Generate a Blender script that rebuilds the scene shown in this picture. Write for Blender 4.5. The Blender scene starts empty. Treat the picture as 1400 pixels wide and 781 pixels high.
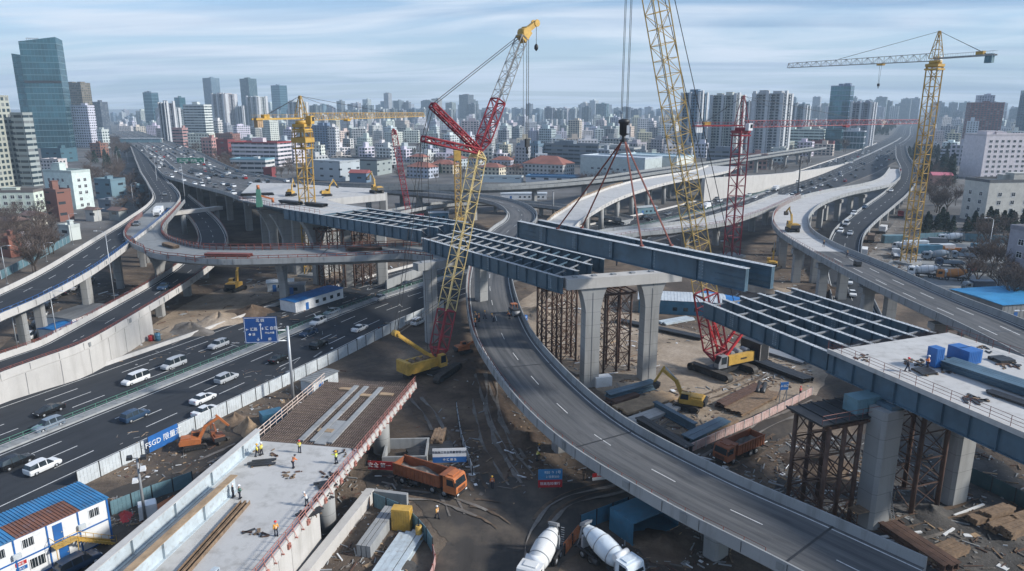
import bpy, bmesh, math, random
from mathutils import Vector, Matrix
SC = bpy.context.scene
COL = SC.collection
RND = random.Random(7)
# ------------------------------------------------------------------ camera
F_PX, H_CAM = 972.0, 50.0
TH = math.atan(242 / F_PX)
CT, ST = math.cos(TH), math.sin(TH)
cam_d = bpy.data.cameras.new("camera")
cam = bpy.data.objects.new("camera", cam_d)
COL.objects.link(cam)
cam.location = (0, 0, H_CAM)
cam.rotation_euler = (math.pi / 2 - TH, 0, 0)
cam_d.sensor_width = 36
cam_d.lens = F_PX / 1400 * 36
cam_d.clip_start = 0.5
cam_d.clip_end = 60000
SC.camera = cam
# ------------------------------------------------------------------ light
SUN_EL, SUN_AZ = math.radians(30), math.radians(100)      # azimuth measured clockwise from +Y
SUN_DIR = Vector((math.sin(SUN_AZ) * math.cos(SUN_EL), math.cos(SUN_AZ) * math.cos(SUN_EL), math.sin(SUN_EL)))
sd = bpy.data.lights.new("sun", 'SUN')
sd.energy = 4.0
sd.angle = math.radians(5)
sd.color = (1.0, 0.955, 0.89)
sun = bpy.data.objects.new("sun", sd)
COL.objects.link(sun)
sun.rotation_euler = SUN_DIR.to_track_quat('Z', 'Y').to_euler()
sun.location = (200, -50, 300)
W = bpy.data.worlds.new("World")
SC.world = W
W.use_nodes = True
nt = W.node_tree
nt.nodes.clear()
def wn(t, **k):
    n = nt.nodes.new(t)
    for a, b in k.items():
        setattr(n, a, b)
    return n
wo = wn('ShaderNodeOutputWorld')
bg = wn('ShaderNodeBackground')
bg.inputs[1].default_value = 0.115
sky = wn('ShaderNodeTexSky', sky_type='NISHITA', sun_disc=False, sun_elevation=SUN_EL, sun_rotation=SUN_AZ,
         altitude=100, air_density=1.0, dust_density=1.2, ozone_density=2.0)
tc = wn('ShaderNodeTexCoord')
sp = wn('ShaderNodeSeparateXYZ')
nt.links.new(tc.outputs['Generated'], sp.inputs[0])
def wm(op, a, b=None, c=None):
    n = wn('ShaderNodeMath', operation=op)
    for i, v in enumerate((a, b, c)):
        if v is None: continue
        if isinstance(v, (int, float)): n.inputs[i].default_value = v
        else: nt.links.new(v, n.inputs[i])
    return n.outputs[0]
zc = wm('ADD', wm('MAXIMUM', sp.outputs[2], 0.0), 0.07)
cx = wm('DIVIDE', sp.outputs[0], zc)
cy = wm('DIVIDE', sp.outputs[1], zc)
cv = wn('ShaderNodeCombineXYZ')
nt.links.new(wm('MULTIPLY', cx, 0.42), cv.inputs[0])
nt.links.new(wm('ADD', wm('MULTIPLY', cy, 1.0), wm('MULTIPLY', cx, 0.12)), cv.inputs[1])
n1 = wn('ShaderNodeTexNoise')
n1.inputs['Scale'].default_value = 0.8
n1.inputs['Detail'].default_value = 7
n1.inputs['Roughness'].default_value = 0.55
n1.inputs['Distortion'].default_value = 1.1
nt.links.new(cv.outputs[0], n1.inputs['Vector'])
ramp = wn('ShaderNodeValToRGB')
ramp.color_ramp.elements[0].position = 0.42
ramp.color_ramp.elements[0].color = (0, 0, 0, 1)
ramp.color_ramp.elements[1].position = 0.62
ramp.color_ramp.elements[1].color = (1, 1, 1, 1)
nt.links.new(n1.outputs[0], ramp.inputs[0])
# thin high cloud: veils the blue, thicker towards the horizon
horiz = wm('MINIMUM', wm('MAXIMUM', wm('SUBTRACT', 1.0, wm('DIVIDE', sp.outputs[2], 0.22)), 0.0), 1.0)
cov = wm('MINIMUM', wm('ADD', wm('MULTIPLY', ramp.outputs[0], 0.62), wm('ADD', wm('MULTIPLY', horiz, 0.52), 0.03)), 1.0)
mixs = wn('ShaderNodeMix', data_type='RGBA')
nt.links.new(cov, mixs.inputs[0])
blu = wn('ShaderNodeMix', data_type='RGBA', blend_type='MULTIPLY')
blu.inputs[0].default_value = 1.0
blu.inputs[7].default_value = (0.66, 0.89, 1.12, 1)
nt.links.new(sky.outputs[0], blu.inputs[6])
nt.links.new(blu.outputs[2], mixs.inputs[6])
mixs.inputs[7].default_value = (5.9, 6.5, 7.3, 1)
n2 = wn('ShaderNodeTexNoise')
n2.inputs['Scale'].default_value = 0.8
n2.inputs['Detail'].default_value = 5
mp2 = wn('ShaderNodeMapping')
mp2.inputs['Location'].default_value = (13.0, 4.0, 0)
mp2.inputs['Scale'].default_value = (0.5, 1.3, 1)
nt.links.new(cv.outputs[0], mp2.inputs[0])
nt.links.new(mp2.outputs[0], n2.inputs['Vector'])
r2 = wn('ShaderNodeValToRGB')
r2.color_ramp.elements[0].position = 0.50
r2.color_ramp.elements[0].color = (1, 1, 1, 1)
r2.color_ramp.elements[1].position = 0.68
r2.color_ramp.elements[1].color = (0.55, 0.63, 0.74, 1)
nt.links.new(n2.outputs[0], r2.inputs[0])
mul = wn('ShaderNodeMix', data_type='RGBA', blend_type='MULTIPLY')
mul.inputs[0].default_value = 0.9
nt.links.new(mixs.outputs[2], mul.inputs[6])
nt.links.new(r2.outputs[0], mul.inputs[7])
nt.links.new(mul.outputs[2], bg.inputs[0])
nt.links.new(bg.outputs[0], wo.inputs[0])
SC.view_settings.view_transform = 'Standard'
SC.view_settings.look = 'None'
SC.view_settings.exposure = 0.38
SC.view_settings.gamma = 1.0
SC.view_settings.use_curve_mapping = False
SC.render.engine = 'CYCLES'
SC.cycles.use_denoising = True
SC.cycles.max_bounces = 5
SC.cycles.diffuse_bounces = 2
SC.cycles.glossy_bounces = 2
SC.cycles.transmission_bounces = 2
SC.cycles.volume_bounces = 0
SC.cycles.caustics_reflective = False
SC.cycles.caustics_refractive = False

# ------------------------------------------------------------------ helpers
def at(x, y, z=0.0):
    """the point of the place at height z that the photograph shows at pixel x, y"""
    u = (x - 700) / F_PX
    v = (390.5 - y) / F_PX
    t = (z - H_CAM) / (-ST + v * CT)
    return Vector((u * t, (CT + v * ST) * t, z))
def ray(x, y):
    u = (x - 700) / F_PX
    v = (390.5 - y) / F_PX
    return Vector((u, CT + v * ST, -ST + v * CT))
def depth_of(p):
    return p[1] * CT - (p[2] - H_CAM) * ST
def scale_at(p):
    return F_PX / depth_of(p)
def height_at(p, y):
    """height above ground point p at which the photograph shows image row y"""
    k = (390.5 - y) / F_PX
    # (Y*ST + Z*CT) / (Y*CT - Z*ST) = k
    Y = p[1]
    Z = (k * Y * CT - Y * ST) / (CT + k * ST)
    return Z + H_CAM
def on_plane(x, y, p0, d):
    """point of pixel x, y on the vertical plane through p0 along the horizontal direction d"""
    n = Vector((-d[1], d[0], 0))
    o = Vector((0, 0, H_CAM))
    r = ray(x, y)
    t = (Vector(p0) - o).dot(n) / r.dot(n)
    return o + r * t

class MB:
    def __init__(s):
        s.v = []; s.f = []; s.m = []; s.uv = {}; s.c = 0; s.sm = False; s.smf = set()
    def face(s, idx, uv=None):
        if s.sm: s.smf.add(len(s.f))
        if uv is not None: s.uv[len(s.f)] = uv
        s.f.append(tuple(idx)); s.m.append(s.c)
    def quad(s, a, b, c, d, uv=None):
        n = len(s.v); s.v += [tuple(a), tuple(b), tuple(c), tuple(d)]
        s.face((n, n + 1, n + 2, n + 3), uv)
    def poly(s, pts, uv=None):
        n = len(s.v); s.v += [tuple(p) for p in pts]
        s.face(range(n, n + len(pts)), uv)
    def hexa(s, p):
        """8 corners: bottom 0-3 counter-clockwise, top 4-7"""
        n = len(s.v); s.v += [tuple(q) for q in p]
        for q in ((3, 2, 1, 0), (4, 5, 6, 7), (0, 1, 5, 4), (1, 2, 6, 5), (2, 3, 7, 6), (3, 0, 4, 7)):
            s.face([n + i for i in q])
    def box(s, x0, x1, y0, y1, z0, z1, M=None):
        p = [(x0, y0, z0), (x1, y0, z0), (x1, y1, z0), (x0, y1, z0), (x0, y0, z1), (x1, y0, z1), (x1, y1, z1), (x0, y1, z1)]
        if M is not None: p = [M @ Vector(q) for q in p]
        s.hexa(p)
    def cbox(s, c, size, M=None):
        s.box(c[0] - size[0] / 2, c[0] + size[0] / 2, c[1] - size[1] / 2, c[1] + size[1] / 2, c[2] - size[2] / 2, c[2] + size[2] / 2, M)
    def beam(s, p, q, w, h=None, up=(0, 0, 1)):
        h = w if h is None else h
        p, q = Vector(p), Vector(q)
        d = q - p
        if d.length < 1e-6: return
        d.normalize(); u = Vector(up)
        if abs(d.dot(u)) > 0.98: u = Vector((1, 0, 0)) if abs(d.x) < 0.9 else Vector((0, 1, 0))
        a = d.cross(u).normalized(); b = a.cross(d).normalized()
        a = a * (w / 2); b = b * (h / 2)
        s.hexa([p - a - b, p + a - b, q + a - b, q - a - b, p - a + b, p + a + b, q + a + b, q - a + b])
    def tube(s, p, q, r, n=8, r2=None, caps=True):
        r2 = r if r2 is None else r2
        p, q = Vector(p), Vector(q)
        d = (q - p)
        if d.length < 1e-6: return
        d.normalize()
        u = Vector((0, 0, 1)) if abs(d.z) < 0.9 else Vector((1, 0, 0))
        a = d.cross(u).normalized(); b = d.cross(a)
        k = len(s.v)
        for i in range(n):
            t = 2 * math.pi * i / n
            o = a * math.cos(t) + b * math.sin(t)
            s.v.append(tuple(p + o * r)); s.v.append(tuple(q + o * r2))
        sm = s.sm; s.sm = n > 5
        for i in range(n):
            j = (i + 1) % n
            s.face((k + 2 * i, k + 2 * j, k + 2 * j + 1, k + 2 * i + 1))
        s.sm = sm
        if caps:
            s.face([k + 2 * i for i in range(n)][::-1]); s.face([k + 2 * i + 1 for i in range(n)])
    def lathe(s, prof, n=16, M=None):
        """prof: (r, z) pairs round local z"""
        k = len(s.v); M = M or Matrix()
        for r, z in prof:
            for i in range(n):
                t = 2 * math.pi * i / n
                s.v.append(tuple(M @ Vector((r * math.cos(t), r * math.sin(t), z))))
        sm = s.sm; s.sm = True
        for j in range(len(prof) - 1):
            for i in range(n):
                i2 = (i + 1) % n
                s.face((k + j * n + i, k + j * n + i2, k + (j + 1) * n + i2, k + (j + 1) * n + i))
        s.sm = sm
        s.face([k + i for i in range(n)][::-1]); s.face([k + (len(prof) - 1) * n + i for i in range(n)])
    def prism(s, poly, z0, z1, M=None):
        """vertical prism over a counter-clockwise polygon"""
        n = len(poly); k = len(s.v)
        pts = [Vector((p[0], p[1], z0)) for p in poly] + [Vector((p[0], p[1], z1)) for p in poly]
        if M is not None: pts = [M @ p for p in pts]
        s.v += [tuple(p) for p in pts]
        s.face([k + i for i in range(n)][::-1]); s.face([k + n + i for i in range(n)])
        for i in range(n):
            j = (i + 1) % n
            s.face((k + i, k + j, k + n + j, k + n + i))
    def extr(s, prof, y0, y1, M=None):
        """profile of (x, z) points extruded along local y"""
        n = len(prof); k = len(s.v)
        pts = [Vector((p[0], y0, p[1])) for p in prof] + [Vector((p[0], y1, p[1])) for p in prof]
        if M is not None: pts = [M @ p for p in pts]
        s.v += [tuple(p) for p in pts]
        s.face([k + i for i in range(n)]); s.face([k + n + i for i in range(n)][::-1])
        for i in range(n):
            j = (i + 1) % n
            s.face((k + j, k + i, k + n + i, k + n + j))
    def walls(s, poly, z0, z1, u0=0.0):
        """outer walls over a counter-clockwise polygon, UV in metres"""
        u = u0
        for i in range(len(poly)):
            a, b = poly[i], poly[(i + 1) % len(poly)]
            L = math.hypot(b[0] - a[0], b[1] - a[1])
            s.quad((a[0], a[1], z0), (b[0], b[1], z0), (b[0], b[1], z1), (a[0], a[1], z1),
                   [(u, 0), (u + L, 0), (u + L, z1 - z0), (u, z1 - z0)])
            u += L
        s.poly([(p[0], p[1], z1) for p in poly], [(-5, -5)] * len(poly))
    def mesh(s, name, off=None):
        me = bpy.data.meshes.new(name)
        v = s.v if off is None else [(p[0] - off[0], p[1] - off[1], p[2] - off[2]) for p in s.v]
        me.from_pydata(v, [], s.f)
        if any(s.m): me.polygons.foreach_set('material_index', s.m)
        if s.smf:
            me.polygons.foreach_set('use_smooth', [i in s.smf for i in range(len(s.f))])
        if s.uv:
            ul = me.uv_layers.new(name='UVMap')
            data = [0.0] * (2 * len(me.loops))
            for p in me.polygons:
                uv = s.uv.get(p.index)
                if uv is None: uv = [(-5, -5)] * p.loop_total
                for j, li in enumerate(range(p.loop_start, p.loop_start + p.loop_total)):
                    data[2 * li], data[2 * li + 1] = uv[j]
            ul.data.foreach_set('uv', data)
        me.update()
        return me
    def build(s, name, mats, parent=None, world=False, loc=None):
        off = None
        if world and parent is not None:
            off = wloc(parent)
        me = s.mesh(name, off)
        for m in (mats if isinstance(mats, (list, tuple)) else [mats]):
            me.materials.append(m)
        o = bpy.data.objects.new(name, me)
        COL.objects.link(o)
        if parent is not None: o.parent = parent
        if loc is not None: o.location = loc
        return o
def cboxr(s, c, d, lx, ly, lz):
    """box centred at c, lx along horizontal d"""
    d = Vector((d.x, d.y, 0)).normalized(); n = Vector((-d.y, d.x, 0)); z = Vector((0, 0, lz / 2)); a = d * (lx / 2); b = n * (ly / 2)
    c = Vector(c)
    s.hexa([c - a - b - z, c + a - b - z, c + a + b - z, c - a + b - z, c - a - b + z, c + a - b + z, c + a + b + z, c - a + b + z])
MB.cboxr = cboxr
def wloc(o):
    p = Vector((0, 0, 0))
    while o is not None:
        p = p + Vector(o.location); o = o.parent
    return p
def tag(o, label=None, cat=None, group=None, kind=None):
    if label: o['label'] = label
    if cat: o['category'] = cat
    if group: o['group'] = group
    if kind: o['kind'] = kind
    return o
def thing(name, label, cat, loc=(0, 0, 0), rz=0.0, group=None):
    o = bpy.data.objects.new(name, None)
    o.empty_display_size = 0.5
    COL.objects.link(o)
    o.location = loc; o.rotation_euler = (0, 0, rz)
    return tag(o, label, cat, group)
def solo(mb, name, mats, label, cat, loc=(0, 0, 0), rz=0.0, group=None, kind=None):
    o = mb.build(name, mats)
    o.location = loc; o.rotation_euler = (0, 0, rz)
    return tag(o, label, cat, group, kind)
KIDS = {}
def kids(o):
    return [c for c in o.children]
def dup(src, loc=None, rz=None, label=None, group=None, color=None, parent=None, scale=None):
    c = src.copy(); COL.objects.link(c); c.parent = parent
    if loc is not None: c.location = loc
    if rz is not None: c.rotation_euler = (0, 0, rz)
    if scale is not None: c.scale = scale
    if label: c['label'] = label
    if group: c['group'] = group
    if color is not None and c.type == 'MESH': c.color = color
    for ch in kids(src):
        d = ch.copy(); COL.objects.link(d); d.parent = c
        if color is not None: d.color = color
        for g in kids(ch):
            e = g.copy(); COL.objects.link(e); e.parent = d
    return c
def spline(P, n=10):
    """Catmull-Rom through points"""
    P = [Vector(p) for p in P]
    if len(P) < 3:
        return [P[0].lerp(P[1], i / n) for i in range(n + 1)]
    Q = [P[0] * 2 - P[1]] + P + [P[-1] * 2 - P[-2]]
    out = []
    for i in range(1, len(Q) - 2):
        a, b, c, d = Q[i - 1:i + 3]
        for k in range(n):
            t = k / n
            out.append(0.5 * ((2 * b) + (c - a) * t + (2 * a - 5 * b + 4 * c - d) * t * t + (3 * b - a - 3 * c + d) * t ** 3))
    out.append(P[-1])
    return out
def resample(P, step):
    d = [0.0]
    for a, b in zip(P, P[1:]): d.append(d[-1] + (b - a).length)
    n = max(2, int(d[-1] / step)); out = []; j = 0
    for i in range(n + 1):
        t = d[-1] * i / n
        while j < len(d) - 2 and d[j + 1] < t: j += 1
        k = (t - d[j]) / max(1e-9, d[j + 1] - d[j])
        out.append(P[j].lerp(P[j + 1], k))
    return out
def R(d): return math.radians(d)

# ------------------------------------------------------------------ materials
class NT:
    def __init__(s, name):
        s.mat = bpy.data.materials.new(name); s.mat.use_nodes = True
        s.t = s.mat.node_tree; s.b = s.t.nodes['Principled BSDF']; s._pos = None
    def n(s, ty, **k):
        n = s.t.nodes.new(ty)
        for a, b in k.items(): setattr(n, a, b)
        return n
    def l(s, a, b): s.t.links.new(a, b)
    def math(s, op, a, b=None, c=None):
        n = s.n('ShaderNodeMath', operation=op)
        for i, v in enumerate((a, b, c)):
            if v is None: continue
            if isinstance(v, (int, float)): n.inputs[i].default_value = v
            else: s.l(v, n.inputs[i])
        return n.outputs[0]
    def pos(s):
        if s._pos is None: s._pos = s.n('ShaderNodeNewGeometry').outputs['Position']
        return s._pos
    def obj(s): return s.n('ShaderNodeTexCoord').outputs['Object']
    def uvc(s): return s.n('ShaderNodeTexCoord').outputs['UV']
    def noise(s, vec, scale, detail=4, rough=0.55, stretch=None, dist=0.0):
        if stretch:
            m = s.n('ShaderNodeMapping'); m.inputs['Scale'].default_value = stretch
            s.l(vec, m.inputs[0]); vec = m.outputs[0]
        n = s.n('ShaderNodeTexNoise'); s.l(vec, n.inputs['Vector'])
        n.inputs['Scale'].default_value = scale; n.inputs['Detail'].default_value = detail
        n.inputs['Roughness'].default_value = rough; n.inputs['Distortion'].default_value = dist
        return n.outputs[0]
    def ramp(s, fac, stops):
        r = s.n('ShaderNodeValToRGB'); e = r.color_ramp.elements
        while len(e) < len(stops): e.new(0.5)
        for i, (p, c) in enumerate(stops):
            e[i].position = p; e[i].color = (*c, 1) if len(c) == 3 else c
        s.l(fac, r.inputs[0]); return r.outputs[0]
    def mix(s, fac, a, b, blend='MIX'):
        m = s.n('ShaderNodeMix', data_type='RGBA', blend_type=blend)
        for i, v in ((0, fac), (6, a), (7, b)):
            if isinstance(v, (int, float)): m.inputs[i].default_value = v
            elif isinstance(v, tuple): m.inputs[i].default_value = (*v, 1) if len(v) == 3 else v
            else: s.l(v, m.inputs[i])
        return m.outputs[2]
    def color(s, c):
        if isinstance(c, tuple): s.b.inputs['Base Color'].default_value = (*c, 1)
        else: s.l(c, s.b.inputs['Base Color'])
    def rough(s, r):
        if isinstance(r, (int, float)): s.b.inputs['Roughness'].default_value = r
        else: s.l(r, s.b.inputs['Roughness'])
    def bump(s, h, strength=0.3, dist=0.05):
        b = s.n('ShaderNodeBump'); b.inputs['Strength'].default_value = strength; b.inputs['Distance'].default_value = dist
        s.l(h, b.inputs['Height']); s.l(b.outputs[0], s.b.inputs['Normal'])
def paint(name, c, rough=0.5, var=0.15, dirt=0.25, scale=0.6, metal=0.0, dirtc=(0.12, 0.10, 0.08), use_color=False, local=False):
    """painted or plain surface with blotches and grime"""
    t = NT(name)
    p = t.obj() if local else t.pos()
    base = t.n('ShaderNodeObjectInfo').outputs['Color'] if use_color else c
    n = t.noise(p, scale, 5)
    lo = t.mix(1.0, base, (1 - var, 1 - var, 1 - var), 'MULTIPLY')
    hi = t.mix(1.0, base, (1 + var, 1 + var, 1 + var), 'MULTIPLY')
    col = t.mix(t.ramp(n, [(0.3, (0, 0, 0)), (0.7, (1, 1, 1))]), lo, hi)
    if dirt:
        d = t.ramp(t.noise(p, scale * 2.7, 6, 0.65), [(0.52, (0, 0, 0)), (0.75, (1, 1, 1))])
        col = t.mix(t.math('MULTIPLY', d, dirt), col, dirtc)
    t.color(col); t.rough(rough); t.b.inputs['Metallic'].default_value = metal
    return t.mat
def concrete(name, c, stain=0.5, joints=0.0):
    t = NT(name); p = t.pos()
    col = t.mix(t.noise(p, 0.25, 6, 0.6), tuple(x * 0.78 for x in c), tuple(min(1, x * 1.2) for x in c))
    st = t.ramp(t.noise(p, 0.7, 6, 0.6, (1, 1, 0.12)), [(0.5, (0, 0, 0)), (0.72, (1, 1, 1))])
    col = t.mix(t.math('MULTIPLY', st, stain), col, (c[0] * 0.45, c[1] * 0.43, c[2] * 0.40))
    fine = t.noise(p, 6, 3)
    col = t.mix(t.math('MULTIPLY', fine, 0.25), col, tuple(x * 0.6 for x in c))
    if joints:
        s = t.n('ShaderNodeSeparateXYZ'); t.l(p, s.inputs[0])
        fr = t.math('FRACT', t.math('DIVIDE', s.outputs[2], joints))
        jm = t.math('LESS_THAN', fr, 0.035)
        col = t.mix(t.math('MULTIPLY', jm, 0.55), col, tuple(x * 0.4 for x in c))
    t.color(col); t.rough(0.85); t.bump(fine, 0.15, 0.03)
    return t.mat
def asphalt(name, c, streak=0.5, light=(0.12, 0.12, 0.12), dirt=0.0):
    """UV: u across in metres, v along in metres"""
    t = NT(name); p = t.pos(); uv = t.uvc()
    col = t.mix(t.noise(p, 0.12, 5), tuple(x * 0.75 for x in c), tuple(x * 1.3 for x in c))
    s1 = t.ramp(t.noise(uv, 1.0, 5, 0.65, (0.8, 0.02, 1)), [(0.40, (0, 0, 0)), (0.72, (1, 1, 1))])
    col = t.mix(t.math('MULTIPLY', s1, streak), col, light)
    s2 = t.ramp(t.noise(uv, 0.5, 6, 0.7, (1, 0.25, 1)), [(0.52, (0, 0, 0)), (0.7, (1, 1, 1))])
    col = t.mix(t.math('MULTIPLY', s2, 0.5), col, tuple(x * 0.5 for x in c))
    if dirt:
        s3 = t.ramp(t.noise(p, 0.16, 6, 0.65), [(0.45, (0, 0, 0)), (0.7, (1, 1, 1))])
        col = t.mix(t.math('MULTIPLY', s3, dirt), col, (0.15, 0.12, 0.09))
    t.color(col); t.rough(0.85); t.b.inputs['Specular IOR Level'].default_value = 0.25; t.bump(t.noise(p, 9, 2), 0.1, 0.02)
    return t.mat
def facade(name, wall, glass, cw, ch, ww, wh, v0=0.28, rough=0.85, use_color=True, grough=0.12, lit=0.25, spandrel=None, glassvar=0.5, metal=0.0):
    """wall with a grid of windows; UV in metres"""
    t = NT(name); uv = t.uvc()
    s = t.n('ShaderNodeSeparateXYZ'); t.l(uv, s.inputs[0])
    u = t.math('DIVIDE', s.outputs[0], cw); v = t.math('DIVIDE', s.outputs[1], ch)
    fu, fv = t.math('FRACT', u), t.math('FRACT', v)
    a = (1 - ww) / 2
    mu = t.math('MULTIPLY', t.math('GREATER_THAN', fu, a), t.math('LESS_THAN', fu, 1 - a))
    mv = t.math('MULTIPLY', t.math('GREATER_THAN', fv, v0), t.math('LESS_THAN', fv, v0 + wh))
    m = t.math('MULTIPLY', t.math('MULTIPLY', mu, mv), t.math('GREATER_THAN', s.outputs[1], 0.0))
    cell = t.n('ShaderNodeCombineXYZ')
    t.l(t.math('FLOOR', u), cell.inputs[0]); t.l(t.math('FLOOR', v), cell.inputs[1])
    wnn = t.n('ShaderNodeTexWhiteNoise', noise_dimensions='3D'); t.l(cell.outputs[0], wnn.inputs['Vector'])
    oi = t.n('ShaderNodeObjectInfo')
    base = oi.outputs['Color'] if use_color else wall
    big = t.noise(t.pos(), 0.05, 4)
    base = t.mix(t.ramp(big, [(0.3, (0, 0, 0)), (0.7, (1, 1, 1))]), t.mix(1.0, base, (0.82, 0.82, 0.82), 'MULTIPLY'), base)
    if spandrel:
        base = t.mix(mv, base, spandrel) if wall == 'bands' else t.mix(mu, base, spandrel)
    rnd = wnn.outputs['Value']
    gcol = t.mix(t.math('MULTIPLY', rnd, glassvar), glass, tuple(x * 0.3 for x in glass))
    lt = t.math('GREATER_THAN', rnd, 1 - lit)
    gcol = t.mix(t.math('MULTIPLY', lt, 0.55), gcol, (0.30, 0.31, 0.30))
    t.color(t.mix(m, base, gcol))
    if metal: t.l(t.math('MULTIPLY', m, metal), t.b.inputs['Metallic'])
    t.rough(t.math('ADD', t.math('MULTIPLY', m, grough - rough), rough))
    return t.mat
def dirt_mat(name, stops, scale=0.06, fine=1.2):
    t = NT(name); p = t.pos()
    n = t.noise(p, scale, 8, 0.62, dist=0.4)
    col = t.ramp(n, stops)
    f = t.noise(p, fine, 6, 0.7)
    col = t.mix(t.math('MULTIPLY', t.ramp(f, [(0.45, (0, 0, 0)), (0.75, (1, 1, 1))]), 0.5), col, tuple(x * 0.45 for x in stops[0][1]))
    t.color(col); t.rough(0.95); t.bump(t.math('ADD', f, t.noise(p, fine * 0.2, 4)), 0.6, 0.25)
    return t.mat
M = {}
M['conc'] = concrete('concrete', (0.31, 0.318, 0.318), 0.65)
M['pier'] = concrete('pier_concrete', (0.33, 0.33, 0.32), 0.5, 2.4)
M['conc_l'] = concrete('pale_concrete', (0.52, 0.50, 0.47), 0.35)
M['conc_d'] = concrete('grey_concrete', (0.24, 0.25, 0.25), 0.5)
M['deck'] = concrete('deck_concrete', (0.50, 0.49, 0.47), 0.55)
M['asph'] = asphalt('asphalt', (0.032, 0.036, 0.042), 0.3, (0.062, 0.065, 0.07))
M['asph_w'] = asphalt('worn_asphalt', (0.07, 0.073, 0.077), 0.8, (0.19, 0.185, 0.18))
M['asph_s'] = asphalt('site_asphalt', (0.050, 0.044, 0.039), 0.3, (0.09, 0.08, 0.07), dirt=0.75)
M['white'] = paint('road_paint', (0.60, 0.60, 0.58), 0.7, 0.2, 0.6, 0.9, dirtc=(0.15, 0.15, 0.15))
M['steel'] = paint('girder_steel', (0.070, 0.122, 0.162), 0.45, 0.28, 0.45, 0.3, dirtc=(0.07, 0.08, 0.09))
M['steel2'] = paint('splice_plate', (0.11, 0.165, 0.205), 0.5, 0.3, 0.5, 1.2, dirtc=(0.12, 0.09, 0.07))
M['steel_l'] = paint('girder_flange', (0.50, 0.52, 0.53), 0.5, 0.2, 0.5, 0.8, dirtc=(0.15, 0.14, 0.13))
M['steel_p'] = paint('pale_primer_steel', (0.46, 0.52, 0.55), 0.5, 0.15, 0.5, 0.7, dirtc=(0.20, 0.15, 0.11))
M['rust'] = paint('rusty_steel', (0.10, 0.055, 0.038), 0.8, 0.35, 0.5, 0.8, dirtc=(0.03, 0.02, 0.018))
M['rail_r'] = paint('red_oxide_rail', (0.20, 0.055, 0.04), 0.6, 0.3, 0.4, 0.9)
M['dark'] = paint('dark_metal', (0.025, 0.026, 0.028), 0.5, 0.3, 0.2)
M['black'] = paint('black_rubber', (0.012, 0.012, 0.013), 0.8, 0.2, 0.4, dirtc=(0.08, 0.065, 0.05))
M['track'] = paint('track_steel', (0.05, 0.045, 0.04), 0.7, 0.3, 0.7, 1.2, dirtc=(0.16, 0.13, 0.10))
M['grey'] = paint('grey_metal', (0.25, 0.26, 0.27), 0.45, 0.12, 0.3)
M['galv'] = paint('galvanised', (0.42, 0.44, 0.46), 0.4, 0.1, 0.2, metal=0.3)
M['yel'] = paint('yellow_paint', (0.52, 0.315, 0.06), 0.5, 0.2, 0.5, 0.8, dirtc=(0.15, 0.10, 0.05))
M['lat_y'] = paint('pale_yellow_lattice', (0.66, 0.50, 0.21), 0.5, 0.15, 0.3, 0.8, dirtc=(0.2, 0.15, 0.08))
M['lat_o'] = paint('golden_lattice', (0.54, 0.37, 0.12), 0.5, 0.2, 0.4, 0.8, dirtc=(0.14, 0.09, 0.04))
M['gold'] = paint('yellow_mast', (0.46, 0.28, 0.06), 0.5, 0.2, 0.45, 0.8, dirtc=(0.14, 0.10, 0.05))
M['orange'] = paint('orange_paint', (0.46, 0.15, 0.05), 0.5, 0.2, 0.5, 0.9, dirtc=(0.13, 0.09, 0.06))
M['or_rust'] = paint('worn_orange', (0.26, 0.085, 0.035), 0.6, 0.25, 0.5, 0.9, dirtc=(0.10, 0.06, 0.04))
M['red'] = paint('red_lattice', (0.26, 0.018, 0.028), 0.45, 0.18, 0.25, 0.8)
M['redb'] = paint('bright_red', (0.45, 0.025, 0.03), 0.5, 0.15, 0.25)
M['lat_g'] = paint('grey_lattice', (0.30, 0.31, 0.31), 0.5, 0.2, 0.3)
M['whitep'] = paint('white_paint', (0.74, 0.75, 0.75), 0.5, 0.08, 0.3, 0.6, dirtc=(0.30, 0.28, 0.25))
M['blue'] = paint('blue_paint', (0.02, 0.12, 0.36), 0.45, 0.15, 0.25, 0.8)
M['blue_r'] = paint('blue_roof', (0.04, 0.20, 0.40), 0.45, 0.2, 0.45, 0.5, dirtc=(0.18, 0.16, 0.14))
M['blue_c'] = paint('blue_container', (0.05, 0.16, 0.24), 0.5, 0.2, 0.4, 0.5)
M['teal'] = paint('teal_panel', (0.12, 0.22, 0.26), 0.6, 0.2, 0.35, 0.5)
M['hoard'] = paint('hoarding_panel', (0.52, 0.56, 0.58), 0.6, 0.12, 0.5, 0.6, dirtc=(0.24, 0.22, 0.20))
M['green'] = paint('green_metal', (0.08, 0.22, 0.16), 0.5, 0.15, 0.3)
M['glass'] = paint('dark_glass', (0.02, 0.028, 0.034), 0.08, 0.3, 0.0)
M['glass_b'] = paint('blue_glass', (0.05, 0.11, 0.15), 0.08, 0.3, 0.0)
M['wood'] = paint('weathered_timber', (0.20, 0.135, 0.085), 0.85, 0.35, 0.5, 1.5, dirtc=(0.06, 0.045, 0.035))
M['ply'] = paint('formwork_ply', (0.36, 0.25, 0.15), 0.8, 0.25, 0.45, 0.9, dirtc=(0.10, 0.07, 0.05))
M['body'] = paint('car_paint', (1, 1, 1), 0.25, 0.03, 0.06, 1.0, use_color=True)
M['tint'] = paint('tinted_paint', (1, 1, 1), 0.6, 0.12, 0.3, 0.5, use_color=True)
M['lamp'] = paint('headlight_glass', (0.75, 0.77, 0.78), 0.15, 0.05, 0.0)
M['tail'] = paint('tail_light', (0.35, 0.01, 0.012), 0.25, 0.1, 0.0)
M['skin'] = paint('skin', (0.42, 0.25, 0.17), 0.6, 0.08, 0.0)
M['vest_o'] = paint('orange_vest', (0.80, 0.20, 0.03), 0.7, 0.15, 0.2, 3)
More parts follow.
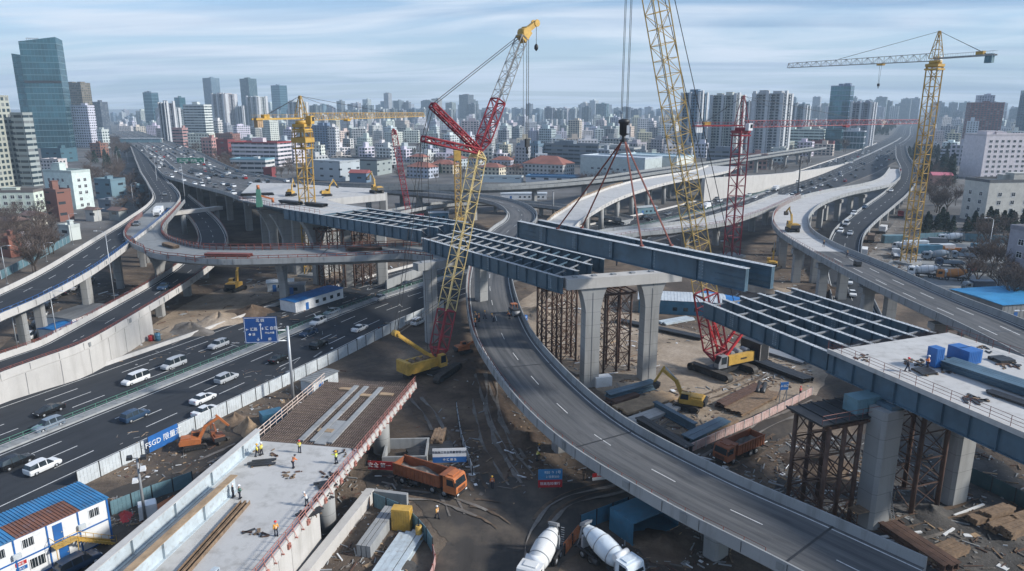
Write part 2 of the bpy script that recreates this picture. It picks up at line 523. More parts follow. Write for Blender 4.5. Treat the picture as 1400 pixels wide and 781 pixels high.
M['vest_y'] = paint('yellow_vest', (0.72, 0.62, 0.06), 0.7, 0.15, 0.2, 3)
M['vest_g'] = paint('green_jacket', (0.05, 0.12, 0.09), 0.7, 0.15, 0.2, 3)
M['navy'] = paint('navy_trousers', (0.02, 0.025, 0.045), 0.8, 0.2, 0.3, 3)
M['hat_y'] = paint('yellow_helmet', (0.75, 0.45, 0.03), 0.35, 0.05, 0.0)
M['hat_r'] = paint('red_helmet', (0.60, 0.03, 0.03), 0.35, 0.05, 0.0)
M['hat_w'] = paint('white_helmet', (0.75, 0.75, 0.75), 0.35, 0.05, 0.0)
M['brick'] = paint('brick_wall', (0.24, 0.10, 0.065), 0.9, 0.2, 0.35, 0.3)
M['tile_r'] = paint('red_roof_tile', (0.26, 0.10, 0.07), 0.85, 0.3, 0.4, 0.12)
M['roof_g'] = paint('grey_roof', (0.19, 0.20, 0.21), 0.9, 0.2, 0.4, 0.1)
M['bark'] = paint('bark', (0.085, 0.065, 0.052), 0.95, 0.3, 0.3, 2)
M['twig'] = paint('bare_twigs', (0.105, 0.078, 0.064), 0.95, 0.25, 0.0, 0.3)
M['ever'] = paint('evergreen', (0.022, 0.042, 0.026), 0.9, 0.45, 0.0, 0.35)
# ------------------------------------------------------------------ ground, haze
def struct(mb, name, mats, kind='structure'):
    o = mb.build(name, mats); o['kind'] = kind; return o
def ground_mat():
    t = NT('ground'); p = t.pos()
    s = t.n('ShaderNodeSeparateXYZ'); t.l(p, s.inputs[0])
    dx = t.math('SUBTRACT', s.outputs[0], 10.0); dy = t.math('SUBTRACT', s.outputs[1], 170.0)
    r = t.math('SQRT', t.math('ADD', t.math('MULTIPLY', dx, dx), t.math('MULTIPLY', dy, dy)))
    r = t.math('ADD', r, t.math('MULTIPLY', t.noise(p, 0.02, 4), 120.0))
    k = t.math('MINIMUM', t.math('MAXIMUM', t.math('DIVIDE', t.math('SUBTRACT', r, 200.0), 90.0), 0.0), 1.0)
    n = t.noise(p, 0.07, 8, 0.62, dist=0.5)
    site = t.ramp(n, [(0.30, (0.036, 0.028, 0.022)), (0.46, (0.085, 0.063, 0.047)), (0.58, (0.165, 0.122, 0.086)), (0.72, (0.27, 0.21, 0.155))])
    f = t.noise(p, 1.1, 6, 0.7)
    site = t.mix(t.math('MULTIPLY', t.ramp(f, [(0.45, (0, 0, 0)), (0.72, (1, 1, 1))]), 0.55), site, (0.045, 0.035, 0.028))
    city = t.ramp(t.noise(p, 0.03, 6, 0.6), [(0.35, (0.05, 0.048, 0.045)), (0.5, (0.10, 0.095, 0.09)), (0.65, (0.16, 0.155, 0.15))])
    t.color(t.mix(k, site, city)); t.rough(0.95); t.bump(t.math('ADD', f, t.noise(p, 0.25, 4)), 0.7, 0.35)
    return t.mat
g = MB(); L_ = 30000
g.quad((-L_, -2000, 0), (L_, -2000, 0), (L_, 45000, 0), (-L_, 45000, 0))
struct(g, 'ground', ground_mat())

hz = MB(); hz.box(-5200, 5200, -150, 6500, -1.0, 320)
hm = bpy.data.materials.new('haze'); hm.use_nodes = True
hm.node_tree.nodes.clear()
ho = hm.node_tree.nodes.new('ShaderNodeOutputMaterial'); hv = hm.node_tree.nodes.new('ShaderNodeVolumePrincipled')
hv.inputs['Color'].default_value = (0.66, 0.84, 1.0, 1)
hv.inputs['Density'].default_value = 0.00017
hm.node_tree.links.new(hv.outputs[0], ho.inputs['Volume'])
struct(hz, 'haze', hm, 'stuff')

NOISE_P = [(RND.uniform(0, 6.28), RND.uniform(0.5, 1.5)) for _ in range(6)]
def blob(pts, amp=1.0, n=10):
    """closed irregular outline through world points"""
    P = [Vector((p[0], p[1], 0)) for p in pts]
    out = []
    m = len(P)
    for i in range(m):
        a, b, c, d = P[i - 1], P[i], P[(i + 1) % m], P[(i + 2) % m]
        for k in range(n):
            t = k / n
            q = 0.5 * ((2 * b) + (c - a) * t + (2 * a - 5 * b + 4 * c - d) * t * t + (3 * b - a - 3 * c + d) * t ** 3)
            q = q + Vector((RND.uniform(-amp, amp), RND.uniform(-amp, amp), 0)) * 0.4
            out.append(q)
    return out
SHEET = [0]
def sheet(name, mat, pix, z=None, amp=0.8, n=10):
    SHEET[0] += 1
    z = 0.004 * SHEET[0] if z is None else z
    P = blob([at(x, y) for x, y in pix], amp, n)
    m = MB(); m.poly([(p.x, p.y, z) for p in P], [(p.x, p.y) for p in P])
    return struct(m, name, mat)
M['sand'] = dirt_mat('sandy_ground', [(0.32, (0.17, 0.13, 0.095)), (0.5, (0.32, 0.25, 0.18)), (0.68, (0.42, 0.34, 0.26))], 0.09)
M['mud'] = dirt_mat('mud', [(0.35, (0.052, 0.035, 0.024)), (0.52, (0.115, 0.078, 0.052)), (0.7, (0.22, 0.158, 0.105))], 0.12)
M['mudp'] = dirt_mat('pale_mud', [(0.35, (0.11, 0.095, 0.08)), (0.52, (0.19, 0.17, 0.15)), (0.7, (0.28, 0.26, 0.23))], 0.2)
M['gravel'] = dirt_mat('grey_gravel', [(0.35, (0.045, 0.043, 0.042)), (0.52, (0.09, 0.084, 0.078)), (0.7, (0.16, 0.145, 0.13))], 0.15, 2.2)
sheet('sandy_ground', M['sand'], [(705, 420), (760, 395), (900, 440), (1010, 470), (1120, 500), (1110, 545), (1010, 590), (900, 585), (800, 520), (735, 470)])
sheet('dirt', M['sand'], [(150, 500), (215, 440), (290, 400), (360, 385), (440, 360), (470, 372), (300, 440), (180, 500)])
sheet('mud', M['mud'], [(555, 520), (600, 470), (645, 460), (670, 520), (725, 590), (745, 650), (700, 690), (640, 640), (600, 590), (560, 560)])
sheet('gravel', M['gravel'], [(1080, 760), (1060, 640), (1100, 600), (1300, 600), (1420, 680), (1430, 800), (1180, 800)])
sheet('lorry_yard', M['conc_d'], [(1200, 372), (1222, 340), (1262, 328), (1330, 332), (1395, 336), (1385, 380), (1340, 420), (1290, 405)], amp=.2)
sheet('side_lane', M['mudp'], [(1150, 395), (1190, 345), (1225, 300), (1236, 275), (1250, 280), (1235, 325), (1205, 375), (1185, 420)], amp=.2)
sheet('service_road', M['asph_s'], [(655, 650), (720, 655), (800, 660), (880, 640), (960, 600), (1050, 560), (1105, 540), (1125, 560), (1010, 640), (930, 690), (850, 730), (770, 770), (750, 815), (590, 815), (600, 760), (640, 700)], amp=0.3)
sheet('side_lane', M['asph_s'], [(-20, 500), (40, 440), (80, 400), (130, 372), (160, 380), (120, 410), (80, 440), (40, 485)], amp=.2)
sheet('service_road', M['asph_s'], [(120, 690), (200, 650), (300, 600), (345, 600), (330, 632), (240, 690), (150, 740), (130, 790), (60, 815), (110, 750)], amp=0.4)
sheet('service_road', M['asph_s'], [(505, 640), (560, 640), (640, 668), (690, 690), (640, 745), (600, 730), (560, 680), (505, 672)], amp=0.5)
def add_ruts():
    RT = (([(628, 500), (640, 540), (652, 580), (664, 620), (690, 665)], 0), ([(648, 480), (655, 530), (672, 580), (690, 620), (712, 655)], 1), ([(600, 540), (625, 575), (640, 620), (652, 665), (665, 700)], 0), ([(670, 490), (668, 540), (684, 590), (705, 630)], 0),
          ([(130, 740), (200, 690), (270, 645), (335, 612)], 0), ([(250, 640), (300, 615), (345, 598)], 1), ([(520, 662), (570, 672), (625, 690), (680, 700)], 1), ([(560, 655), (620, 664), (690, 690), (740, 730)], 0), ([(720, 790), (735, 730), (770, 690), (850, 665)], 0), ([(960, 625), (1010, 598), (1060, 572), (1110, 548)], 0), ([(880, 590), (930, 560), (1000, 530), (1060, 500)], 1), ([(1090, 700), (1180, 725), (1260, 715), (1350, 690)], 1))
    z = .09
    for pts, c in RT:
        for rep in range(2):
            z += .004; off = RND.uniform(-3.2, 3.2); m = MB()
            P = Path([at(x, y) + Vector((0, 0, z)) for x, y in pts], 8, 1, 1.2, world=True)
            for side in (0, 1.9):
                n = len(P.p); L = [P.pt(i, off + side + .25 * math.sin(i * .23 + rep * 2)) for i in range(n)]; wv = [max(.05, .36 + .24 * math.sin(i * .7 + rep) + RND.uniform(-.14, .14)) for i in range(n)]
                for i in range(n - 1):
                    if math.sin(i * .11 + off) < -.75: continue
                    a, b = L[i], L[i + 1]; q0 = P.n[i] * wv[i]; q1 = P.n[i + 1] * wv[i + 1]; m.quad(a, a + q0, b + q1, b) if P.side < 0 else m.quad(a, b, b + q1, a + q0)
            struct(m, 'wheel_rut', M['mudp' if (c + rep) % 3 == 1 else 'mud'])

# ------------------------------------------------------------------ roads on structures
class Path:
    def __init__(s, edge, width, side=1, step=4.0, world=False):
        P = [Vector(p) if world else at(p[0], p[1], p[2]) for p in edge]
        W_ = width if isinstance(width, (list, tuple)) else [width] * len(P)
        s.p = resample(spline(P), step); n = len(s.p)
        s.d = [0.0]
        for a, b in zip(s.p, s.p[1:]): s.d.append(s.d[-1] + (b - a).length)
        s.len = s.d[-1]
        # widths by nearest control position
        cum = [0.0]
        for a, b in zip(P, P[1:]): cum.append(cum[-1] + (b - a).length)
        s.w = []; s.t = []; s.n = []
        for i in range(n):
            f = s.d[i] / s.len * cum[-1]; j = 0
            while j < len(cum) - 2 and cum[j + 1] < f: j += 1
            k = (f - cum[j]) / max(1e-6, cum[j + 1] - cum[j]); k = min(1, max(0, k)); k = k * k * (3 - 2 * k)
            s.w.append(W_[j] * (1 - k) + W_[j + 1] * k)
        raw = []
        for i in range(n):
            t = s.p[min(n - 1, i + 1)] - s.p[max(0, i - 1)]; raw.append(Vector((t.x, t.y, 0)).normalized())
        for i in range(n):
            t = Vector((0, 0, 0))
            for j in range(max(0, i - 2), min(n, i + 3)): t += raw[j]
            t.normalize(); s.t.append(t); s.n.append(Vector((t.y, -t.x, 0)) * side)
        s.side = side
    def pt(s, i, o, dz=0.0):
        q = s.p[i] + s.n[i] * o; return Vector((q.x, q.y, q.z + dz))
    def at_d(s, d, o, dz=0.0):
        i = 0
        while i < len(s.d) - 2 and s.d[i + 1] < d: i += 1
        k = (d - s.d[i]) / max(1e-6, s.d[i + 1] - s.d[i])
        return s.pt(i, o, dz).lerp(s.pt(i + 1, o, dz), k), s.t[i]
    def sweep(s, mb, prof, r=(0, 1), caps=True):
        """prof: closed list of (a, b, dz): offset a*w+b"""
        n = len(s.p); i0 = int(r[0] * (n - 1)); i1 = int(math.ceil(r[1] * (n - 1))); m = len(prof); base = len(mb.v)
        for i in range(i0, i1 + 1):
            for a, b, dz in prof: mb.v.append(tuple(s.pt(i, a * s.w[i] + b, dz)))
        cnt = i1 - i0 + 1
        for i in range(cnt - 1):
            for j in range(m):
                k = (j + 1) % m
                q = (base + i * m + j, base + i * m + k, base + (i + 1) * m + k, base + (i + 1) * m + j)
                mb.face(q if s.side < 0 else q[::-1])
        if caps:
            q = [base + j for j in range(m)]; e = [base + (cnt - 1) * m + j for j in range(m)]
            mb.face(q[::-1] if s.side < 0 else q); mb.face(e if s.side < 0 else e[::-1])
    def strip(s, mb, a0, b0, a1, b1, dz, r=(0, 1)):
        n = len(s.p); i0 = int(r[0] * (n - 1)); i1 = int(math.ceil(r[1] * (n - 1)))
        for i in range(i0, i1):
            q = []; uv = []
            for (ii, a, b) in ((i, a0, b0), (i, a1, b1), (i + 1, a1, b1), (i + 1, a0, b0)):
                o = a * s.w[ii] + b; q.append(s.pt(ii, o, dz)); uv.append((o, s.d[ii]))
            if s.side > 0: mb.quad(q[0], q[3], q[2], q[1], [uv[0], uv[3], uv[2], uv[1]])
            else: mb.quad(*q, uv)
    def dashes(s, mb, a, b, dz, on=4.0, gap=8.0, wd=0.13, r=(0, 1), start=2.0):
        d = r[0] * s.len + start
        while d + on < r[1] * s.len:
            i = 0
            while i < len(s.d) - 2 and s.d[i + 1] < d: i += 1
            o = a * s.w[i] + b
            p, t = s.at_d(d, o, dz); q, _ = s.at_d(d + on, o, dz)
            nrm = Vector((-t.y, t.x, 0)) * (wd / 2)
            mb.quad(p - nrm, q - nrm, q + nrm, p + nrm) if True else None
            d += on + gap
def rail_on(path, a, b, dz, h, mat, parent, name='railing', r=(0, 1), step=2.5, rad=0.035, rails=2):
    mb = MB(); n = len(path.p)
    d = r[0] * path.len; prev = None
    while d <= r[1] * path.len:
        i = 0
        while i < len(path.d) - 2 and path.d[i + 1] < d: i += 1
        p, _ = path.at_d(d, a * path.w[i] + b, dz)
        q = p + Vector((0, 0, h))
        mb.tube(p, q, rad, 4, caps=False)
        if prev is not None:
            for k in range(rails):
                z = h * (1 - k / rails)
                mb.tube(prev + Vector((0, 0, z)), p + Vector((0, 0, z)), rad * 0.8, 4, caps=False)
        prev = p; d += step
    return mb.build(name, mat, parent, world=True)
def jnt(path, m, a, b, r):
    d = r[0] * path.len + 3
    while d < r[1] * path.len:
        i = min(len(path.p) - 1, int(d / path.len * (len(path.p) - 1))); p, t = path.at_d(d, a * path.w[i] + b, .38)
        m.c = 1; m.cboxr(p, t, .05, .035, 1.25)
        if RND.random() < .25:
            m.c = 2; m.cboxr(p + t * RND.uniform(.5, 3), t, RND.uniform(.3, 1.2), .03, RND.uniform(.5, 1.2))
        d += 5
    m.c = 0
def viaduct(name, label, path, depth=1.9, surf='asph', conc='conc', par=((0, 1), (0, 1)), parh=1.05, mark=True, cat='viaduct', lanes=2, edge=0.35, railr=None, box=0.2, surf_mat=None, dzr=0.01, group=None):
    T = thing(name, label, cat, tuple(Vector((path.p[0].x, path.p[0].y, 0))), group=group)
    mb = MB()
    path.sweep(mb, [(0, 0, 0), (1, 0, 0), (1, 0, -0.4), (1 - box, 0, -0.75), (0.96 - box * 1.15, 0, -depth), (0.04 + box * 1.15, 0, -depth), (box, 0, -0.75), (0, 0, -0.4)])
    mb.build('deck', M[conc], T, world=True)
    rs = MB(); path.strip(rs, 0, edge, 1, -edge, dzr)
    if mark:
        rs.c = 1
        path.strip(rs, 0, edge + 0.5, 0, edge + 0.66, dzr + 0.006); path.strip(rs, 1, -edge - 0.66, 1, -edge - 0.5, dzr + 0.006)
        for k in range(1, lanes): path.dashes(rs, k / lanes, 0, dzr + 0.006)
    rs.c = 2; d = 9.0
    while d < path.len:
        i = min(len(path.p) - 1, int(d / path.len * (len(path.p) - 1))); p, t = path.at_d(d, edge, dzr + .009); q, t = path.at_d(d, path.w[i] - edge, dzr + .009); h = t * .14
        rs.quad(p - h, p + h, q + h, q - h) if path.side < 0 else rs.quad(p - h, q - h, q + h, p + h)
        d += 31
    rs.build('road_surface', [M[surf], M['white'], M['dark']], T, world=True)
    if par[0]:
        pm = MB(); jnt(path, pm, 0, -.06, par[0]); path.sweep(pm, [(0, -0.06, -0.3), (0, 0.34, -0.01), (0, 0.22, parh), (0, 0.02, parh)], par[0]); pm.build('parapet', [M[conc], M['dark'], M['conc_d']], T, world=True)
    if par[1]:
        pm = MB(); jnt(path, pm, 1, .06, par[1]); path.sweep(pm, [(1, -0.34, -0.01), (1, 0.06, -0.3), (1, -0.02, parh), (1, -0.22, parh)], par[1]); pm.build('parapet', [M[conc], M['dark'], M['conc_d']], T, world=True)
    return T
def pier_mesh(kind, top, w=2.0, cap=6.0, conc='pier', base=-0.3):
    """pier standing at the local origin, cap across local x"""
    mb = MB()
    if kind == 'round':
        mb.tube((0, 0, base), (0, 0, top), w / 2, 18)
    elif kind == 'rect':
        c = w * 0.12
        pl = [(-w / 2 + c, -w * .4), (w / 2 - c, -w * .4), (w / 2, -w * .4 + c), (w / 2, w * .4 - c), (w / 2 - c, w * .4), (-w / 2 + c, w * .4), (-w / 2, w * .4 - c), (-w / 2, -w * .4 + c)]
        mb.prism(pl, base, top)
    elif kind == 'flare':
        z1 = max(base + 1, top - cap * 0.85)
        prof = [(-w / 2, base), (w / 2, base), (w / 2, z1), (w / 2 + (cap - w) * .12, z1 + (top - z1) * .35), (w / 2 + (cap - w) * .30, z1 + (top - z1) * .7), (cap / 2, top - .3), (cap / 2, top),
                (0.25, top), (0.0, top - .35), (-0.25, top), (-cap / 2, top), (-cap / 2, top - .3), (-w / 2 - (cap - w) * .30, z1 + (top - z1) * .7), (-w / 2 - (cap - w) * .12, z1 + (top - z1) * .35), (-w / 2, z1)]
        mb.extr(prof, -w * .38, w * .38)
        mb.box(-0.12, 0.12, -w * .38 - 0.07, -w * .38 - .003, base, top - 0.9); mb.box(-0.12, 0.12, w * .38 + .003, w * .38 + 0.07, base, top - 0.9)
    elif kind == 'hammer':
        mb.prism([(-w / 2, -w * .4), (w / 2, -w * .4), (w / 2, w * .4), (-w / 2, w * .4)], base, top - 1.7)
        mb.extr([(-w / 2 - .2, top - 1.7), (w / 2 + .2, top - 1.7), (cap / 2, top - .8), (cap / 2, top), (-cap / 2, top), (-cap / 2, top - .8)], -w * .45, w * .45)
    elif kind == 'twin':
        for s in (-1, 1):
            mb.prism([(s * cap * .3 - w / 2, -w * .45), (s * cap * .3 + w / 2, -w * .45), (s * cap * .3 + w / 2, w * .45), (s * cap * .3 - w / 2, w * .45)], base, top - 1.3)
        mb.box(-cap / 2, cap / 2, -w * .5, w * .5, top - 1.3, top)
    return mb
def piers(T, path, ds, kind, w, depth, cap=None, off=0.5, conc='pier', zmin=None):
    for d in ds:
        i = 0
        while i < len(path.d) - 2 and path.d[i + 1] < d: i += 1
        p, t = path.at_d(d, path.w[i] * off, -depth - 0.02)
        if p.z < 1.0: continue
        mb = pier_mesh(kind, p.z, w, cap or path.w[i] * 0.6, conc)
        o = mb.build('pier', M[conc], T)
        o.location = (p.x - T.location.x, p.y - T.location.y, 0)
        o.rotation_euler = (0, 0, math.atan2(t.y, t.x) - math.pi / 2)
def every(path, step, a=0.5):
    return [step * a + step * k for k in range(int((path.len - step * a) / step) + 1)]

# main expressway, on the ground
EXP_C = [(-165, -95, 0.02), (-132, -22, 0.02), (-100.7, 46.6, 0.02), (-58.7, 137, 0.02), (-37, 184, 0.02), (0, 238, 0.02), (45, 290, 0.02), (105, 353, 0.02), (180, 452, 0.02), (293, 613, 0.02), (480, 900, 0.02), (740, 1330, 0.02), (1080, 1950, 0.02), (1500, 2700, 0.02)]
def offset_pts(P, o):
    out = []
    for i, p in enumerate(P):
        a = Vector(P[max(0, i - 1)]); b = Vector(P[min(len(P) - 1, i + 1)])
        t = (b - a); t.z = 0; t.normalize()
        out.append(Vector(p) + Vector((-t.y, t.x, 0)) * o)
    return out
EXW = [38] * 6 + [40, 45, 50, 54, 58, 60, 60, 60]
EXP = Path([offset_pts(EXP_C, EXW[i] - 19)[i] for i in range(14)], EXW, 1, 6.0, world=True)
m = MB(); EXP.strip(m, 0, 0, 1, 0, 0.10); m.c = 1
for o in (2.6, 17.3, 20.7, 35.4): EXP.strip(m, 0, o - .09, 0, o + .09, 0.106)
EXP.strip(m, 1, -2.4, 1, -2.2, .106, (.4, 1)); EXP.strip(m, .5, -.3, .5, .3, .106, (.42, 1))
for o in (6.2, 9.9, 13.6, 24.4, 28.1, 31.8): EXP.dashes(m, 0, o, 0.106, 6.0, 9.0, 0.2, (0, 0.6))
struct(m, 'expressway', [M['asph'], M['white']])
T = thing('median_barrier', 'long concrete median strip with green railing down the middle of the expressway', 'barrier', tuple(EXP.pt(20, 19)))
m = MB(); EXP.sweep(m, [(0, 18.0, 0.09), (0, 20.0, 0.09), (0, 19.9, 0.36), (0, 18.1, 0.36)], (0, 0.5)); m.build('kerb', M['conc'], T, world=True)
rail_on(EXP, 0, 18.35, 0.35, 0.95, M['green'], T, 'railing', (0, .3), 2.0, 0.05, 2)
rail_on(EXP, 0, 19.65, 0.35, 0.75, M['grey'], T, 'guard_rail', (0, .3), 3.0, 0.06, 1)
T = thing('concrete_barrier', 'low concrete barrier along the far side of the expressway', 'barrier', tuple(EXP.pt(20, 0)))
m = MB(); EXP.sweep(m, [(0, -0.7, 0.0), (0, 0.1, 0.0), (0, -0.15, 0.85), (0, -0.45, 0.85)], (0, 0.42)); m.build('barrier_wall', M['conc_l'], T, world=True)
m = MB(); EXP.strip(m, 0, -3.4, 0, -0.72, 0.09, (0, .36)); struct(m, 'verge', M['mudp'])
m = MB(); EXP.strip(m, 1, 0.0, 1, 1.6, 0.09, (0, .36)); struct(m, 'verge', M['mudp'])

# curved ramp in the middle
S7 = Path([(1190, 846, 6.5), (1050, 771, 6.5), (900, 693, 6.5), (770, 612, 6.6), (700, 545, 6.8), (655, 480, 7), (641, 440, 7.2), (637, 400, 7.6), (640, 372, 8.2), (650, 338, 9.2), (672, 315, 9.8), (690, 302, 10), (692, 291, 10), (678, 281, 10), (650, 274, 10.2), (600, 269, 10.5), (530, 263, 11), (470, 258, 11.5)], 11.6, 1, 3.0)
T = viaduct('curved_ramp', 'worn asphalt ramp curving down the middle of the site under the steel girders', S7, 1.8, 'asph_w', 'conc', parh=1.1, edge=0.4, box=.22)
piers(T, S7, [19.5, 52, 84, 118, 150, 185, 222, 255, 285, 315, 345], 'rect', 2.6, 1.8)
rail_on(S7, 0, 0.55, 0.0, 1.25, M['rail_r'], T, 'railing', (0.03, 0.42), 2.4, 0.04, 2)
S7T = T
# left elevated road
S3 = Path([(-90, 480, 11), (0, 437, 11), (60, 411, 11.4), (130, 372, 11.8), (185, 331, 12), (222, 301, 12), (243, 280, 12), (246, 267, 12), (232, 250, 11.5), (218, 232, 11), (207, 215, 10), (196, 200, 9.5)], [12, 12, 12, 12, 12, 11.5, 11, 11, 11, 12, 13, 13], -1, 4.0)
S3T = viaduct('elevated_road', 'grey elevated road sweeping in from the left edge with pale parapets', S3, 1.9, 'asph', 'conc_l', par=((0, 0.36), (0, 1)), lanes=3)
piers(S3T, S3, [14, 42, 72, 102, 134, 165, 200, 240], 'rect', 2.0, 1.9, off=.62); piers(S3T, S3, [28, 58, 88, 118], 'rect', 1.8, 1.9, off=.3)
rail_on(S3, 0, 0.6, 0.0, 1.5, M['blue'], S3T, 'blue_fence', (0.0, 0.22), 2.0, 0.05, 3)
# ramp that leaves it and swings right to the flyover
S4 = Path([(640, 343, 14), (575, 337, 13.8), (467, 340, 13.5), (350, 342, 13.2), (284, 341, 12.8), (252, 335, 12.5), (228, 325, 12.2), (224, 312, 12.1), (240, 292, 12.08), (253, 276, 12.06)], [15, 15, 16, 17, 14, 11.5, 11, 11, 11, 11], -1, 3.0)
S4T = viaduct('curved_ramp', 'curved ramp with red railing swinging from the left road to the steel flyover', S4, 1.9, 'conc_d', 'conc', par=((0, 1), (0, 0.80)), mark=False, dzr=0.05)
piers(S4T, S4, [50, 92, 130, 166], 'flare', 2.2, 1.9, 6.0)
rail_on(S4, 1, -0.5, 0.0, 1.7, M['rail_r'], S4T, 'railing', (0.0, 0.8), 2.2, 0.10, 3); rail_on(S4, 0, 0.5, 0.0, 1.7, M['rail_r'], S4T, 'railing', (0.0, 0.95), 2.2, 0.10, 3)
# lower ramp on the left with the retaining wall
S5 = Path([(-60, 546, 4.0), (0, 519, 4.4), (60, 497, 5.0), (122, 473, 5.6), (200, 427, 6), (262, 387, 6), (297, 358, 6), (312, 330, 6), (303, 308, 6), (285, 290, 6), (258, 268, 6)], 9.6, -1, 3.0)
S5T = viaduct('lower_ramp', 'lower two-lane ramp with red-topped parapets on a pale retaining wall at the left', S5, 1.5, 'asph', 'conc_l', parh=1.15)
piers(S5T, S5, [64, 84, 106, 128, 160], 'rect', 2.0, 1.5, off=.5)
rail_on(S5, 0, 0.2, 1.1, 0.55, M['rail_r'], S5T, 'railing', (0, 0.9), 2.0, 0.06, 2); rail_on(S5, 1, -0.2, 1.1, 0.55, M['rail_r'], S5T, 'railing', (0, 0.9), 2.0, 0.06, 2)
rw = MB(); k = int(len(S5.p) * 50 / S5.len)
for i in range(0, k):
    a, b = S5.p[i], S5.p[i + 1]; n0, n1 = S5.n[i], S5.n[i + 1]
    q0, q1 = a - n0 * .1 , b - n1 * .1
    rw.hexa([(q0.x, q0.y, -.3), (q1.x, q1.y, -.3), (q1.x + n1.x * 9.7, q1.y + n1.y * 9.7, -.3), (q0.x + n0.x * 9.7, q0.y + n0.y * 9.7, -.3),
             (q0.x, q0.y, a.z - .42), (q1.x, q1.y, b.z - .42), (q1.x + n1.x * 9.7, q1.y + n1.y * 9.7, b.z - .42), (q0.x + n0.x * 9.7, q0.y + n0.y * 9.7, a.z - .42)])
    if i % 2 == 0:
        rw.beam((q0.x - n0.x * .03, q0.y - n0.y * .03, 0), (q0.x - n0.x * .03, q0.y - n0.y * .03, a.z - .45), .16)
rw.build('retaining_wall', M['conc_l'], S5T, world=True)
# old highway at the upper left
HW = Path([(330, 274, 19), (303, 264, 16.5), (263, 254, 14), (245, 248, 13), (224, 241, 12), (212, 229, 11), (198, 213, 10), (186, 203, 9.5), (172, 193, 9), (150, 180, 9)], [44, 44, 44, 44, 44, 44, 46, 46, 46, 46], 1, 8.0)
HWT = viaduct('highway_viaduct', 'wide elevated highway packed with traffic running away to the upper left', HW, 2.2, 'asph_w', 'conc', lanes=8, box=.08)
piers(HWT, HW, every(HW, 34)[:12], 'twin', 2.6, 2.2, 26, off=.4)
m = MB(); HW.sweep(m, [(0.48, -.3, 0.012), (.48, .3, .012), (.48, .12, .9), (.48, -.12, .9)], (0.25, 1))
for q in (.24, .74): HW.sweep(m, [(q, -.3, 0.012), (q, .3, .012), (q, .12, .95), (q, -.12, .95)], (0.12, 1))
m.build('median_barrier', M['conc_l'], HWT, world=True)
S13 = Path([(548, 292, 5), (600, 283, 5), (660, 279, 5), (720, 281, 5), (790, 290, 4), (850, 302, 2.5)], 9, -1, 5.0)
S13T = viaduct('low_ramp', 'low grey ramp passing beneath the grey viaduct beside the loop', S13, 1.4, 'asph_w', 'conc')
piers(S13T, S13, every(S13, 22), 'rect', 2.0, 1.4)
T = thing('concrete_wall', 'short grey concrete wall between the expressway and the shoring', 'wall', tuple(at(531, 388)))
m = MB(); m.beam(at(528, 390, 1.3), at(590, 366, 1.3), .5, 2.9); m.build('wall', M['conc'], T, world=True)
BG = Path([(262, 232, 12), (300, 243, 12), (345, 250, 12), (400, 255, 12), (470, 258, 12), (560, 259, 12), (700, 258.5, 12), (830, 248, 12), (900, 237.5, 12), (1000, 223, 12), (1070, 212, 12), (1130, 203, 12)], 13, -1, 8.0)
BGT = viaduct('grey_viaduct', 'long grey viaduct crossing behind the site before the red-roofed houses', BG, 2.0, 'asph', 'conc_d', parh=1.3)
piers(BGT, BG, every(BG, 36), 'rect', 2.6, 2.0)
# pale ramp behind the lifted girder
S9 = Path([(775, 335, 9.5), (783, 318, 10), (803, 298, 11), (845, 274, 12), (890, 258, 12), (930, 248, 12), (990, 237, 12), (1012, 228, 12)], [11, 11, 12, 15, 18, 20, 20, 20], -1, 4.0)
S9T = viaduct('pale_ramp', 'pale concrete ramp with timber edges curving up behind the lifted girder', S9, 1.9, 'deck', 'conc_l', mark=False)
piers(S9T, S9, every(S9, 24)[1:], 'round', 2.2, 1.9, off=.3); piers(S9T, S9, every(S9, 24)[2:], 'round', 2.2, 1.9, off=.7)
rail_on(S9, 1, -0.3, 0.9, 0.8, M['ply'], S9T, 'edge_board', (0, .5), 2.5, 0.12, 2)
S10 = Path([(800, 334, 8.5), (873, 322, 9), (920, 317.5, 9), (990, 308, 9), (1036, 294, 9), (1060, 284, 9), (1095, 268, 9)], [11, 12, 12, 12, 12, 11, 11], -1, 4.0)
S10T = viaduct('pale_ramp', 'pale unfinished ramp with red fencing between the expressway and the red tower crane', S10, 1.8, 'deck', 'conc', mark=False)
piers(S10T, S10, every(S10, 20), 'rect', 2.4, 1.8)
rail_on(S10, 0, 0.6, 0.0, 1.6, M['rail_r'], S10T, 'railing', (0, 1), 2.0, 0.06, 3)
# big ramp at the right
S11 = Path([(1560, 590, 12), (1400, 497, 12), (1300, 445, 12), (1225, 410, 12), (1150, 372, 12), (1085, 335, 12), (1062, 318, 12), (1055, 302, 12), (1064, 286, 12), (1092, 272, 12), (1132, 262, 12), (1178, 254, 12), (1204, 245, 12), (1216, 231, 12)], [13, 13, 13, 12.5, 13, 11, 11, 12, 13, 13, 12, 11, 9, 6], 1, 3.5)
S11T = viaduct('wide_ramp', 'wide ramp, pale concrete then asphalt, sweeping down the right side of the site', S11, 2.0, 'deck', 'conc', mark=False, parh=1.2)
m = MB(); S11.strip(m, 0, 0.5, 1, -0.5, 0.016, (0.0, 0.255)); m.c = 1; S11.strip(m, 0, 1.1, 0, 1.28, 0.022, (0, .25)); S11.strip(m, 1, -1.28, 1, -1.1, .022, (0, .25)); S11.dashes(m, .36, 0, .022, 5, 7, .2, (0, .25)); S11.dashes(m, .66, 0, .022, 5, 7, .2, (0, .25)); m.build('asphalt_layer', [M['asph_w'], M['white']], S11T, world=True)
piers(S11T, S11, [52, 80, 106, 126, 146, 168, 192, 216, 240, 266, 295], 'twin', 2.2, 2.0, 9)
rail_on(S11, 0, 0.5, 0.0, 1.6, M['rail_r'], S11T, 'railing', (0.2, .55), 2.0, 0.05, 3)
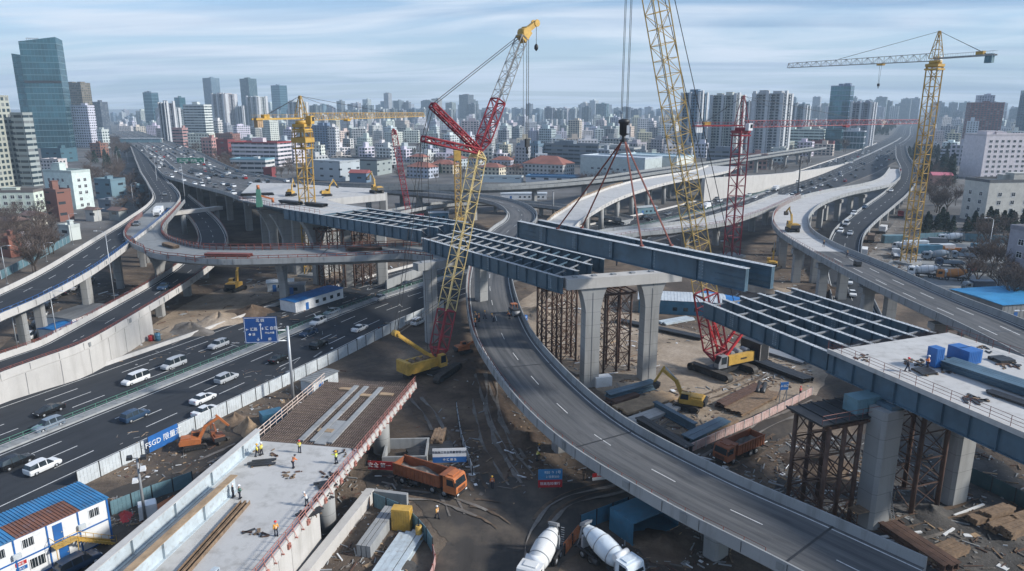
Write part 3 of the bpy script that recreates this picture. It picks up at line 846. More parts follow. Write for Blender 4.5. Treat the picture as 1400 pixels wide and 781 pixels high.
# ground-level road passing under it
S12 = Path([(1180, 520, 0.3), (1148, 450, 0.3), (1134, 400, 0.5), (1128, 365, 2.2), (1135, 325, 5.5), (1152, 305, 7.5), (1185, 281, 9), (1210, 263, 9.3), (1226, 246, 9.5), (1230, 230, 9.5), (1224, 214, 9.5), (1224, 200, 9.5)], 10.5, 1, 4.0)
S12T = viaduct('curved_road', 'two-lane road with cars curving down under the wide ramp at the right', S12, 1.7, 'asph', 'conc', parh=1.0)
piers(S12T, S12, every(S12, 24)[4:], 'rect', 2.0, 1.7)
# retaining wall at the far right of the pale ramp
T = thing('retaining_wall', 'long pale concrete retaining wall beside the expressway at the upper right', 'wall', tuple(at(1000, 255)))
m = MB(); RWP = Path([(962, 276, 0), (1010, 268, 0), (1068, 256, 0), (1120, 240, 0), (1160, 223, 0)], 3.0, -1, 8.0)
nR = len(RWP.p)
def rwh(i): return max(1.0, 13.0 * (1 - i / (nR - 1)) ** 1.1)
for i in range(nR - 1):
    q0, q1, r0, r1 = RWP.pt(i, 0), RWP.pt(i + 1, 0), RWP.pt(i, 2), RWP.pt(i + 1, 2); u0, u1 = Vector((0, 0, rwh(i))), Vector((0, 0, rwh(i + 1)))
    m.hexa([q0, q1, r1, r0, q0 + u0, q1 + u1, r1 + u1, r0 + u0])
m.build('wall', M['conc_l'], T, world=True)
add_ruts()
# ------------------------------------------------------------------ steel flyover
def igirder(mb, P, Q, h, fw=0.7, tw=0.06, stiff=3.0, studs=True):
    """I girder with its top edge from P to Q"""
    P, Q = Vector(P), Vector(Q); d = (Q - P).normalized(); n = Vector((d.y, -d.x, 0)).normalized(); up = Vector((0, 0, 1))
    mb.c = 0
    mb.beam(P - up * (h / 2), Q - up * (h / 2), tw, h - .1)
    mb.beam(P - up * (h - .03), Q - up * (h - .03), fw, .06)
    k = stiff; L = (Q - P).length
    while k < L - .3:
        c = P + d * k
        for s in (-1, 1): mb.beam(c + n * s * .16 - up * .1, c + n * s * .16 - up * (h - .08), .05, .26, up=d) if False else mb.cboxr(c + n * s * .19 - up * (h / 2), d, .05, .32, h - .14)
        k += stiff
    mb.c = 3; k = 7.3
    while k < L - 2:
        for s in (-1, 1): mb.cboxr(P + d * k + n * s * (tw / 2 + .02) - up * (h / 2), d, .9, .03, h - .5)
        mb.c = 2
        for s in (-1, 1):
            for q in (-.3, .3):
                for z in range(6): mb.cboxr(P + d * (k + q) + n * s * (tw / 2 + .045) - up * (.5 + z * (h - 1) / 5), d, .09, .03, .09)
        mb.c = 3; k += 9.6
    mb.c = 1
    mb.beam(P - up * .03, Q - up * .03, fw, .06)
    if studs:
        mb.c = 2; k = .4
        while k < L:
            for s in (-.2, .2): mb.cboxr(P + d * k + n * s + up * .05, d, .08, .08, .1)
            k += .8
    mb.c = 0
GM = [M['steel'], M['steel_l'], M['galv'], M['steel2']]
def span(name, label, P, Q, offs, h, side=1, cross=5.0, flange=.7, skew=0.0):
    P, Q = Vector(P), Vector(Q); d = (Q - P).normalized(); n = Vector((d.y, -d.x, 0)).normalized() * side
    T = thing(name, label, 'bridge span', (P.x, P.y, P.z - h))
    for o in offs:
        mb = MB(); s0 = d * (skew * o)
        igirder(mb, P + n * o + s0, Q + n * o + s0, h, flange)
        mb.build('girder', GM, T, world=True)
    L = (Q - P).length; k = 1.2; up = Vector((0, 0, 1))
    while k < L - .5:
        mb = MB(); a = P + d * (k + skew * offs[0]) + n * offs[0]; b = P + d * (k + skew * offs[-1]) + n * offs[-1]
        mb.beam(a - up * .45, b - up * .45, .25, .22); mb.beam(a - up * (h - .35), b - up * (h - .35), .2, .2)
        for o0, o1 in zip(offs, offs[1:]):
            p0 = P + d * (k + skew * o0) + n * o0; p1 = P + d * (k + skew * o1) + n * o1; mid = (p0 + p1) / 2
            mb.beam(p0 - up * (h - .4), mid - up * .5, .12); mb.beam(p1 - up * (h - .4), mid - up * .5, .12)
        mb.build('cross_frame', M['grey'] if int(k) % 3 else M['steel'], T, world=True)
        k += cross
    return T
SP1 = span('girder_span', 'blue-grey steel girder grid of the flyover left of the yellow boom', (-66, 204.6, 22), (-21.6, 166.7, 22), (0, 5.5, 11, 16), 3.0, -1, 3.6)
SP2 = span('girder_span', 'blue-grey steel girder grid resting on the concrete crosshead under the lifted girder', (-20.6, 161.0, 21.2), (9.0, 121.6, 21.2), (0, 5.6, 11.2, 16.8), 3.0, -1, 3.2, skew=-.42)
SP3 = span('girder_span', 'six blue steel girders with white studded flanges running up to the pale slab', (31.8, 113.6, 19), (42.2, 87.3, 19), (0, 4.0, 8.0, 12.2, 16.2, 20.2), 2.6, -1, 6.2, .62, skew=-.10)
# the girder pair in the air
LG = thing('lifted_girder', 'long blue-grey twin steel girder hanging in the air from red slings', 'girder', (17, 118, 25.2))
LP, LQ = Vector((1.3, 140.5, 28.3)), Vector((33.0, 97.1, 28.3)); LD = (LQ - LP).normalized(); LN = Vector((-LD.y, LD.x, 0)); GH = 3.3
for o in (0, 4.2):
    mb = MB(); igirder(mb, LP + LN * o + LD * (.3 * o), LQ + LN * o + LD * (.3 * o), GH, 1.05, .07, 9.0)
    for e, s in ((LP, 1), (LQ, -1)):
        for z in (.7, 1.6, 2.5): mb.beam(e + LN * (o - .1) + LD * (.3 * o) - Vector((0, 0, z)), e + LN * (o - .1) + LD * (.3 * o + s * 5.5) - Vector((0, 0, z)), .14, .1)
        mb.cboxr(e + LN * o + LD * (.3 * o + s * .05) - Vector((0, 0, GH / 2)), LD, .06, .7, GH - .1)
    mb.build('girder', GM, LG, world=True)
k = 2.0
while k < 53:
    mb = MB(); a = LP + LD * k; b = a + LN * 4.2 + LD * 1.26; up = Vector((0, 0, 1))
    mb.beam(a - up * .6, b - up * .6, .2); mb.beam(a - up * 2.8, b - up * 2.8, .2); mb.beam(a - up * 2.8, b - up * .6, .14)
    mb.build('cross_frame', M['steel'], LG, world=True); k += 6
# deck at the upper left, in front of the highway
FD = Path([(326, 273, 19.5), (350, 278, 21), (372, 282.5, 21.9), (405, 288, 21.97), (438, 293.5, 21.97)], [30, 22, 19, 17, 17], -1, 4.0)
FDT = viaduct('flyover_deck', 'white unfinished concrete deck of the flyover beside the yellow tower crane', FD, 3.0, 'deck', 'steel', par=(None, None), mark=False, edge=.1)
rail_on(FD, 0, .3, 0, 1.2, M['rail_r'], FDT, 'railing', (0, 1), 2.5, .05, 2)
piers(FDT, FD, [14, 36, 58], 'flare', 2.6, 3.0, 9, off=.28)
piers(FDT, FD, [24, 48], 'rect', 3.0, 3.0, off=.7)
T = thing('flyover_deck', 'second pale deck further back carrying two yellow machines', 'bridge deck', tuple(at(430, 290)))
m = MB(); pl = [at(x, y, 20) for x, y in [(330, 264), (352, 271), (445, 272.5), (527, 265), (522, 258), (470, 256), (400, 251), (345, 250)]]
m.prism([(p.x, p.y) for p in pl], 17.6, 20.0); m.build('deck', M['deck'], T, world=True)
for x, y in ((520, 286), (448, 296), (400, 296)):
    p = at(x, y, 0); p = at(x, 268, 17); o = pier_mesh('rect', 17.6, 3.0).build('pier', M['pier'], T); o.location = (p.x - T.location.x, p.y + 6 - T.location.y, 0)
# piers of the spans
def crosshead_pier(label, A, B, top, ch, over, w, kind='flare', cap=4.6, cw=2.6, capconc='conc_l'):
    A, B = Vector((A[0], A[1], 0)), Vector((B[0], B[1], 0)); d = (B - A).normalized()
    T = thing('bridge_pier', label, 'pier', tuple((A + B) / 2)); rz = math.atan2(d.y, d.x)
    for p in (A, B):
        o = pier_mesh(kind, top - ch, w, cap).build('column', M['pier'], T); o.location = p - T.location; o.rotation_euler = (0, 0, rz)
    m = MB(); a = A - d * over[0]; b = B + d * over[1]
    m.beam((a.x, a.y, top - ch / 2 + .003), (b.x, b.y, top - ch / 2 + .003), cw, ch); m.build('crosshead', M[capconc], T, world=True)
    m = MB()
    for k in range(6):
        q = a.lerp(b, (k + .5) / 6); m.cboxr((q.x, q.y, top + .1), d, .8, .9, .22)
    m.build('bearing', M['grey'], T, world=True)
    return T
crosshead_pier('pair of tall flared concrete columns carrying a broad pale crosshead in the middle', (14.3, 123.9), (25.6, 127.4), 20.9, 1.9, (5.2, 5.6), 2.9, 'flare', 5.0, 3.0)
m = MB()
crosshead_pier('tall square pier rising beside the expressway behind the yellow crawler crane', (-17.7, 149.3), (-7.0, 157.0), 18.2, 1.6, (3.4, 4), 2.6, 'rect', cw=2.4, capconc='conc')
crosshead_pier('two heavy square piers under the blue girder at the lower right', (44.6, 78.6), (57.6, 84.0), 16.0, .5, (.5, .5), 3.4, 'rect', cw=2.2, capconc='steel')
crosshead_pier('pair of square piers under the flyover left of the boom', (-47.5, 201), (-38.0, 203), 18.8, 1.2, (2, 2), 3.2, 'rect', capconc='conc')
crosshead_pier('pair of square piers under the flyover beside the tower crane', (-66, 216), (-56, 220), 18.8, 1.2, (2, 2), 3.2, 'rect', capconc='conc')
# right-hand deck slab
SR = Path([(41.6, 88.2, 19.3), (42.0, 87.2, 19.3), (50.4, 64.4, 19.0), (61.5, 34, 18.6)], 21, -1, 3.0, world=True)
SRT = thing('deck_slab', 'pale concrete slab on deep blue girders at the right with workers and blue boxes', 'bridge deck', (42, 87, 0))
m = MB(); SR.sweep(m, [(0, -.5, 0), (1, .5, 0), (1, .5, -.32), (0, -.5, -.32)]); m.build('slab', M['deck'], SRT, world=True)
for k in range(6):
    m = MB(); SR.sweep(m, [(k / 5, -.05, -.33), (k / 5, .05, -.33), (k / 5, .05, -2.9), (k / 5, -.05, -2.9)])
    SR.sweep(m, [(k / 5, -.4, -2.9), (k / 5, .4, -2.9), (k / 5, .4, -2.98), (k / 5, -.4, -2.98)])
    if k == 0:
        for i in range(1, len(SR.p) - 1): m.cboxr(SR.pt(i, -.22, -1.6), SR.t[i], .06, .34, 2.5)
    m.build('girder', M['steel'], SRT, world=True)
m = MB(); SR.sweep(m, [(0, -.5, .0), (0, -.2, .0), (0, -.2, .28), (0, -.5, .28)]); m.build('kerb', M['conc_l'], SRT, world=True)
rail_on(SR, 0, -.35, .28, 1.15, M['rail_r'], SRT, 'railing', (0, 1), 2.2, .035, 3)
rail_on(SR, 1, 0, .0, 1.1, M['rail_r'], SRT, 'railing', (0, .5), 2.2, .035, 2)
m = MB()
for k in range(60):
    o = .3 + k * .34; p = SR.pt(0, o, .12); q = p - SR.t[0] * RND.uniform(.9, 1.5); m.tube(p, q, .025, 4, caps=False)
    p = SR.pt(0, o, -.15); q = p - SR.t[0] * RND.uniform(.9, 1.5); m.tube(p, q, .025, 4, caps=False)
m.build('rebar', M['rust'], SRT, world=True)
# ------------------------------------------------------------------ rusty shoring towers
def shoring(label, c, lx, ly, h, rz, nx=3, ny=2, platform=True, r=.22):
    T = thing('shoring_tower', label, 'shoring tower', (c[0], c[1], 0), rz, 'rusty shoring towers')
    xs = [lx * (i / (nx - 1) - .5) for i in range(nx)]; ys = [ly * (j / (ny - 1) - .5) for j in range(ny)]
    for x in xs:
        for y in ys:
            m = MB(); m.tube((x, y, -.2), (x, y, h), r, 10); m.box(x - .4, x + .4, y - .4, y + .4, 0, .08); m.build('post', M['rust'], T)
    lv = max(2, int(h / 3.2)); m = MB()
    for k in range(lv):
        z0 = h * k / lv + .4; z1 = h * (k + 1) / lv
        for y in ys:
            for a, b in zip(xs, xs[1:]):
                m.beam((a, y, z0), (b, y, z1), .1); m.beam((a, y, z1), (b, y, z0), .1); m.beam((a, y, z1), (b, y, z1), .14)
        for x in xs:
            for a, b in zip(ys, ys[1:]):
                m.beam((x, a, z0), (x, b, z1), .1); m.beam((x, a, z1), (x, b, z0), .1); m.beam((x, a, z1), (x, b, z1), .14)
    m.build('bracing', M['rust'], T)
    if platform:
        m = MB()
        for y in ys: m.beam((-lx / 2 - .8, y, h + .2), (lx / 2 + .8, y, h + .2), .35, .4)
        for k in range(5):
            x = (-.5 + k / 4) * (lx + 1); m.beam((x, -ly / 2 - .7, h + .52), (x, ly / 2 + .7, h + .52), .3, .24)
        m.build('head_beam', M['rust'], T)
    return T
shoring('rusty tube shoring tower left of the flared concrete columns', at(762, 500) + Vector((0, 4, 0)), 6.5, 5, 15.2, .32, 3, 3)
shoring('rusty tube shoring tower between the two flared columns', at(842, 512) + Vector((-.5, 3.5, 0)), 5.5, 4.5, 15.6, .32, 3, 2)
shoring('tall rusty shoring tower left of the lower right piers', (38.6, 80.3), 4.8, 5.4, 13.4, .35, 3, 2, r=.28)
shoring('tall rusty shoring tower between the two lower right piers', (52.0, 84.0), 4.4, 5, 14.6, .35, 2, 2, r=.3)
shoring('dark rusty shoring under the flyover nearest the yellow tower crane', at(455, 392), 6, 6, 16.5, .5, 3, 2)
shoring('dark rusty shoring under the flyover beside the square piers', at(497, 388), 7, 6, 16.5, .5, 4, 2)
T = thing('work_platform', 'dark work platform with a grey box cabin on top of the lower right shoring', 'platform', (42.2, 81.6, 14.15), .35)
m = MB(); m.box(-8.0, 2.5, -3.2, 2.6, 0.05, .2)
for k in range(6): m.box(-8.0 + k * 1.9, -7.8 + k * 1.9, -3.4, 2.8, .2, .32)
m.build('floor', M['dark'], T)
m = MB(); m.box(-2, 2.2, -2.4, -.2, .25, 2.2)
for k in range(6): m.box(-1.9 + k * .7, -1.75 + k * .7, -2.46, -2.4, .4, 2.1)
m.build('cabin', M['teal'], T)
m = MB()
for k in range(6):
    m.tube((-7.9 + k * 2, -3.2, .3), (-7.9 + k * 2, -3.2, 1.4), .03, 4)
for z in (.85, 1.4): m.tube((-7.9, -3.2, z), (2.1, -3.2, z), .03, 4)
m.build('railing', M['rail_r'], T)
# ------------------------------------------------------------------ deck in the foreground
S14Z = 6.0
S14 = thing('bridge_deck', 'unfinished concrete deck in the foreground with workers and brown reinforcement', 'bridge deck', (-24.4, 60.9, 0), math.atan2(.985, .172) - math.pi / 2)
m = MB(); m.box(-15.3, 0, -30, 26, S14Z - .35, S14Z); m.build('slab', M['deck'], S14)
m = MB(); m.extr([(-13.0, S14Z - .35), (-12, 4.2), (-3, 4.2), (-1.6, S14Z - .35)], -30, 48); m.build('box_girder', M['conc'], S14)
m = MB(); m.box(-15.3, 0, 26.003, 48.5, S14Z - .55, S14Z - .25); m.build('formwork', M['mud'], S14)
m = MB()
for k in range(44): m.box(-15.1 + k * .345, -15.02 + k * .345, 25, 48.3, S14Z - .16, S14Z - .09)
for k in range(22): m.box(-15.2, -.1, 26.2 + k * 1.02, 26.26 + k * 1.02, S14Z - .09, S14Z - .03)
for k in range(40):
    x = -15 + k * .38; m.tube((x, 48.2, S14Z - .18), (x, 49.4 + RND.uniform(0, .7), S14Z - .1), .03, 4)
m.build('rebar', paint('rebar_steel', (.20, .152, .125), .7, .4, .5, 1.2, dirtc=(.06, .04, .03)), S14)
m = MB()
for x in (-9.6, -7.9, -5.4):
    m.box(x, x + .75, 27, 47, S14Z - .1, S14Z + .12)
m.box(-7.1, -5.5, 26.5, 34, S14Z - .1, S14Z + .02); m.build('concrete_strip', M['conc'], S14)
m = MB()
for x, y, a in ((-8.3, 30, .3), (-7.6, 43, .2), (-4.3, 44, .1), (-11.5, 45, .4)):
    m.box(x, x + 2.2, y, y + 1.0, S14Z - .1, S14Z + .1)
m.build('plywood', M['ply'], S14)
m = MB(); m.extr([(0, S14Z - .5), (.35, S14Z - .45), (.3, S14Z + .5), (.02, S14Z + .5)], -30, 49); m.build('edge_beam', M['conc_l'], S14)
m = MB(); m.box(-14.8, .04, -30, 12.5, -.3, S14Z - .36)
for k in range(13): m.box(.04, .09, -28 + k * 2.8, -27.9 + k * 2.8, .1, S14Z - .5)
m.build('abutment', M['conc_l'], S14)
for (x, y) in ((-.6, 16.5), (-10.5, 17.5), (-.9, 37), (-11, 38)):
    mm = pier_mesh('round', 4.2 if x < -5 else S14Z - .36, 2.5); o = mm.build('pier', M['pier'], S14); o.location = (x - .6, y, 0)
m = MB(); y = -30.0
while y < 49:
    m.tube((.16, y, S14Z + .4), (.16, y, S14Z + 1.5), .05, 5); m.box(.1, .7, y - .06, y + .06, S14Z - .2, S14Z - .08); m.tube((.6, y, S14Z - .1), (.18, y, S14Z + .9), .04, 4)
    if int(y * 2) % 9 == 0: m.box(.3, .55, y - .25, y + .25, S14Z - .5, S14Z + .1)
    y += 1.5
for z in (.7, 1.1, 1.5): m.tube((.16, -30, S14Z + z), (.16, 49, S14Z + z), .04, 5)
m.build('railing', paint('pink_rail', (0.42, 0.17, 0.13), .6, .3, .5, .8, dirtc=(.5, .45, .42)), S14)
m = MB(); y = 20.0
while y < 48.5:
    m.tube((-15.4, y, S14Z - .3), (-15.4, y, S14Z + 1.3), .05, 5); y += 1.7
for z in (.2, .7, 1.25): m.tube((-15.4, 20, S14Z + z), (-15.4, 48.5, S14Z + z), .06, 5)
m.build('railing', paint('striped_rail', (0.62, 0.50, 0.42), .6, .3, .5, 1.3, dirtc=(.35, .10, .08)), S14)
# the steel girders laid on it
def rest_girder(label, x, y0, y1, h, mats, z=S14Z, parent=S14):
    T = thing('steel_girder', label, 'girder', tuple(parent.matrix_world @ Vector((0, 0, 0))))
    return T
def s14pt(x, y, z=0):
    c, s = math.cos(S14.rotation_euler[2]), math.sin(S14.rotation_euler[2])
    return Vector((-24.4 + c * x - s * y, 60.9 + s * x + c * y, z))
for lab, x, y0, y1 in (('long pale primed steel girder lying along the left edge of the foreground deck', -14.4, -30, 25.5), ('shorter pale primed girder with a rust-stained top beside the longest one on the deck', -10.9, -30, 13.5)):
    T = thing('steel_girder', lab, 'girder', tuple(s14pt(x, 0, S14Z + .01)), S14.rotation_euler[2])
    m = MB(); m.box(-.04, .04, y0, y1, .06, 1.94); m.box(-.4, .4, y0, y1, 0, .06)
    k = y0 + 2
    while k < y1: m.box(-.34, .34, k, k + .05, .06, 1.93); k += 7
    m.build('web', M['steel_p'], T)
    m = MB(); m.box(-.45, .45, y0, y1, 1.94, 2.02); m.build('top_flange', M['ply'] if x > -12 else M['conc_l'], T)
T = thing('steel_channel', 'rust-brown steel channels lying side by side on the foreground deck', 'steel channels', tuple(s14pt(-7.6, 0, S14Z + .01)), S14.rotation_euler[2] + .06)
for dx in (-.45, .15):
    m = MB(); m.box(dx, dx + .5, -30, 11, 0, .06); m.box(dx, dx + .05, -30, 11, .06, .45); m.box(dx + .45, dx + .5, -30, 11, .06, .45); m.build('channel', M['wood'], T)
T = thing('steel_girder', 'short pale girder end lying near the worker in orange on the deck', 'girder', tuple(s14pt(-4.6, -7.5, S14Z + .01)), S14.rotation_euler[2] - .12)
m = MB(); m.box(-.04, .04, -14, 6, .06, 1.0); m.box(-.3, .3, -14, 6, 0, .06); m.box(-.3, .3, -14, 6, 1.0, 1.06); m.box(-.28, .28, 5.95, 6, .06, 1.0); m.build('web', M['steel_p'], T)
# ------------------------------------------------------------------ cranes
def lattice(mb, P, Q, w0, h0, w1, h1, bay, side, ch=.14, br=.07, tri=False, ends=True):
    """four-chord lattice from P to Q; side: horizontal direction of its width"""
    P, Q = Vector(P), Vector(Q); d = (Q - P); L = d.length; d.normalize()
    a = Vector(side).normalized(); b = a.cross(d).normalized(); n = max(2, int(L / bay))
    def pt(k, i):
        t = k / n; w = w0 + (w1 - w0) * t; h = h0 + (h1 - h0) * t; c = P + d * (L * t)
        if tri:
            o = [(-.5, -.5), (.5, -.5), (0, .5)][i]
        else:
            o = [(-.5, -.5), (.5, -.5), (.5, .5), (-.5, .5)][i]
        return c + a * (o[0] * w) + b * (o[1] * h)
    m = 3 if tri else 4
    for i in range(m): mb.tube(pt(0, i), pt(n, i), ch / 2, 5, caps=False)
    for k in range(n):
        for i in range(m):
            j = (i + 1) % m
            if (k + i) % 2: mb.tube(pt(k, i), pt(k + 1, j), br / 2, 4, caps=False)
            else: mb.tube(pt(k, j), pt(k + 1, i), br / 2, 4, caps=False)
            mb.tube(pt(k, i), pt(k, j), br / 2, 4, caps=False)
    if ends:
        for i in range(m): mb.tube(pt(n, i), pt(n, (i + 1) % m), ch / 2, 4, caps=False)
def rope(mb, P, Q, r=.05, n=5): mb.tube(P, Q, r, n, caps=False)
def sag(mb, P, Q, s, r=.05, k=8):
    P, Q = Vector(P), Vector(Q); prev = P
    for i in range(1, k + 1):
        t = i / k; c = P.lerp(Q, t) - Vector((0, 0, 4 * s * t * (1 - t))); rope(mb, prev, c, r); prev = c
def tower_crane(label, base, zj, zt, jib, cj, mat, mw=2.0, jibh=1.8, cabc='whitep', cwc='grey', troll=.5, rope_dn=8, jibmat=None, mid=None, frame=None):
    T = thing('tower_crane', label, 'tower crane', (base.x, base.y, 0)); B = Vector((base.x, base.y, 0)); up = Vector((0, 0, 1))
    J = Vector((jib[0], jib[1], zj)); C = Vector((cj[0], cj[1], zj)); c0 = B + up * zj
    d = (J - c0).normalized(); s = Vector((-d.y, d.x, 0))
    m = MB(); lattice(m, B, B + up * (zj - 2.4), mw, mw, mw, mw, mw * .9, s, .13 * mw, .055 * mw); m.build('mast', mat, T, world=True)
    m = MB(); m.cboxr(B + up * .4, d, mw + 3, mw + 3, .8); m.build('foundation', M['conc'], T, world=True)
    m = MB(); m.cboxr(B + up * (zj - 2.0), d, mw + .7, mw + .7, .8); m.tube(B + up * (zj - 1.6), B + up * (zj - .6), mw * .55, 14); m.cboxr(B + up * (zj - 3.2), d, mw + .9, mw + .9, .5); m.build('slewing_ring', M['yel'] if mat != M['red'] else mat, T, world=True)
    m = MB(); m.cboxr(B + up * (zj - .4) + s * (-mw * .5 - .9) + d * .6, d, 1.9, 1.5, 2.3)
    cb = m.build('cab', M[cabc], T, world=True)
    m = MB(); m.cboxr(B + up * (zj - .15) + s * (-mw * .5 - .9) + d * 1.57, d, .06, 1.3, 1.4); m.cboxr(B + up * (zj - .15) + s * (-mw * .5 - 1.67) + d * .9, d, 1.0, .06, 1.2); m.build('cab_window', M['glass'], cb, world=True)
    m = MB(); lattice(m, c0, B + up * zt, mw * .9, mw * .9, .5, .5, mw * .8, s, .26, .13); m.build('tower_head', mat, T, world=True)
    m = MB(); lattice(m, c0 + d * 1.2 + up * (jibh * .2), J + up * (jibh * .2), 1.5, jibh, 1.2, jibh * .7, 1.9, s * -1, .22, .11, tri=True)
    m.build('jib', jibmat or mat, T, world=True)
    m = MB(); L = (C - c0).length; e = (C - c0).normalized()
    for o in (-.7, .7): m.beam(c0 + s * o, C + s * o, .3, .45)
    k = 1.0
    while k < L: m.beam(c0 + e * k - s * .7, c0 + e * k + s * .7, .12); m.tube(c0 + e * k + s * .8, c0 + e * k + s * .8 + up * 1.1, .03, 4, caps=False); m.tube(c0 + e * k - s * .8, c0 + e * k - s * .8 + up * 1.1, .03, 4, caps=False); k += 1.6
    for o in (-.8, .8): m.tube(c0 + s * o + up * 1.1, C + s * o + up * 1.1, .03, 4, caps=False)
    m.build('counter_jib', jibmat or mat, T, world=True)
    m = MB()
    for k in range(3): m.cboxr(C - e * (1.0 + k * .75) - up * .9, e, .65, 1.2, 2.6)
    m.build('counterweight', M[cwc], T, world=True)
    m = MB(); m.cboxr(C - e * 4.6 + up * .7, e, 2.2, 1.2, 1.1); m.build('winch', M['yel'], T, world=True)
    m = MB(); top = B + up * zt
    for o in (-.3, .3):
        rope(m, top, c0.lerp(J, .62) + s * o * .3 + up * jibh * .7, .06); rope(m, top, c0.lerp(C, .85) + s * o + up * .3, .06)
    if (J - c0).length > 60: rope(m, top, c0.lerp(J, .3) + up * jibh * .7, .05)
    m.build('pendant', M['dark'], T, world=True)
    tp = c0.lerp(J, troll); m = MB(); m.cboxr(tp - up * (jibh * .3 + .3), d, 2.0, 1.5, .5)
    for o in (-.9, .9): m.tube(tp + d * o - s * .9 - up * jibh * .3, tp + d * o + s * .9 - up * jibh * .3, .2, 8)
    tr = m.build('trolley', M['yel'] if mat != M['red'] else mat, T, world=True)
    m = MB(); hp = tp - up * rope_dn
    for o in (-.35, .35): rope(m, tp + d * o - up * .5, hp + d * o * .4, .04)
    m.cboxr(hp - up * .4, d, .7, .4, .9); m.tube(hp - up * .8, hp - up * 1.5, .12, 6); m.build('hook', M['dark'], T, world=True)
    if frame:
        m = MB(); m.cboxr(B + up * frame, d, mw + 1.5, mw + 1.5, 1.4); m.cboxr(B + up * (frame + 2.4), d, mw + 1.1, mw + 1.1, .35); m.cboxr(B + up * (frame - 2.4), d, mw + 1.1, mw + 1.1, .35)
        for a in (-1, 1):
            for b in (-1, 1): m.beam(B + d * a * (mw / 2 + .45) + s * b * (mw / 2 + .45) + up * (frame - 2.4), B + d * a * (mw / 2 + .45) + s * b * (mw / 2 + .45) + up * (frame + 2.4), .2)
        m.build('climbing_frame', mat, T, world=True)
    return T
b = at(427, 377)
tower_crane('yellow tower crane standing in front of the flyover at the left centre', b, 47.2, 53.5, (-36, 297), (-69, 195), M['gold'], 3.3, 2.1, 'yel', 'ply', .3, 5, jibmat=M['gold'], frame=41)
b = at(1241, 361)
tower_crane('tall yellow tower crane above the parked concrete mixers at the right', b, 65.0, 73, (102.5, 275.5), (138.6, 213.5), M['gold'], 3.3, 2.3, 'whitep', 'teal', .33, 7, jibmat=M['lat_g'])
b = at(1000, 351)
tower_crane('dark red tower crane rising between the unfinished ramps in front of the tower blocks', b, 44.5, 54, (162, 291), (59.5, 238), M['red'], 3.8, 2.2, 'whitep', 'whitep', .55, 6)

def crawler_base(T, c, rz, length, gauge, h=1.5, w=1.2):
    """two crawler tracks and a carbody; world rotation rz"""
    Mx = Matrix.Translation(c) @ Matrix.Rotation(rz, 4, 'Z')
    for s in (-1, 1):
        m = MB(); n = 10; prof = []
        r = h / 2
        for k in range(n + 1):
            a = -math.pi / 2 + math.pi * k / n; prof.append((length / 2 - r + math.cos(a) * r, r + math.sin(a) * r))
        for k in range(n + 1):
            a = math.pi / 2 + math.pi * k / n; prof.append((-length / 2 + r + math.cos(a) * r, r + math.sin(a) * r))
        y0 = s * gauge / 2 - w / 2
        pts0 = [Mx @ Vector((x, y0, z)) for x, z in prof]; pts1 = [Mx @ Vector((x, y0 + w, z)) for x, z in prof]
        N = len(prof)
        for k in range(N):
            j = (k + 1) % N; m.quad(pts0[j], pts0[k], pts1[k], pts1[j])
        # shoe plates
        per = []
        for k in range(N):
            a = Vector((prof[k][0], 0, prof[k][1])); b = Vector((prof[(k + 1) % N][0], 0, prof[(k + 1) % N][1])); L = (b - a).length; q = max(1, int(L / .32))
            for i in range(q):
                t = (i + .5) / q; mid = a.lerp(b, t); dd = (b - a).normalized(); nn = Vector((dd.z, 0, -dd.x))
                e0 = mid - dd * .1; e1 = mid + dd * .1
                pp = []
                for yy in (y0 - .06, y0 + w + .06):
                    for (e, o) in ((e0, 0), (e1, 0), (e1, .09), (e0, .09)):
                        v = e + nn * o; pp.append(Mx @ Vector((v.x, yy, v.z)))
                m.hexa([pp[0], pp[1], pp[5], pp[4], pp[3], pp[2], pp[6], pp[7]])
        tr = m.build('track', M['track'], T, world=True)
        m = MB()
        ins = [(x * .93, r + (z - r) * .78) for x, z in prof]
        for yy, fl in ((y0 + .12, 1), (y0 + w - .12, 0)):
            P_ = [Mx @ Vector((x, yy, z)) for x, z in ins]; m.poly(P_ if fl else P_[::-1])
        k = -length / 2 + r
        while k <= length / 2 - r + .01:
            for yy in (y0 - .02, y0 + w - .14):
                m.tube(Mx @ Vector((k, yy, r * .75)), Mx @ Vector((k, yy + .16, r * .75)), r * .38, 9)
            k += r * 1.1
        m.build('roller', M['dark'], tr, world=True)
    m = MB(); m.box(-length * .18, length * .18, -gauge / 2 + w / 2, gauge / 2 - w / 2, h * .35, h * .85, Mx); m.tube(c + Vector((0, 0, h * .85)), c + Vector((0, 0, h + .25)), gauge * .22, 16)
    m.build('carbody', M['dark'], T, world=True)
# crawler crane with the luffing jib
cc = at(583, 512, 0); hd = (at(600, 497, 2) - at(548, 513, 2)); hd.z = 0; hd.normalize(); hs = Vector((-hd.y, hd.x, 0)); up = Vector((0, 0, 1))
CR1 = thing('crawler_crane', 'yellow crawler crane with a red-jointed luffing boom beside the muddy track', 'crawler crane', tuple(cc))
tdir = at(621, 503) - at(584, 528); crawler_base(CR1, cc + Vector((1.3, 0.2, 0)), math.atan2(tdir.y, tdir.x), 9.0, 6.6, 1.5, 1.25)
Mx = Matrix.Translation(cc + up * 1.6) @ Matrix.Rotation(math.atan2(hd.y, hd.x), 4, 'Z') @ Matrix.Diagonal((.74, .85, .95, 1))
m = MB(); m.extr([(-6.6, .3), (-5.6, 0), (3.2, 0), (3.2, 1.9), (-6.0, 2.1), (-6.6, 1.8)], -1.9, -1.2, Mx); m.extr([(-6.6, .3), (-5.6, 0), (3.2, 0), (3.2, 1.9), (-6.0, 2.1), (-6.6, 1.8)], 1.2, 1.9, Mx)
m.box(-6.4, 3.0, -1.19, 1.19, .2, 1.2, Mx)
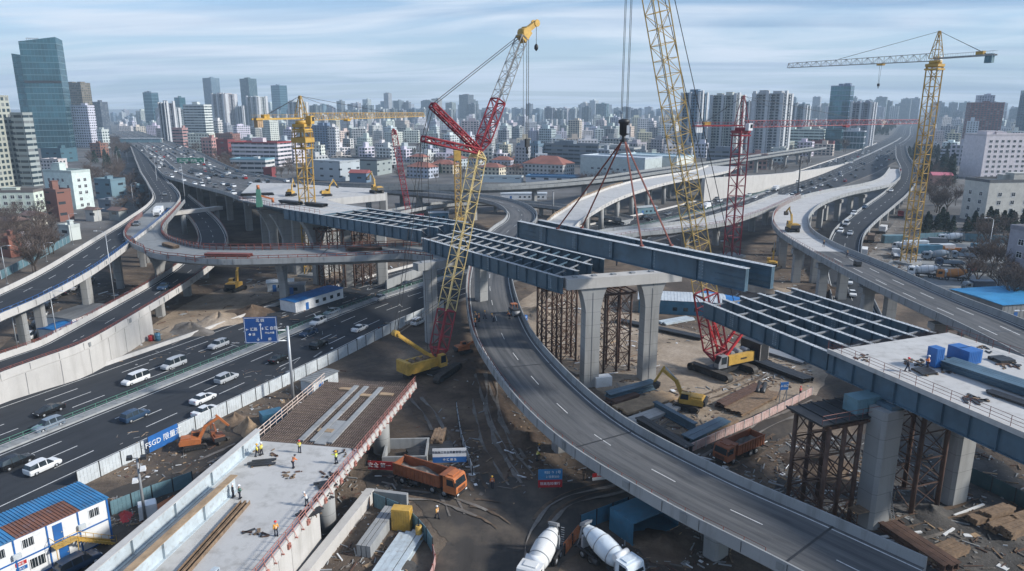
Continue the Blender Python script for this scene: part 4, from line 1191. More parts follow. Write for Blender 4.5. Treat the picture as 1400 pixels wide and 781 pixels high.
for k in range(5): m.box(-5.4 + k * 1.6, -4.2 + k * 1.6, -1.96, -1.9, .5, 1.6, Mx)
bd = m.build('body', M['yel'], CR1, world=True)
m = MB(); m.box(-7.6, -6.55, -2.2, 2.2, .1, 2.6, Mx)
for k in range(4): m.box(-7.66, -7.6, -2.1 + k * 1.1, -1.2 + k * 1.1, .3, 2.4, Mx)
m.build('counterweight', M['yel'], CR1, world=True)
m = MB()
for k in range(3): m.tube(Mx @ Vector((-4.2 + k * 2.2, -1.0, 1.7)), Mx @ Vector((-4.2 + k * 2.2, 1.0, 1.7)), .55, 14)
m.box(-5.6, 2.6, -.9, .9, 1.2, 1.4, Mx); m.build('winch_drum', M['wood'], CR1, world=True)
m = MB(); m.extr([(2.0, .1), (4.2, .1), (4.4, 1.2), (3.7, 2.7), (2.0, 2.7)], -3.1, -1.95, Mx); cb = m.build('cab', M['yel'], CR1, world=True)
m = MB(); m.box(2.2, 3.8, -3.13, -3.1, 1.0, 2.5, Mx); m.quad(Mx @ Vector((4.43, -3.05, 1.2)), Mx @ Vector((4.43, -2.0, 1.2)), Mx @ Vector((3.76, -2.0, 2.6)), Mx @ Vector((3.76, -3.05, 2.6))); m.build('cab_window', M['glass'], cb, world=True)
F = cc + hd * 2.6 + up * 2.6; J1 = on_plane(655, 207, F, hd); RS = F.lerp(J1, .235)
m = MB(); lattice(m, F, F.lerp(J1, .05), .6, .6, 2.5, 2.5, 2, hs, .3, .14); lattice(m, F.lerp(J1, .05), RS, 2.5, 2.5, 2.5, 2.5, 2.4, hs, .34, .16); m.build('boom_foot', M['red'], CR1, world=True)
m = MB(); lattice(m, RS, F.lerp(J1, .97), 2.5, 2.5, 2.3, 2.3, 2.1, hs, .21, .10); lattice(m, F.lerp(J1, .97), J1, 2.3, 2.3, .8, .8, 1.5, hs, .26, .14); m.build('boom', M['lat_y'], CR1, world=True)
JT = on_plane(716, 45, F, hd); JR = J1.lerp(JT, .42)
m = MB(); lattice(m, J1, J1.lerp(JT, .1), .7, .7, 2.1, 2.1, 1.6, hs, .3, .14); lattice(m, J1.lerp(JT, .1), JR, 2.1, 2.1, 2.1, 2.1, 2.0, hs, .32, .16); m.build('luffing_jib_foot', M['red'], CR1, world=True)
m = MB(); lattice(m, JR, J1.lerp(JT, .96), 2.1, 2.1, 1.7, 1.7, 1.9, hs, .2, .11); m.build('luffing_jib', M['lat_g'], CR1, world=True)
TIP = on_plane(732, 32, F, hd)
m = MB(); m.beam(J1.lerp(JT, .94), JT.lerp(TIP, .3), 1.6, 1.8); m.beam(JT.lerp(TIP, .2), TIP, .9, 1.0)
for s in (-.5, .5): m.tube(TIP + hs * (s - .1), TIP + hs * (s + .1), .7, 12)
m.tube(JT - hs * .9, JT + hs * .9, .9, 14); m.build('jib_head', M['yel'], CR1, world=True)
SA, SB = on_plane(591, 144, F, hd), on_plane(579, 190, F, hd)
m = MB(); lattice(m, J1, SA, 1.0, 1.0, 1.2, .9, 2.0, hs, .34, .2); m.build('jib_strut', M['red'], CR1, world=True)
m = MB(); lattice(m, J1, SB, 1.0, 1.0, 1.2, .9, 2.0, hs, .34, .2); m.build('jib_strut', M['red'], CR1, world=True)
m = MB()
MT = on_plane(541, 456, F, hd)
for o in (-.5, .5):
    rope(m, SA + hs * o, JT + hs * o, .07); rope(m, SA + hs * o, SB + hs * o, .07); rope(m, SB + hs * o, MT + hs * o, .06); rope(m, SB + hs * o * 2, F.lerp(J1, .05) - hd * 2 + hs * o * 2, .05)
    rope(m, MT + hs * o, F.lerp(J1, .3) + hs * o, .05)
rope(m, JT, J1.lerp(JT, .1), .05); m.build('pendant', M['dark'], CR1, world=True)
m = MB()
for o in (-.9, .9): m.beam(F + hs * o - up * .4, MT + hs * o * .8, .45, .5)
m.beam(MT - hs * .9, MT + hs * .9, .3); m.tube(MT - hs * .6, MT + hs * .6, .6, 12); m.build('gantry_mast', M['yel'], CR1, world=True)
m = MB()
a = JT.lerp(TIP, .35); hk = Vector((a.x, a.y, height_at(a, 190)))
for o in (-.25, .25): rope(m, a + hd * o, hk + hd * o, .06)
rope(m, a - hd * 1.2, Vector((a.x - hd.x * 1.2, a.y - hd.y * 1.2, hk.z)), .04)
m.cboxr(hk - up * .8, hd, 1.0, .5, 1.7); m.tube(hk - up * 1.6, hk - up * 3.0, .22, 8); m.build('hook_block', M['dark'], CR1, world=True)
m = MB(); z2 = height_at(TIP, 64); rope(m, TIP + hd * .3, Vector((TIP.x + hd.x * .3, TIP.y + hd.y * .3, z2)), .05); q = Vector((TIP.x + hd.x * .3, TIP.y + hd.y * .3, z2)); m.lathe([(.1, 0.6), (.4, .2), (.4, -.4), (.1, -.8)], 8, Matrix.Translation(q)); m.build('auxiliary_hook', M['dark'], CR1, world=True)
# crawler crane that carries the girder
cc = at(993, 507, 0); GC = Vector((18.2, 121.2, 0)); hd = GC - cc; hd.z = 0; hd.normalize(); hs = Vector((-hd.y, hd.x, 0))
CR2 = thing('crawler_crane', 'black and yellow crawler crane with a tall lattice boom holding the girder', 'crawler crane', tuple(cc))
tdir = at(990, 522) - at(931, 500); crawler_base(CR2, cc - Vector((1.0, 0.6, 0)), math.atan2(tdir.y, tdir.x), 9.8, 7.6, 1.5, 1.3)
bdir = (at(968, 505, 2) - at(1028, 492, 2)); bdir.z = 0; bdir.normalize()
Mx = Matrix.Translation(cc + up * 1.65) @ Matrix.Rotation(math.atan2(bdir.y, bdir.x), 4, 'Z')
m = MB(); m.box(-6.0, 2.0, -1.8, 1.8, .1, .5, Mx); m.box(-5.9, 1.9, .9, 1.82, .5, 2.0, Mx); m.box(-5.9, 1.9, -1.2, .6, .5, 1.5, Mx); m.build('body', M['dark'], CR2, world=True)
m = MB(); m.box(-5.2, 1.4, 1.83, 1.9, .25, 2.05, Mx); m.box(-5.2, 1.4, 1.1, 1.83, 2.003, 2.1, Mx)
m.build('side_panel', M['yel'], CR2, world=True)
m = MB(); m.box(-3.2, -1.6, 1.905, 1.92, 1.0, 1.35, Mx); m.build('lettering', M['dark'], CR2, world=True)
m = MB(); m.box(-8.3, -6.02, -2.6, 2.6, .2, 3.6, Mx)
m.build('counterweight', M['dark'], CR2, world=True)
m = MB()
for k in range(14): m.box(-8.36, -8.3, 2.45, 2.6, .3 + k * .23, .42 + k * .23, Mx); m.box(-6.1, -5.96, 2.6, 2.66, .3 + k * .23, .42 + k * .23, Mx); m.box(-8.34, -8.2, 2.6, 2.66, .3 + k * .23, .42 + k * .23, Mx)
m.build('hazard_stripe', M['conc_l'], CR2, world=True)
m = MB(); m.extr([(2.1, .1), (4.2, .1), (4.3, 1.1), (3.6, 2.5), (2.1, 2.5)], .9, 2.2, Mx); cb = m.build('cab', M['grey'], CR2, world=True)
m = MB(); m.box(2.3, 3.6, 2.2, 2.23, .9, 2.3, Mx); m.quad(Mx @ Vector((4.33, 1.0, 1.12)), Mx @ Vector((4.33, 2.1, 1.12)), Mx @ Vector((3.66, 2.1, 2.4)), Mx @ Vector((3.66, 1.0, 2.4))); m.build('cab_window', M['glass'], cb, world=True)
m = MB()
for k in range(3): m.tube(Mx @ Vector((-4.6 + k * 2.0, -.9, 1.9)), Mx @ Vector((-4.6 + k * 2.0, .8, 1.9)), .6, 14)
m.build('winch_drum', M['grey'], CR2, world=True)
F = cc + bdir * 2.6 + up * 2.4; bd2 = GC - F; bd2.z = 0; bd2.normalize(); bs = Vector((-bd2.y, bd2.x, 0))
Q0 = on_plane(897, 5, F, bd2); dd = (Q0 - F); hl = math.hypot(dd.x, dd.y); gl = math.hypot(GC.x - F.x, GC.y - F.y)
BT = F + dd * (gl / hl) if hl < gl else F + dd * 1.3
RS = F + dd.normalized() * 14.5; n0 = dd.normalized()
m = MB(); lattice(m, F, F + n0 * 2.4, .8, .8, 3.1, 3.1, 2, bs, .36, .16); lattice(m, F + n0 * 2.4, RS, 3.1, 3.1, 3.1, 3.1, 2.8, bs, .38, .18); m.build('boom_foot', M['red'], CR2, world=True)
m = MB(); lattice(m, RS, BT, 3.1, 3.1, 2.9, 2.9, 2.5, bs, .22, .11); m.build('boom', M['lat_o'], CR2, world=True)
m = MB(); rope(m, F.lerp(BT, .1) + bd2 * .8, BT + bd2 * .8, .06); rope(m, F.lerp(BT, .1) + bd2 * .8 + bs * .4, BT + bd2 * .8 + bs * .4, .06)
AT = F - bdir * 6.2 + up * 6.4
for o in (-1.3, 1.3): rope(m, AT + hs * o, BT - bd2 * 1.2 + bs * o, .07)
m.build('pendant', M['dark'], CR2, world=True)
m = MB()
for o in (-1.1, 1.1):
    m.beam(F + bs * o, AT + bs * o, .4, .45); m.beam(F + n0 * 9 + bs * o, F + bs * o * .9 - bdir * 1.8, .35, .35)
for k in range(4): m.beam(F.lerp(AT, .3 + k * .22) - bs * 1.1, F.lerp(AT, .3 + k * .22) + bs * 1.1, .2)
m.build('a_frame', M['redb'], CR2, world=True)
# hook block and slings over the girder
hkz = height_at(Vector((18.2, 121.2, 0)), 178); HK = Vector((18.2, 121.2, hkz)); hx = on_plane(853, 176, HK, (1, 0, 0)); HK = Vector((hx.x, HK.y, hx.z))
T = thing('hook_block', 'black hook block with a red and white plate hanging on steel ropes', 'crane hook', tuple(HK))
m = MB()
for o in (-.55, -.35, .35, .55):
    rope(m, HK + Vector((o, .1, 1.2)), Vector((HK.x + o, HK.y, max(BT.z, HK.z + 40))), .045)
m.build('hoist_rope', M['dark'], T, world=True)
m = MB(); m.lathe([(.3, -1.2), (.75, -.9), (.75, .8), (.95, .9), (.95, 1.4), (.4, 1.6)], 12, Matrix.Translation(HK)); m.tube(HK - up * 1.2, HK - up * 2.0, .3, 8); m.tube(HK - up * 2.0 - LD * .5, HK - up * 2.0 + LD * .5, .28, 8); m.build('block', M['dark'], T, world=True)
m = MB(); m.box(.35, .8, -.8, -.76, -.75, .55, Matrix.Translation(HK)); m.build('plate', M['whitep'], T, world=True)
T = thing('lifting_sling', 'four rust-red slings spread from the hook block down to the girder', 'slings', tuple(HK - up * 2))
for k, (dd_, o) in enumerate(((12.2, 0), (14.2, 4.2), (33.5, 0), (36.0, 4.2))):
    q = LP + LD * dd_ + LN * o
    m = MB(); a = HK - up * 2.1 + LD * (-.4 if k < 2 else .4)
    for s in (-.09, .09): rope(m, a + LN * s, q + LN * s + up * .15, .085, 6)
    m.cboxr(q + up * .1, LD, .5, .5, .35)
    m.build('sling', M['redb'] if k > 3 else M['rail_r'], T, world=True)
# red boom behind the steel grid and the yellow piling mast
def boom_crane(label, base, tipx, tipy, mat, hdir, w=1.6):
    T = thing('crawler_crane', label, 'crawler crane', tuple(base)); up = Vector((0, 0, 1)); h = Vector(hdir).normalized(); s = Vector((-h.y, h.x, 0))
    crawler_base(T, base, math.atan2(h.y, h.x), 7, 5, 1.3, 1.0)
    Mx = Matrix.Translation(base + up * 1.4) @ Matrix.Rotation(math.atan2(h.y, h.x), 4, 'Z')
    m = MB(); m.extr([(-4.5, 0), (2.2, 0), (2.2, 1.6), (-4.5, 2.0)], -1.6, 1.6, Mx); m.build('body', mat, T, world=True)
    m = MB(); m.box(1.0, 2.6, -2.4, -1.61, .1, 2.4, Mx); m.build('cab', M['dark'], T, world=True)
    F = base + h * 2 + up * 2.4; t = on_plane(tipx, tipy, F, h)
    m = MB(); lattice(m, F, F.lerp(t, .07), .5, .5, w, w, 2, s, .26, .16); lattice(m, F.lerp(t, .07), F.lerp(t, .95), w, w, w, w, 1.9, s, .26, .16); lattice(m, F.lerp(t, .95), t, w, w, .9, .9, 1, s, .26, .16); m.build('boom', mat, T, world=True)
    m = MB(); m.beam(F.lerp(t, .95) - h * .5, t - h * .6, 1.2, 1.2); m.tube(t - s * .5, t + s * .5, .7, 10); m.build('boom_head', mat, T, world=True)
    m = MB(); g = base - h * 4 + up * 6
    for o in (-.6, .6): rope(m, t + s * o, g + s * o, .06); rope(m, g + s * o, base - h * 4 + up * 2 + s * o, .12)
    hk = Vector((t.x + h.x * .8, t.y + h.y * .8, t.z - 16)); rope(m, t + h * .8, hk, .06); m.cboxr(hk, h, .8, .5, 1.4); m.build('pendant', M['dark'], T, world=True)
    return T
boom_crane('dark red lattice boom crane working behind the steel girder grid', at(566, 303), 538, 178, M['red'], (-.9, -.1, 0), 2.3)
b = at(627, 312); T = thing('piling_rig', 'yellow piling rig mast standing behind the crawler crane boom', 'piling rig', tuple(b))
crawler_base(T, b + Vector((0, 2, 0)), 1.2, 7, 5, 1.3, 1.0); zt = height_at(b, 206)
m = MB(); lattice(m, b + up * 1.5, b + up * (zt - 4), 2.3, 2.3, 2.6, 2.6, 2.3, (1, .2, 0), .34, .2); m.build('mast', M['gold'], T, world=True)
m = MB(); m.cboxr(b + up * (zt - 2), Vector((1, .2, 0)), 2.9, 2.9, 4.2); m.build('mast_head', M['yel'], T, world=True)
m = MB(); m.cboxr(b + up * 2.6 + Vector((0, 3.4, 0)), Vector((.4, 1, 0)), 6, 3, 2.4); m.build('body', M['yel'], T, world=True)
# ------------------------------------------------------------------ buildings
FM = {
 'grid': facade('grid_facade', None, (0.030, 0.050, 0.060), 3.6, 3.6, .62, .58),
 'resi': facade('flat_facade', None, (0.028, 0.040, 0.050), 3.3, 2.9, .50, .50, v0=.3),
 'resid': facade('balcony_facade', None, (0.035, 0.055, 0.075), 4.2, 2.95, .66, .62, v0=.22, lit=.2),
 'band': facade('band_facade', None, (0.030, 0.048, 0.060), 6.0, 3.6, .94, .46),
 'glass': facade('curtain_glass', None, (0.045, 0.15, 0.19), 4.0, 7.6, .95, .88, v0=.06, lit=0, grough=.05, glassvar=.6, metal=.6),
 'vert': facade('vertical_facade', None, (0.028, 0.045, 0.060), 2.6, 3.4, .50, .80, v0=.1),
 'punch': facade('punched_facade', None, (0.016, 0.020, 0.024), 3.4, 3.3, .58, .46),
 'plain': facade('plain_facade', None, (0.04, 0.05, 0.06), 9.0, 5.0, .35, .25, v0=.55),
}
WC = {'white': (.62, .63, .63), 'cream': (.58, .52, .43), 'grey': (.30, .32, .34), 'pale': (.46, .48, .50), 'beige': (.37, .37, .355), 'dark': (.10, .12, .14), 'blue': (.16, .24, .31), 'teal': (.05, .13, .16), 'red': (.22, .045, .045), 'brick': (.25, .11, .075), 'pink': (.45, .26, .22), 'slate': (.17, .20, .24), 'brown': (.20, .15, .12)}
FOOT = []      # footprints already taken: (x, y, r)
def rect(w, d): return [(-w / 2, -d / 2), (w / 2, -d / 2), (w / 2, d / 2), (-w / 2, d / 2)]
def notch(w, d):
    a = w / 6
    return [(-w / 2, -d / 2), (-w / 2 + a, -d / 2), (-w / 2 + a, -d * .36), (-a * .6, -d * .36), (-a * .6, -d / 2), (a * .6, -d / 2), (a * .6, -d * .36), (w / 2 - a, -d * .36), (w / 2 - a, -d / 2), (w / 2, -d / 2),
            (w / 2, -d * .12), (w / 2 - a * .5, -d * .12), (w / 2 - a * .5, d * .12), (w / 2, d * .12), (w / 2, d / 2), (-w / 2, d / 2), (-w / 2, d * .12), (-w / 2 + a * .5, d * .12), (-w / 2 + a * .5, -d * .12), (-w / 2, -d * .12)]
WIN = {}
def win_mesh(w, h):
    k = (w, h)
    if k not in WIN:
        m = MB(); m.c = 1; m.quad((-w / 2, -.02, 0), (w / 2, -.02, 0), (w / 2, -.02, h), (-w / 2, -.02, h)); m.c = 0
        t = .09
        m.box(-w / 2 - t, w / 2 + t, -.10, .0, -t * 1.6, 0); m.box(-w / 2 - t, w / 2 + t, -.07, .0, h, h + t); m.box(-w / 2 - t, -w / 2, -.07, 0, 0, h); m.box(w / 2, w / 2 + t, -.07, 0, 0, h)
        m.box(-.04, .04, -.06, -.021, 0, h); m.box(-w / 2, w / 2, -.055, -.021, h * .62, h * .62 + .05)
        me = m.mesh('window'); me.materials.append(M['whitep']); me.materials.append(M['glass']); WIN[k] = me
    return WIN[k]
def bld(label, x0, x1, yb, yt, style='resi', col='white', asp=1.0, yaw=-36, foot='rect', cat='building', roof='flat', win=None, group=None, name='building', boxes=2, simple=False, rcol=None, podium=None, hfix=None):
    c0 = at((x0 + x1) / 2, yb); ps = math.radians(yaw); ca, sa = math.cos(ps), math.sin(ps)
    # size so that the turned footprint spans x0..x1
    w = 1.0; d = asp
    view = math.atan2(c0.x, c0.y)
    span_ = abs(w * math.cos(ps + view)) + abs(d * math.sin(ps + view))
    px = scale_at(c0); Wd = (x1 - x0) / px * math.cos(view) / span_
    w, d = Wd, Wd * asp
    half = (abs(w * math.sin(ps + view)) + abs(d * math.cos(ps + view))) / 2
    vd = Vector((c0.x, c0.y, 0)).normalized(); c = c0 + vd * half * .8
    c.x *= 1.0
    near = c0
    H = height_at(near, yt) if hfix is None else hfix
    H = max(H, 3.0)
    FOOT.append((c.x, c.y, max(w, d) * .6))
    poly = notch(w, d) if foot == 'notch' else rect(w, d)
    cc = WC[col] if isinstance(col, str) else col
    cc = tuple(min(.8, v * RND.uniform(.92, 1.08)) for v in cc)
    mb = MB(); mb.walls(poly, 0, H, RND.randint(0, 40) * 1.0)
    if simple:
        mb.uv2 = None
        if roof == 'flat':
            bw = w * RND.uniform(.2, .5); bd_ = d * .4; bh = RND.uniform(2.5, 5.5); ox = RND.uniform(-.2, .2) * w
            n0 = len(mb.f); mb.box(ox - bw / 2, ox + bw / 2, -bd_ / 2, bd_ / 2, H - .1, H + bh)
            for i in range(n0, len(mb.f)): mb.uv[i] = [(-5, -5)] * 4
        o = mb.build(name, FM[style]); o.location = c; o.rotation_euler = (0, 0, ps); o.color = (*cc, 1)
        tag(o, label, cat, group); return o
    T = thing(name, label, cat, c, ps, group)
    wl = mb.build('wall', M['tint'] if win else FM[style], T); wl.color = (*cc, 1)
    m = MB()
    if roof == 'flat':
        t = .35
        for (a, b, e, f) in ((-w / 2 - .1, w / 2 + .1, -d / 2 - .1, -d / 2 + t), (-w / 2 - .1, w / 2 + .1, d / 2 - t, d / 2 + .1), (-w / 2 - .1, -w / 2 + t, -d / 2 + t, d / 2 - t), (w / 2 - t, w / 2 + .1, -d / 2 + t, d / 2 - t)):
            m.box(a, b, e, f, H - .25, H + 1.0)
        m.box(-w / 2 + t, w / 2 - t, -d / 2 + t, d / 2 - t, H + .003, H + .12)
        r = m.build('roof', M['tint'], T); rc = rcol or tuple(v * .75 for v in cc); r.color = (*rc, 1)
        for k in range(boxes):
            m = MB(); bw = w * RND.uniform(.12, .3); bd_ = d * RND.uniform(.2, .45); bx = RND.uniform(-.3, .3) * w; by = RND.uniform(-.2, .2) * d; bh = RND.uniform(2.2, 4.5) * (1 if H > 12 else .5)
            m.box(bx - bw / 2, bx + bw / 2, by - bd_ / 2, by + bd_ / 2, H + .12, H + bh); m.box(bx - bw / 2 - .2, bx + bw / 2 + .2, by - bd_ / 2 - .2, by + bd_ / 2 + .2, H + bh, H + bh + .25)
            b = m.build('plant_room', M['tint'], T); b.color = (*tuple(v * .85 for v in cc), 1)
    elif roof in ('hip', 'gable'):
        rh = min(w, d) * .28; e = .7; ins = min(w, d) * .5 if roof == 'hip' else 0
        if w >= d: A = [(-w / 2 + ins, 0), (w / 2 - ins, 0)]
        else: A = [(0, -d / 2 + ins), (0, d / 2 - ins)]
        if w < d:
            q = [(w / 2 + e, -d / 2 - e, H), (w / 2 + e, d / 2 + e, H), (-w / 2 - e, d / 2 + e, H), (-w / 2 - e, -d / 2 - e, H)]
        else:
            q = [(-w / 2 - e, -d / 2 - e, H), (w / 2 + e, -d / 2 - e, H), (w / 2 + e, d / 2 + e, H), (-w / 2 - e, d / 2 + e, H)]
        if roof == 'gable':
            s = e if w >= d else e
            A = [(A[0][0] - (e if w >= d else 0), A[0][1] - (0 if w >= d else e)), (A[1][0] + (e if w >= d else 0), A[1][1] + (0 if w >= d else e))]
        r0, r1 = (*A[0], H + rh), (*A[1], H + rh)
        m.quad(q[0], q[1], r1, r0); m.quad(q[2], q[3], r0, r1); m.poly([q[1], q[2], r1]); m.poly([q[3], q[0], r0]); m.quad(q[3], q[2], q[1], q[0])
        r = m.build('roof', M['tile_r'] if rcol is None else M['tint'], T)
        if rcol: r.color = (*rcol, 1)
    if foot == 'notch' and H > 40:
        for (bx, by, sx, sy) in ((-w * .42, -d * .5, w * .05, 1.2), (w * .42, -d * .5, w * .05, 1.2), (-w * .02, -d * .5, w * .045, 1.2), (w * .5, -d * .34, 1.2, d * .10), (w * .5, d * .34, 1.2, d * .10)):
            m = MB(); m.box(bx - sx, bx + sx, by - sy, by + sy, .1, H + RND.uniform(.6, 3.5)); o = m.build('bay', M['tint'], T); o.color = (.50, .51, .52, 1)
    if win:
        cw, ch, ww, wh = win; n = 0
        for (L, off, rz) in ((w, (0, -d / 2 - .01), 0), (d, (w / 2 + .01, 0), math.pi / 2), (d, (-w / 2 - .01, 0), -math.pi / 2)):
            # only faces turned to the street side
            nx, ny = math.sin(ps + rz), -math.cos(ps + rz)
            if nx * -c.x + ny * -c.y < 0: continue
            nc = int((L - 1) / cw); nf = int((H - .6) / ch)
            for i in range(nc):
                for j in range(nf):
                    if n >= 96: break
                    if RND.random() < .04: continue
                    u = (i - (nc - 1) / 2) * cw
                    o = bpy.data.objects.new('window', win_mesh(ww, wh)); COL.objects.link(o); o.parent = T
                    o.location = (off[0] + math.cos(rz) * u, off[1] + math.sin(rz) * u, j * ch + 1.0); o.rotation_euler = (0, 0, rz); n += 1
    return T
# --- left side
T = bld('beige office tower with a window grid and red roof sign at the left edge', -62, 34, 258, 132, 'grid', 'beige', .8, -8, boxes=1)
m = MB(); m.tube((0, 0, 0), (0, 0, 24), .35, 5, .05); o = m.build('mast', M['grey'], T); o.location = (12, 0, height_at(at(-14, 258), 132))
m = MB(); m.box(-7, 7, -.3, .3, 0, 3.5); o = m.build('roof_sign', M['redb'], T); o.location = (6, -8, height_at(at(-14, 258), 132) + 1)
bld('lower beige wing with corner glass beside the grid office tower', 30, 60, 255, 156, 'band', 'beige', .9, -8, boxes=0)
def glass_tower():
    b = at(78, 203); px = scale_at(b); w = 44 / px; d = 26 / px
    T = thing('glass_tower', 'tall teal glass tower with a slanted crown and a lower twin slab at the left', 'skyscraper', b + Vector((-8, d / 2, 0)), math.radians(14))
    H1 = height_at(b, 57); H2 = height_at(b, 50); Hs = height_at(b, 73)
    def blk(poly, hs, nm):
        m = MB(); n = len(poly); u = 0
        for i in range(n):
            a, c = poly[i], poly[(i + 1) % n]; L = math.hypot(c[0] - a[0], c[1] - a[1]); h0, h1 = hs[i], hs[(i + 1) % n]
            m.quad((a[0], a[1], 0), (c[0], c[1], 0), (c[0], c[1], h1), (a[0], a[1], h0), [(u, 0), (u + L, 0), (u + L, h1), (u, h0)]); u += L
        m.poly([(p[0], p[1], h) for p, h in zip(poly, hs)], [(-5, -5)] * n)
        o = m.build(nm, FM['glass'], T); o.color = (.12, .20, .23, 1); return o
    blk([(-w / 2, -d * .5), (w / 2, -d / 2), (w / 2, d / 2), (-w / 2, d / 2)], [H1, H2, H2 - 2, H1 - 2], 'wall')
    blk([(-w * .82, -d * .1), (-w / 2 - .01, -d * .1), (-w / 2 - .01, d * .55), (-w * .82, d * .55)], [Hs, Hs - 2, Hs - 2, Hs], 'side_slab')
    m = MB(); m.box(-w / 2, w / 2, -d / 2 - .5, -d / 2 - .05, H1 * .62, H1 * .62 + 3); m.build('dark_band', M['dark'], T)  # dark strip across the front, slightly proud of the glass
    m = MB()
    for k in range(7): m.tube((-w * .35 + k * 2.2, -d * .1, H1 - 2), (-w * .35 + k * 2.2, -d * .1, H1 + 5), .25, 4)
    m.box(-w * .37, -w * .03, -d * .1 - .3, -d * .1 + .3, H1 + 4.4, H1 + 5); m.build('crown_frame', M['grey'], T)
glass_tower()
bld('white office block with rows of dark square windows right of the glass tower', 98, 137, 202, 145, 'punch', 'white', .4, -10, boxes=1)
bld('dark brown hotel tower behind the white office block', 99, 134, 192, 114, 'grid', 'brown', .5, -20)
bld('dark slate tower right of the white office block', 131, 153, 184, 140, 'vert', 'dark', .8, -20)
bld('small white block at the foot of the dark slate tower', 135, 152, 203, 178, 'grid', 'white', 1, -25)
bld('low teal-roofed hall beside the office towers', 58, 108, 222, 204, 'plain', 'teal', .8, -15, boxes=1)
bld('low white annexe in front of the teal-roofed hall', 58, 94, 234, 219, 'resi', 'white', .5, -15, boxes=1)
bld('red brick annexe at the right end of the white office block', 125, 150, 216, 197, 'resi', 'brick', .8, -15, boxes=1)
bld('five-storey white house with an L-shaped roofline at the left', 66, 131, 286, 236, 'plain', 'white', .5, -22, win=(3.4, 3.2, 1.5, 1.5), boxes=2)
bld('brick-red gable-ended house below the five-storey white house', 66, 103, 303, 262, 'plain', 'brick', .7, -28, boxes=1)
bld('long three-storey white block with dark windows at the left edge', -40, 66, 293, 264, 'plain', 'white', .28, 4, win=(3.6, 3.1, 1.8, 1.5), boxes=1, rcol=(.16, .14, .13))
for (a, b_, c_, d_, col, rf, lab) in ((-5, 45, 322, 303, 'brown', 'hip', 'brown hip-roofed house at the left edge'), (30, 66, 309, 295, 'cream', 'gable', 'small cream gabled house below the three-storey block'), (0, 34, 352, 326, 'brick', 'flat', 'old brick building beside the elevated road at the left edge'), (22, 44, 347, 326, 'white', 'flat', 'white end wall beside the old brick building'),
        (82, 112, 329, 311, 'white', 'flat', 'small white shed with a bright wall by the elevated road'), (118, 140, 303, 287, 'pale', 'gable', 'pale gabled shed near the elevated road'), (132, 175, 273, 247, 'blue', 'flat', 'blue-grey flat-roofed workshop under the street trees'), (136, 170, 290, 276, 'slate', 'flat', 'slate shed below the blue-grey workshop'), (150, 176, 302, 288, 'grey', 'gable', 'grey gabled shed touching the elevated road'), (184, 200, 279, 256, 'blue', 'flat', 'narrow blue cabin beside the elevated road')):
    bld(lab, a, b_, c_, d_, 'plain', col, .7, -24, roof=rf, boxes=1, rcol=None if rf == 'flat' else (.16, .10, .08))
# --- middle left
bld('blue glass office tower with a crown alone in the left haze', 201, 222, 178, 127, 'glass', 'blue', .8, -20)
bld('pale slab in front of the blue glass tower in the left haze', 207, 225, 178, 149, 'vert', 'pale', .5, -10)
bld('dark paired apartment tower left of the striped office', 223, 246, 202, 142, 'resid', 'dark', .8, -34, foot='notch')
bld('grey-blue apartment tower touching the striped office', 236, 262, 196, 150, 'resid', 'slate', .8, -34, foot='notch')
bld('slim teal-topped tower behind the grey apartments', 243, 258, 180, 134, 'glass', 'teal', .8, -30)
bld('white office with bold horizontal stripes beside the highway', 256, 295, 200, 144, 'band', 'white', .55, -12)
bld('white podium with round-edged windows below the striped office', 259, 297, 212, 184, 'punch', 'white', .5, -8, boxes=0)
bld('pale brown annexe left of the striped office', 238, 260, 205, 176, 'band', 'pink', .6, -20, boxes=1)
for (a, b_, yb, yt, st, co, lab) in ((283, 306, 172, 107, 'vert', 'blue', 'square dark glass tower behind the pale flats'), (293, 329, 181, 129, 'resid', 'pale', 'pale bundled apartment tower in front of the square glass tower'), (327, 342, 181, 146, 'resi', 'grey', 'narrow grey apartment block between two pale towers'), (333, 356, 173, 108, 'vert', 'teal', 'tall dark glass tower second from the right in the left skyline'), (340, 370, 181, 133, 'resid', 'white', 'white apartment tower in front of the tall dark glass tower'), (374, 396, 170, 117, 'glass', 'blue', 'blue glass slab tower left of the yellow tower crane'), (396, 424, 181, 140, 'resid', 'pale', 'pale apartment slab behind the yellow crane mast')):
    bld(lab, a, b_, yb, yt, st, co, .7, -34, foot='notch' if st.startswith('resi') else 'rect')
bld('white complex with a broad red roof band beside the highway', 318, 402, 228, 196, 'band', 'white', .5, -14, rcol=(.30, .05, .05), boxes=1)
bld('dark red cube building at the end of the white complex', 298, 324, 222, 192, 'plain', 'red', .9, -14, boxes=0)
bld('pinkish low block behind the dark red cube', 277, 300, 216, 190, 'grid', 'pink', .8, -14, boxes=1)
bld('brick-coloured slab with a long flat roof above the highway', 283, 330, 200, 184, 'resi', 'brick', .5, -10, boxes=1)
bld('white and teal showroom in front of the red-banded complex', 316, 378, 240, 219, 'band', 'white', .5, -10, rcol=(.20, .36, .42), boxes=1)
bld('red round-cornered kiosk near the grey viaduct', 361, 378, 246, 231, 'plain', 'red', .9, -10, boxes=0)
bld('white four-storey terrace left of the yellow mast', 376, 412, 222, 201, 'resi', 'white', .4, -20, boxes=1)
bld('white four-storey terrace right of the yellow mast', 424, 446, 226, 200, 'resi', 'white', .5, -20, boxes=1)
bld('blue-windowed apartment slab behind the yellow mast', 421, 462, 205, 173, 'resid', 'blue', .4, -24)
bld('white seven-storey block with a bare end wall', 450, 466, 218, 175, 'resi', 'white', .6, -28)
bld('grey warehouse with a white end wall beside the grey viaduct', 424, 494, 248, 222, 'plain', 'pale', .7, -30, boxes=0)
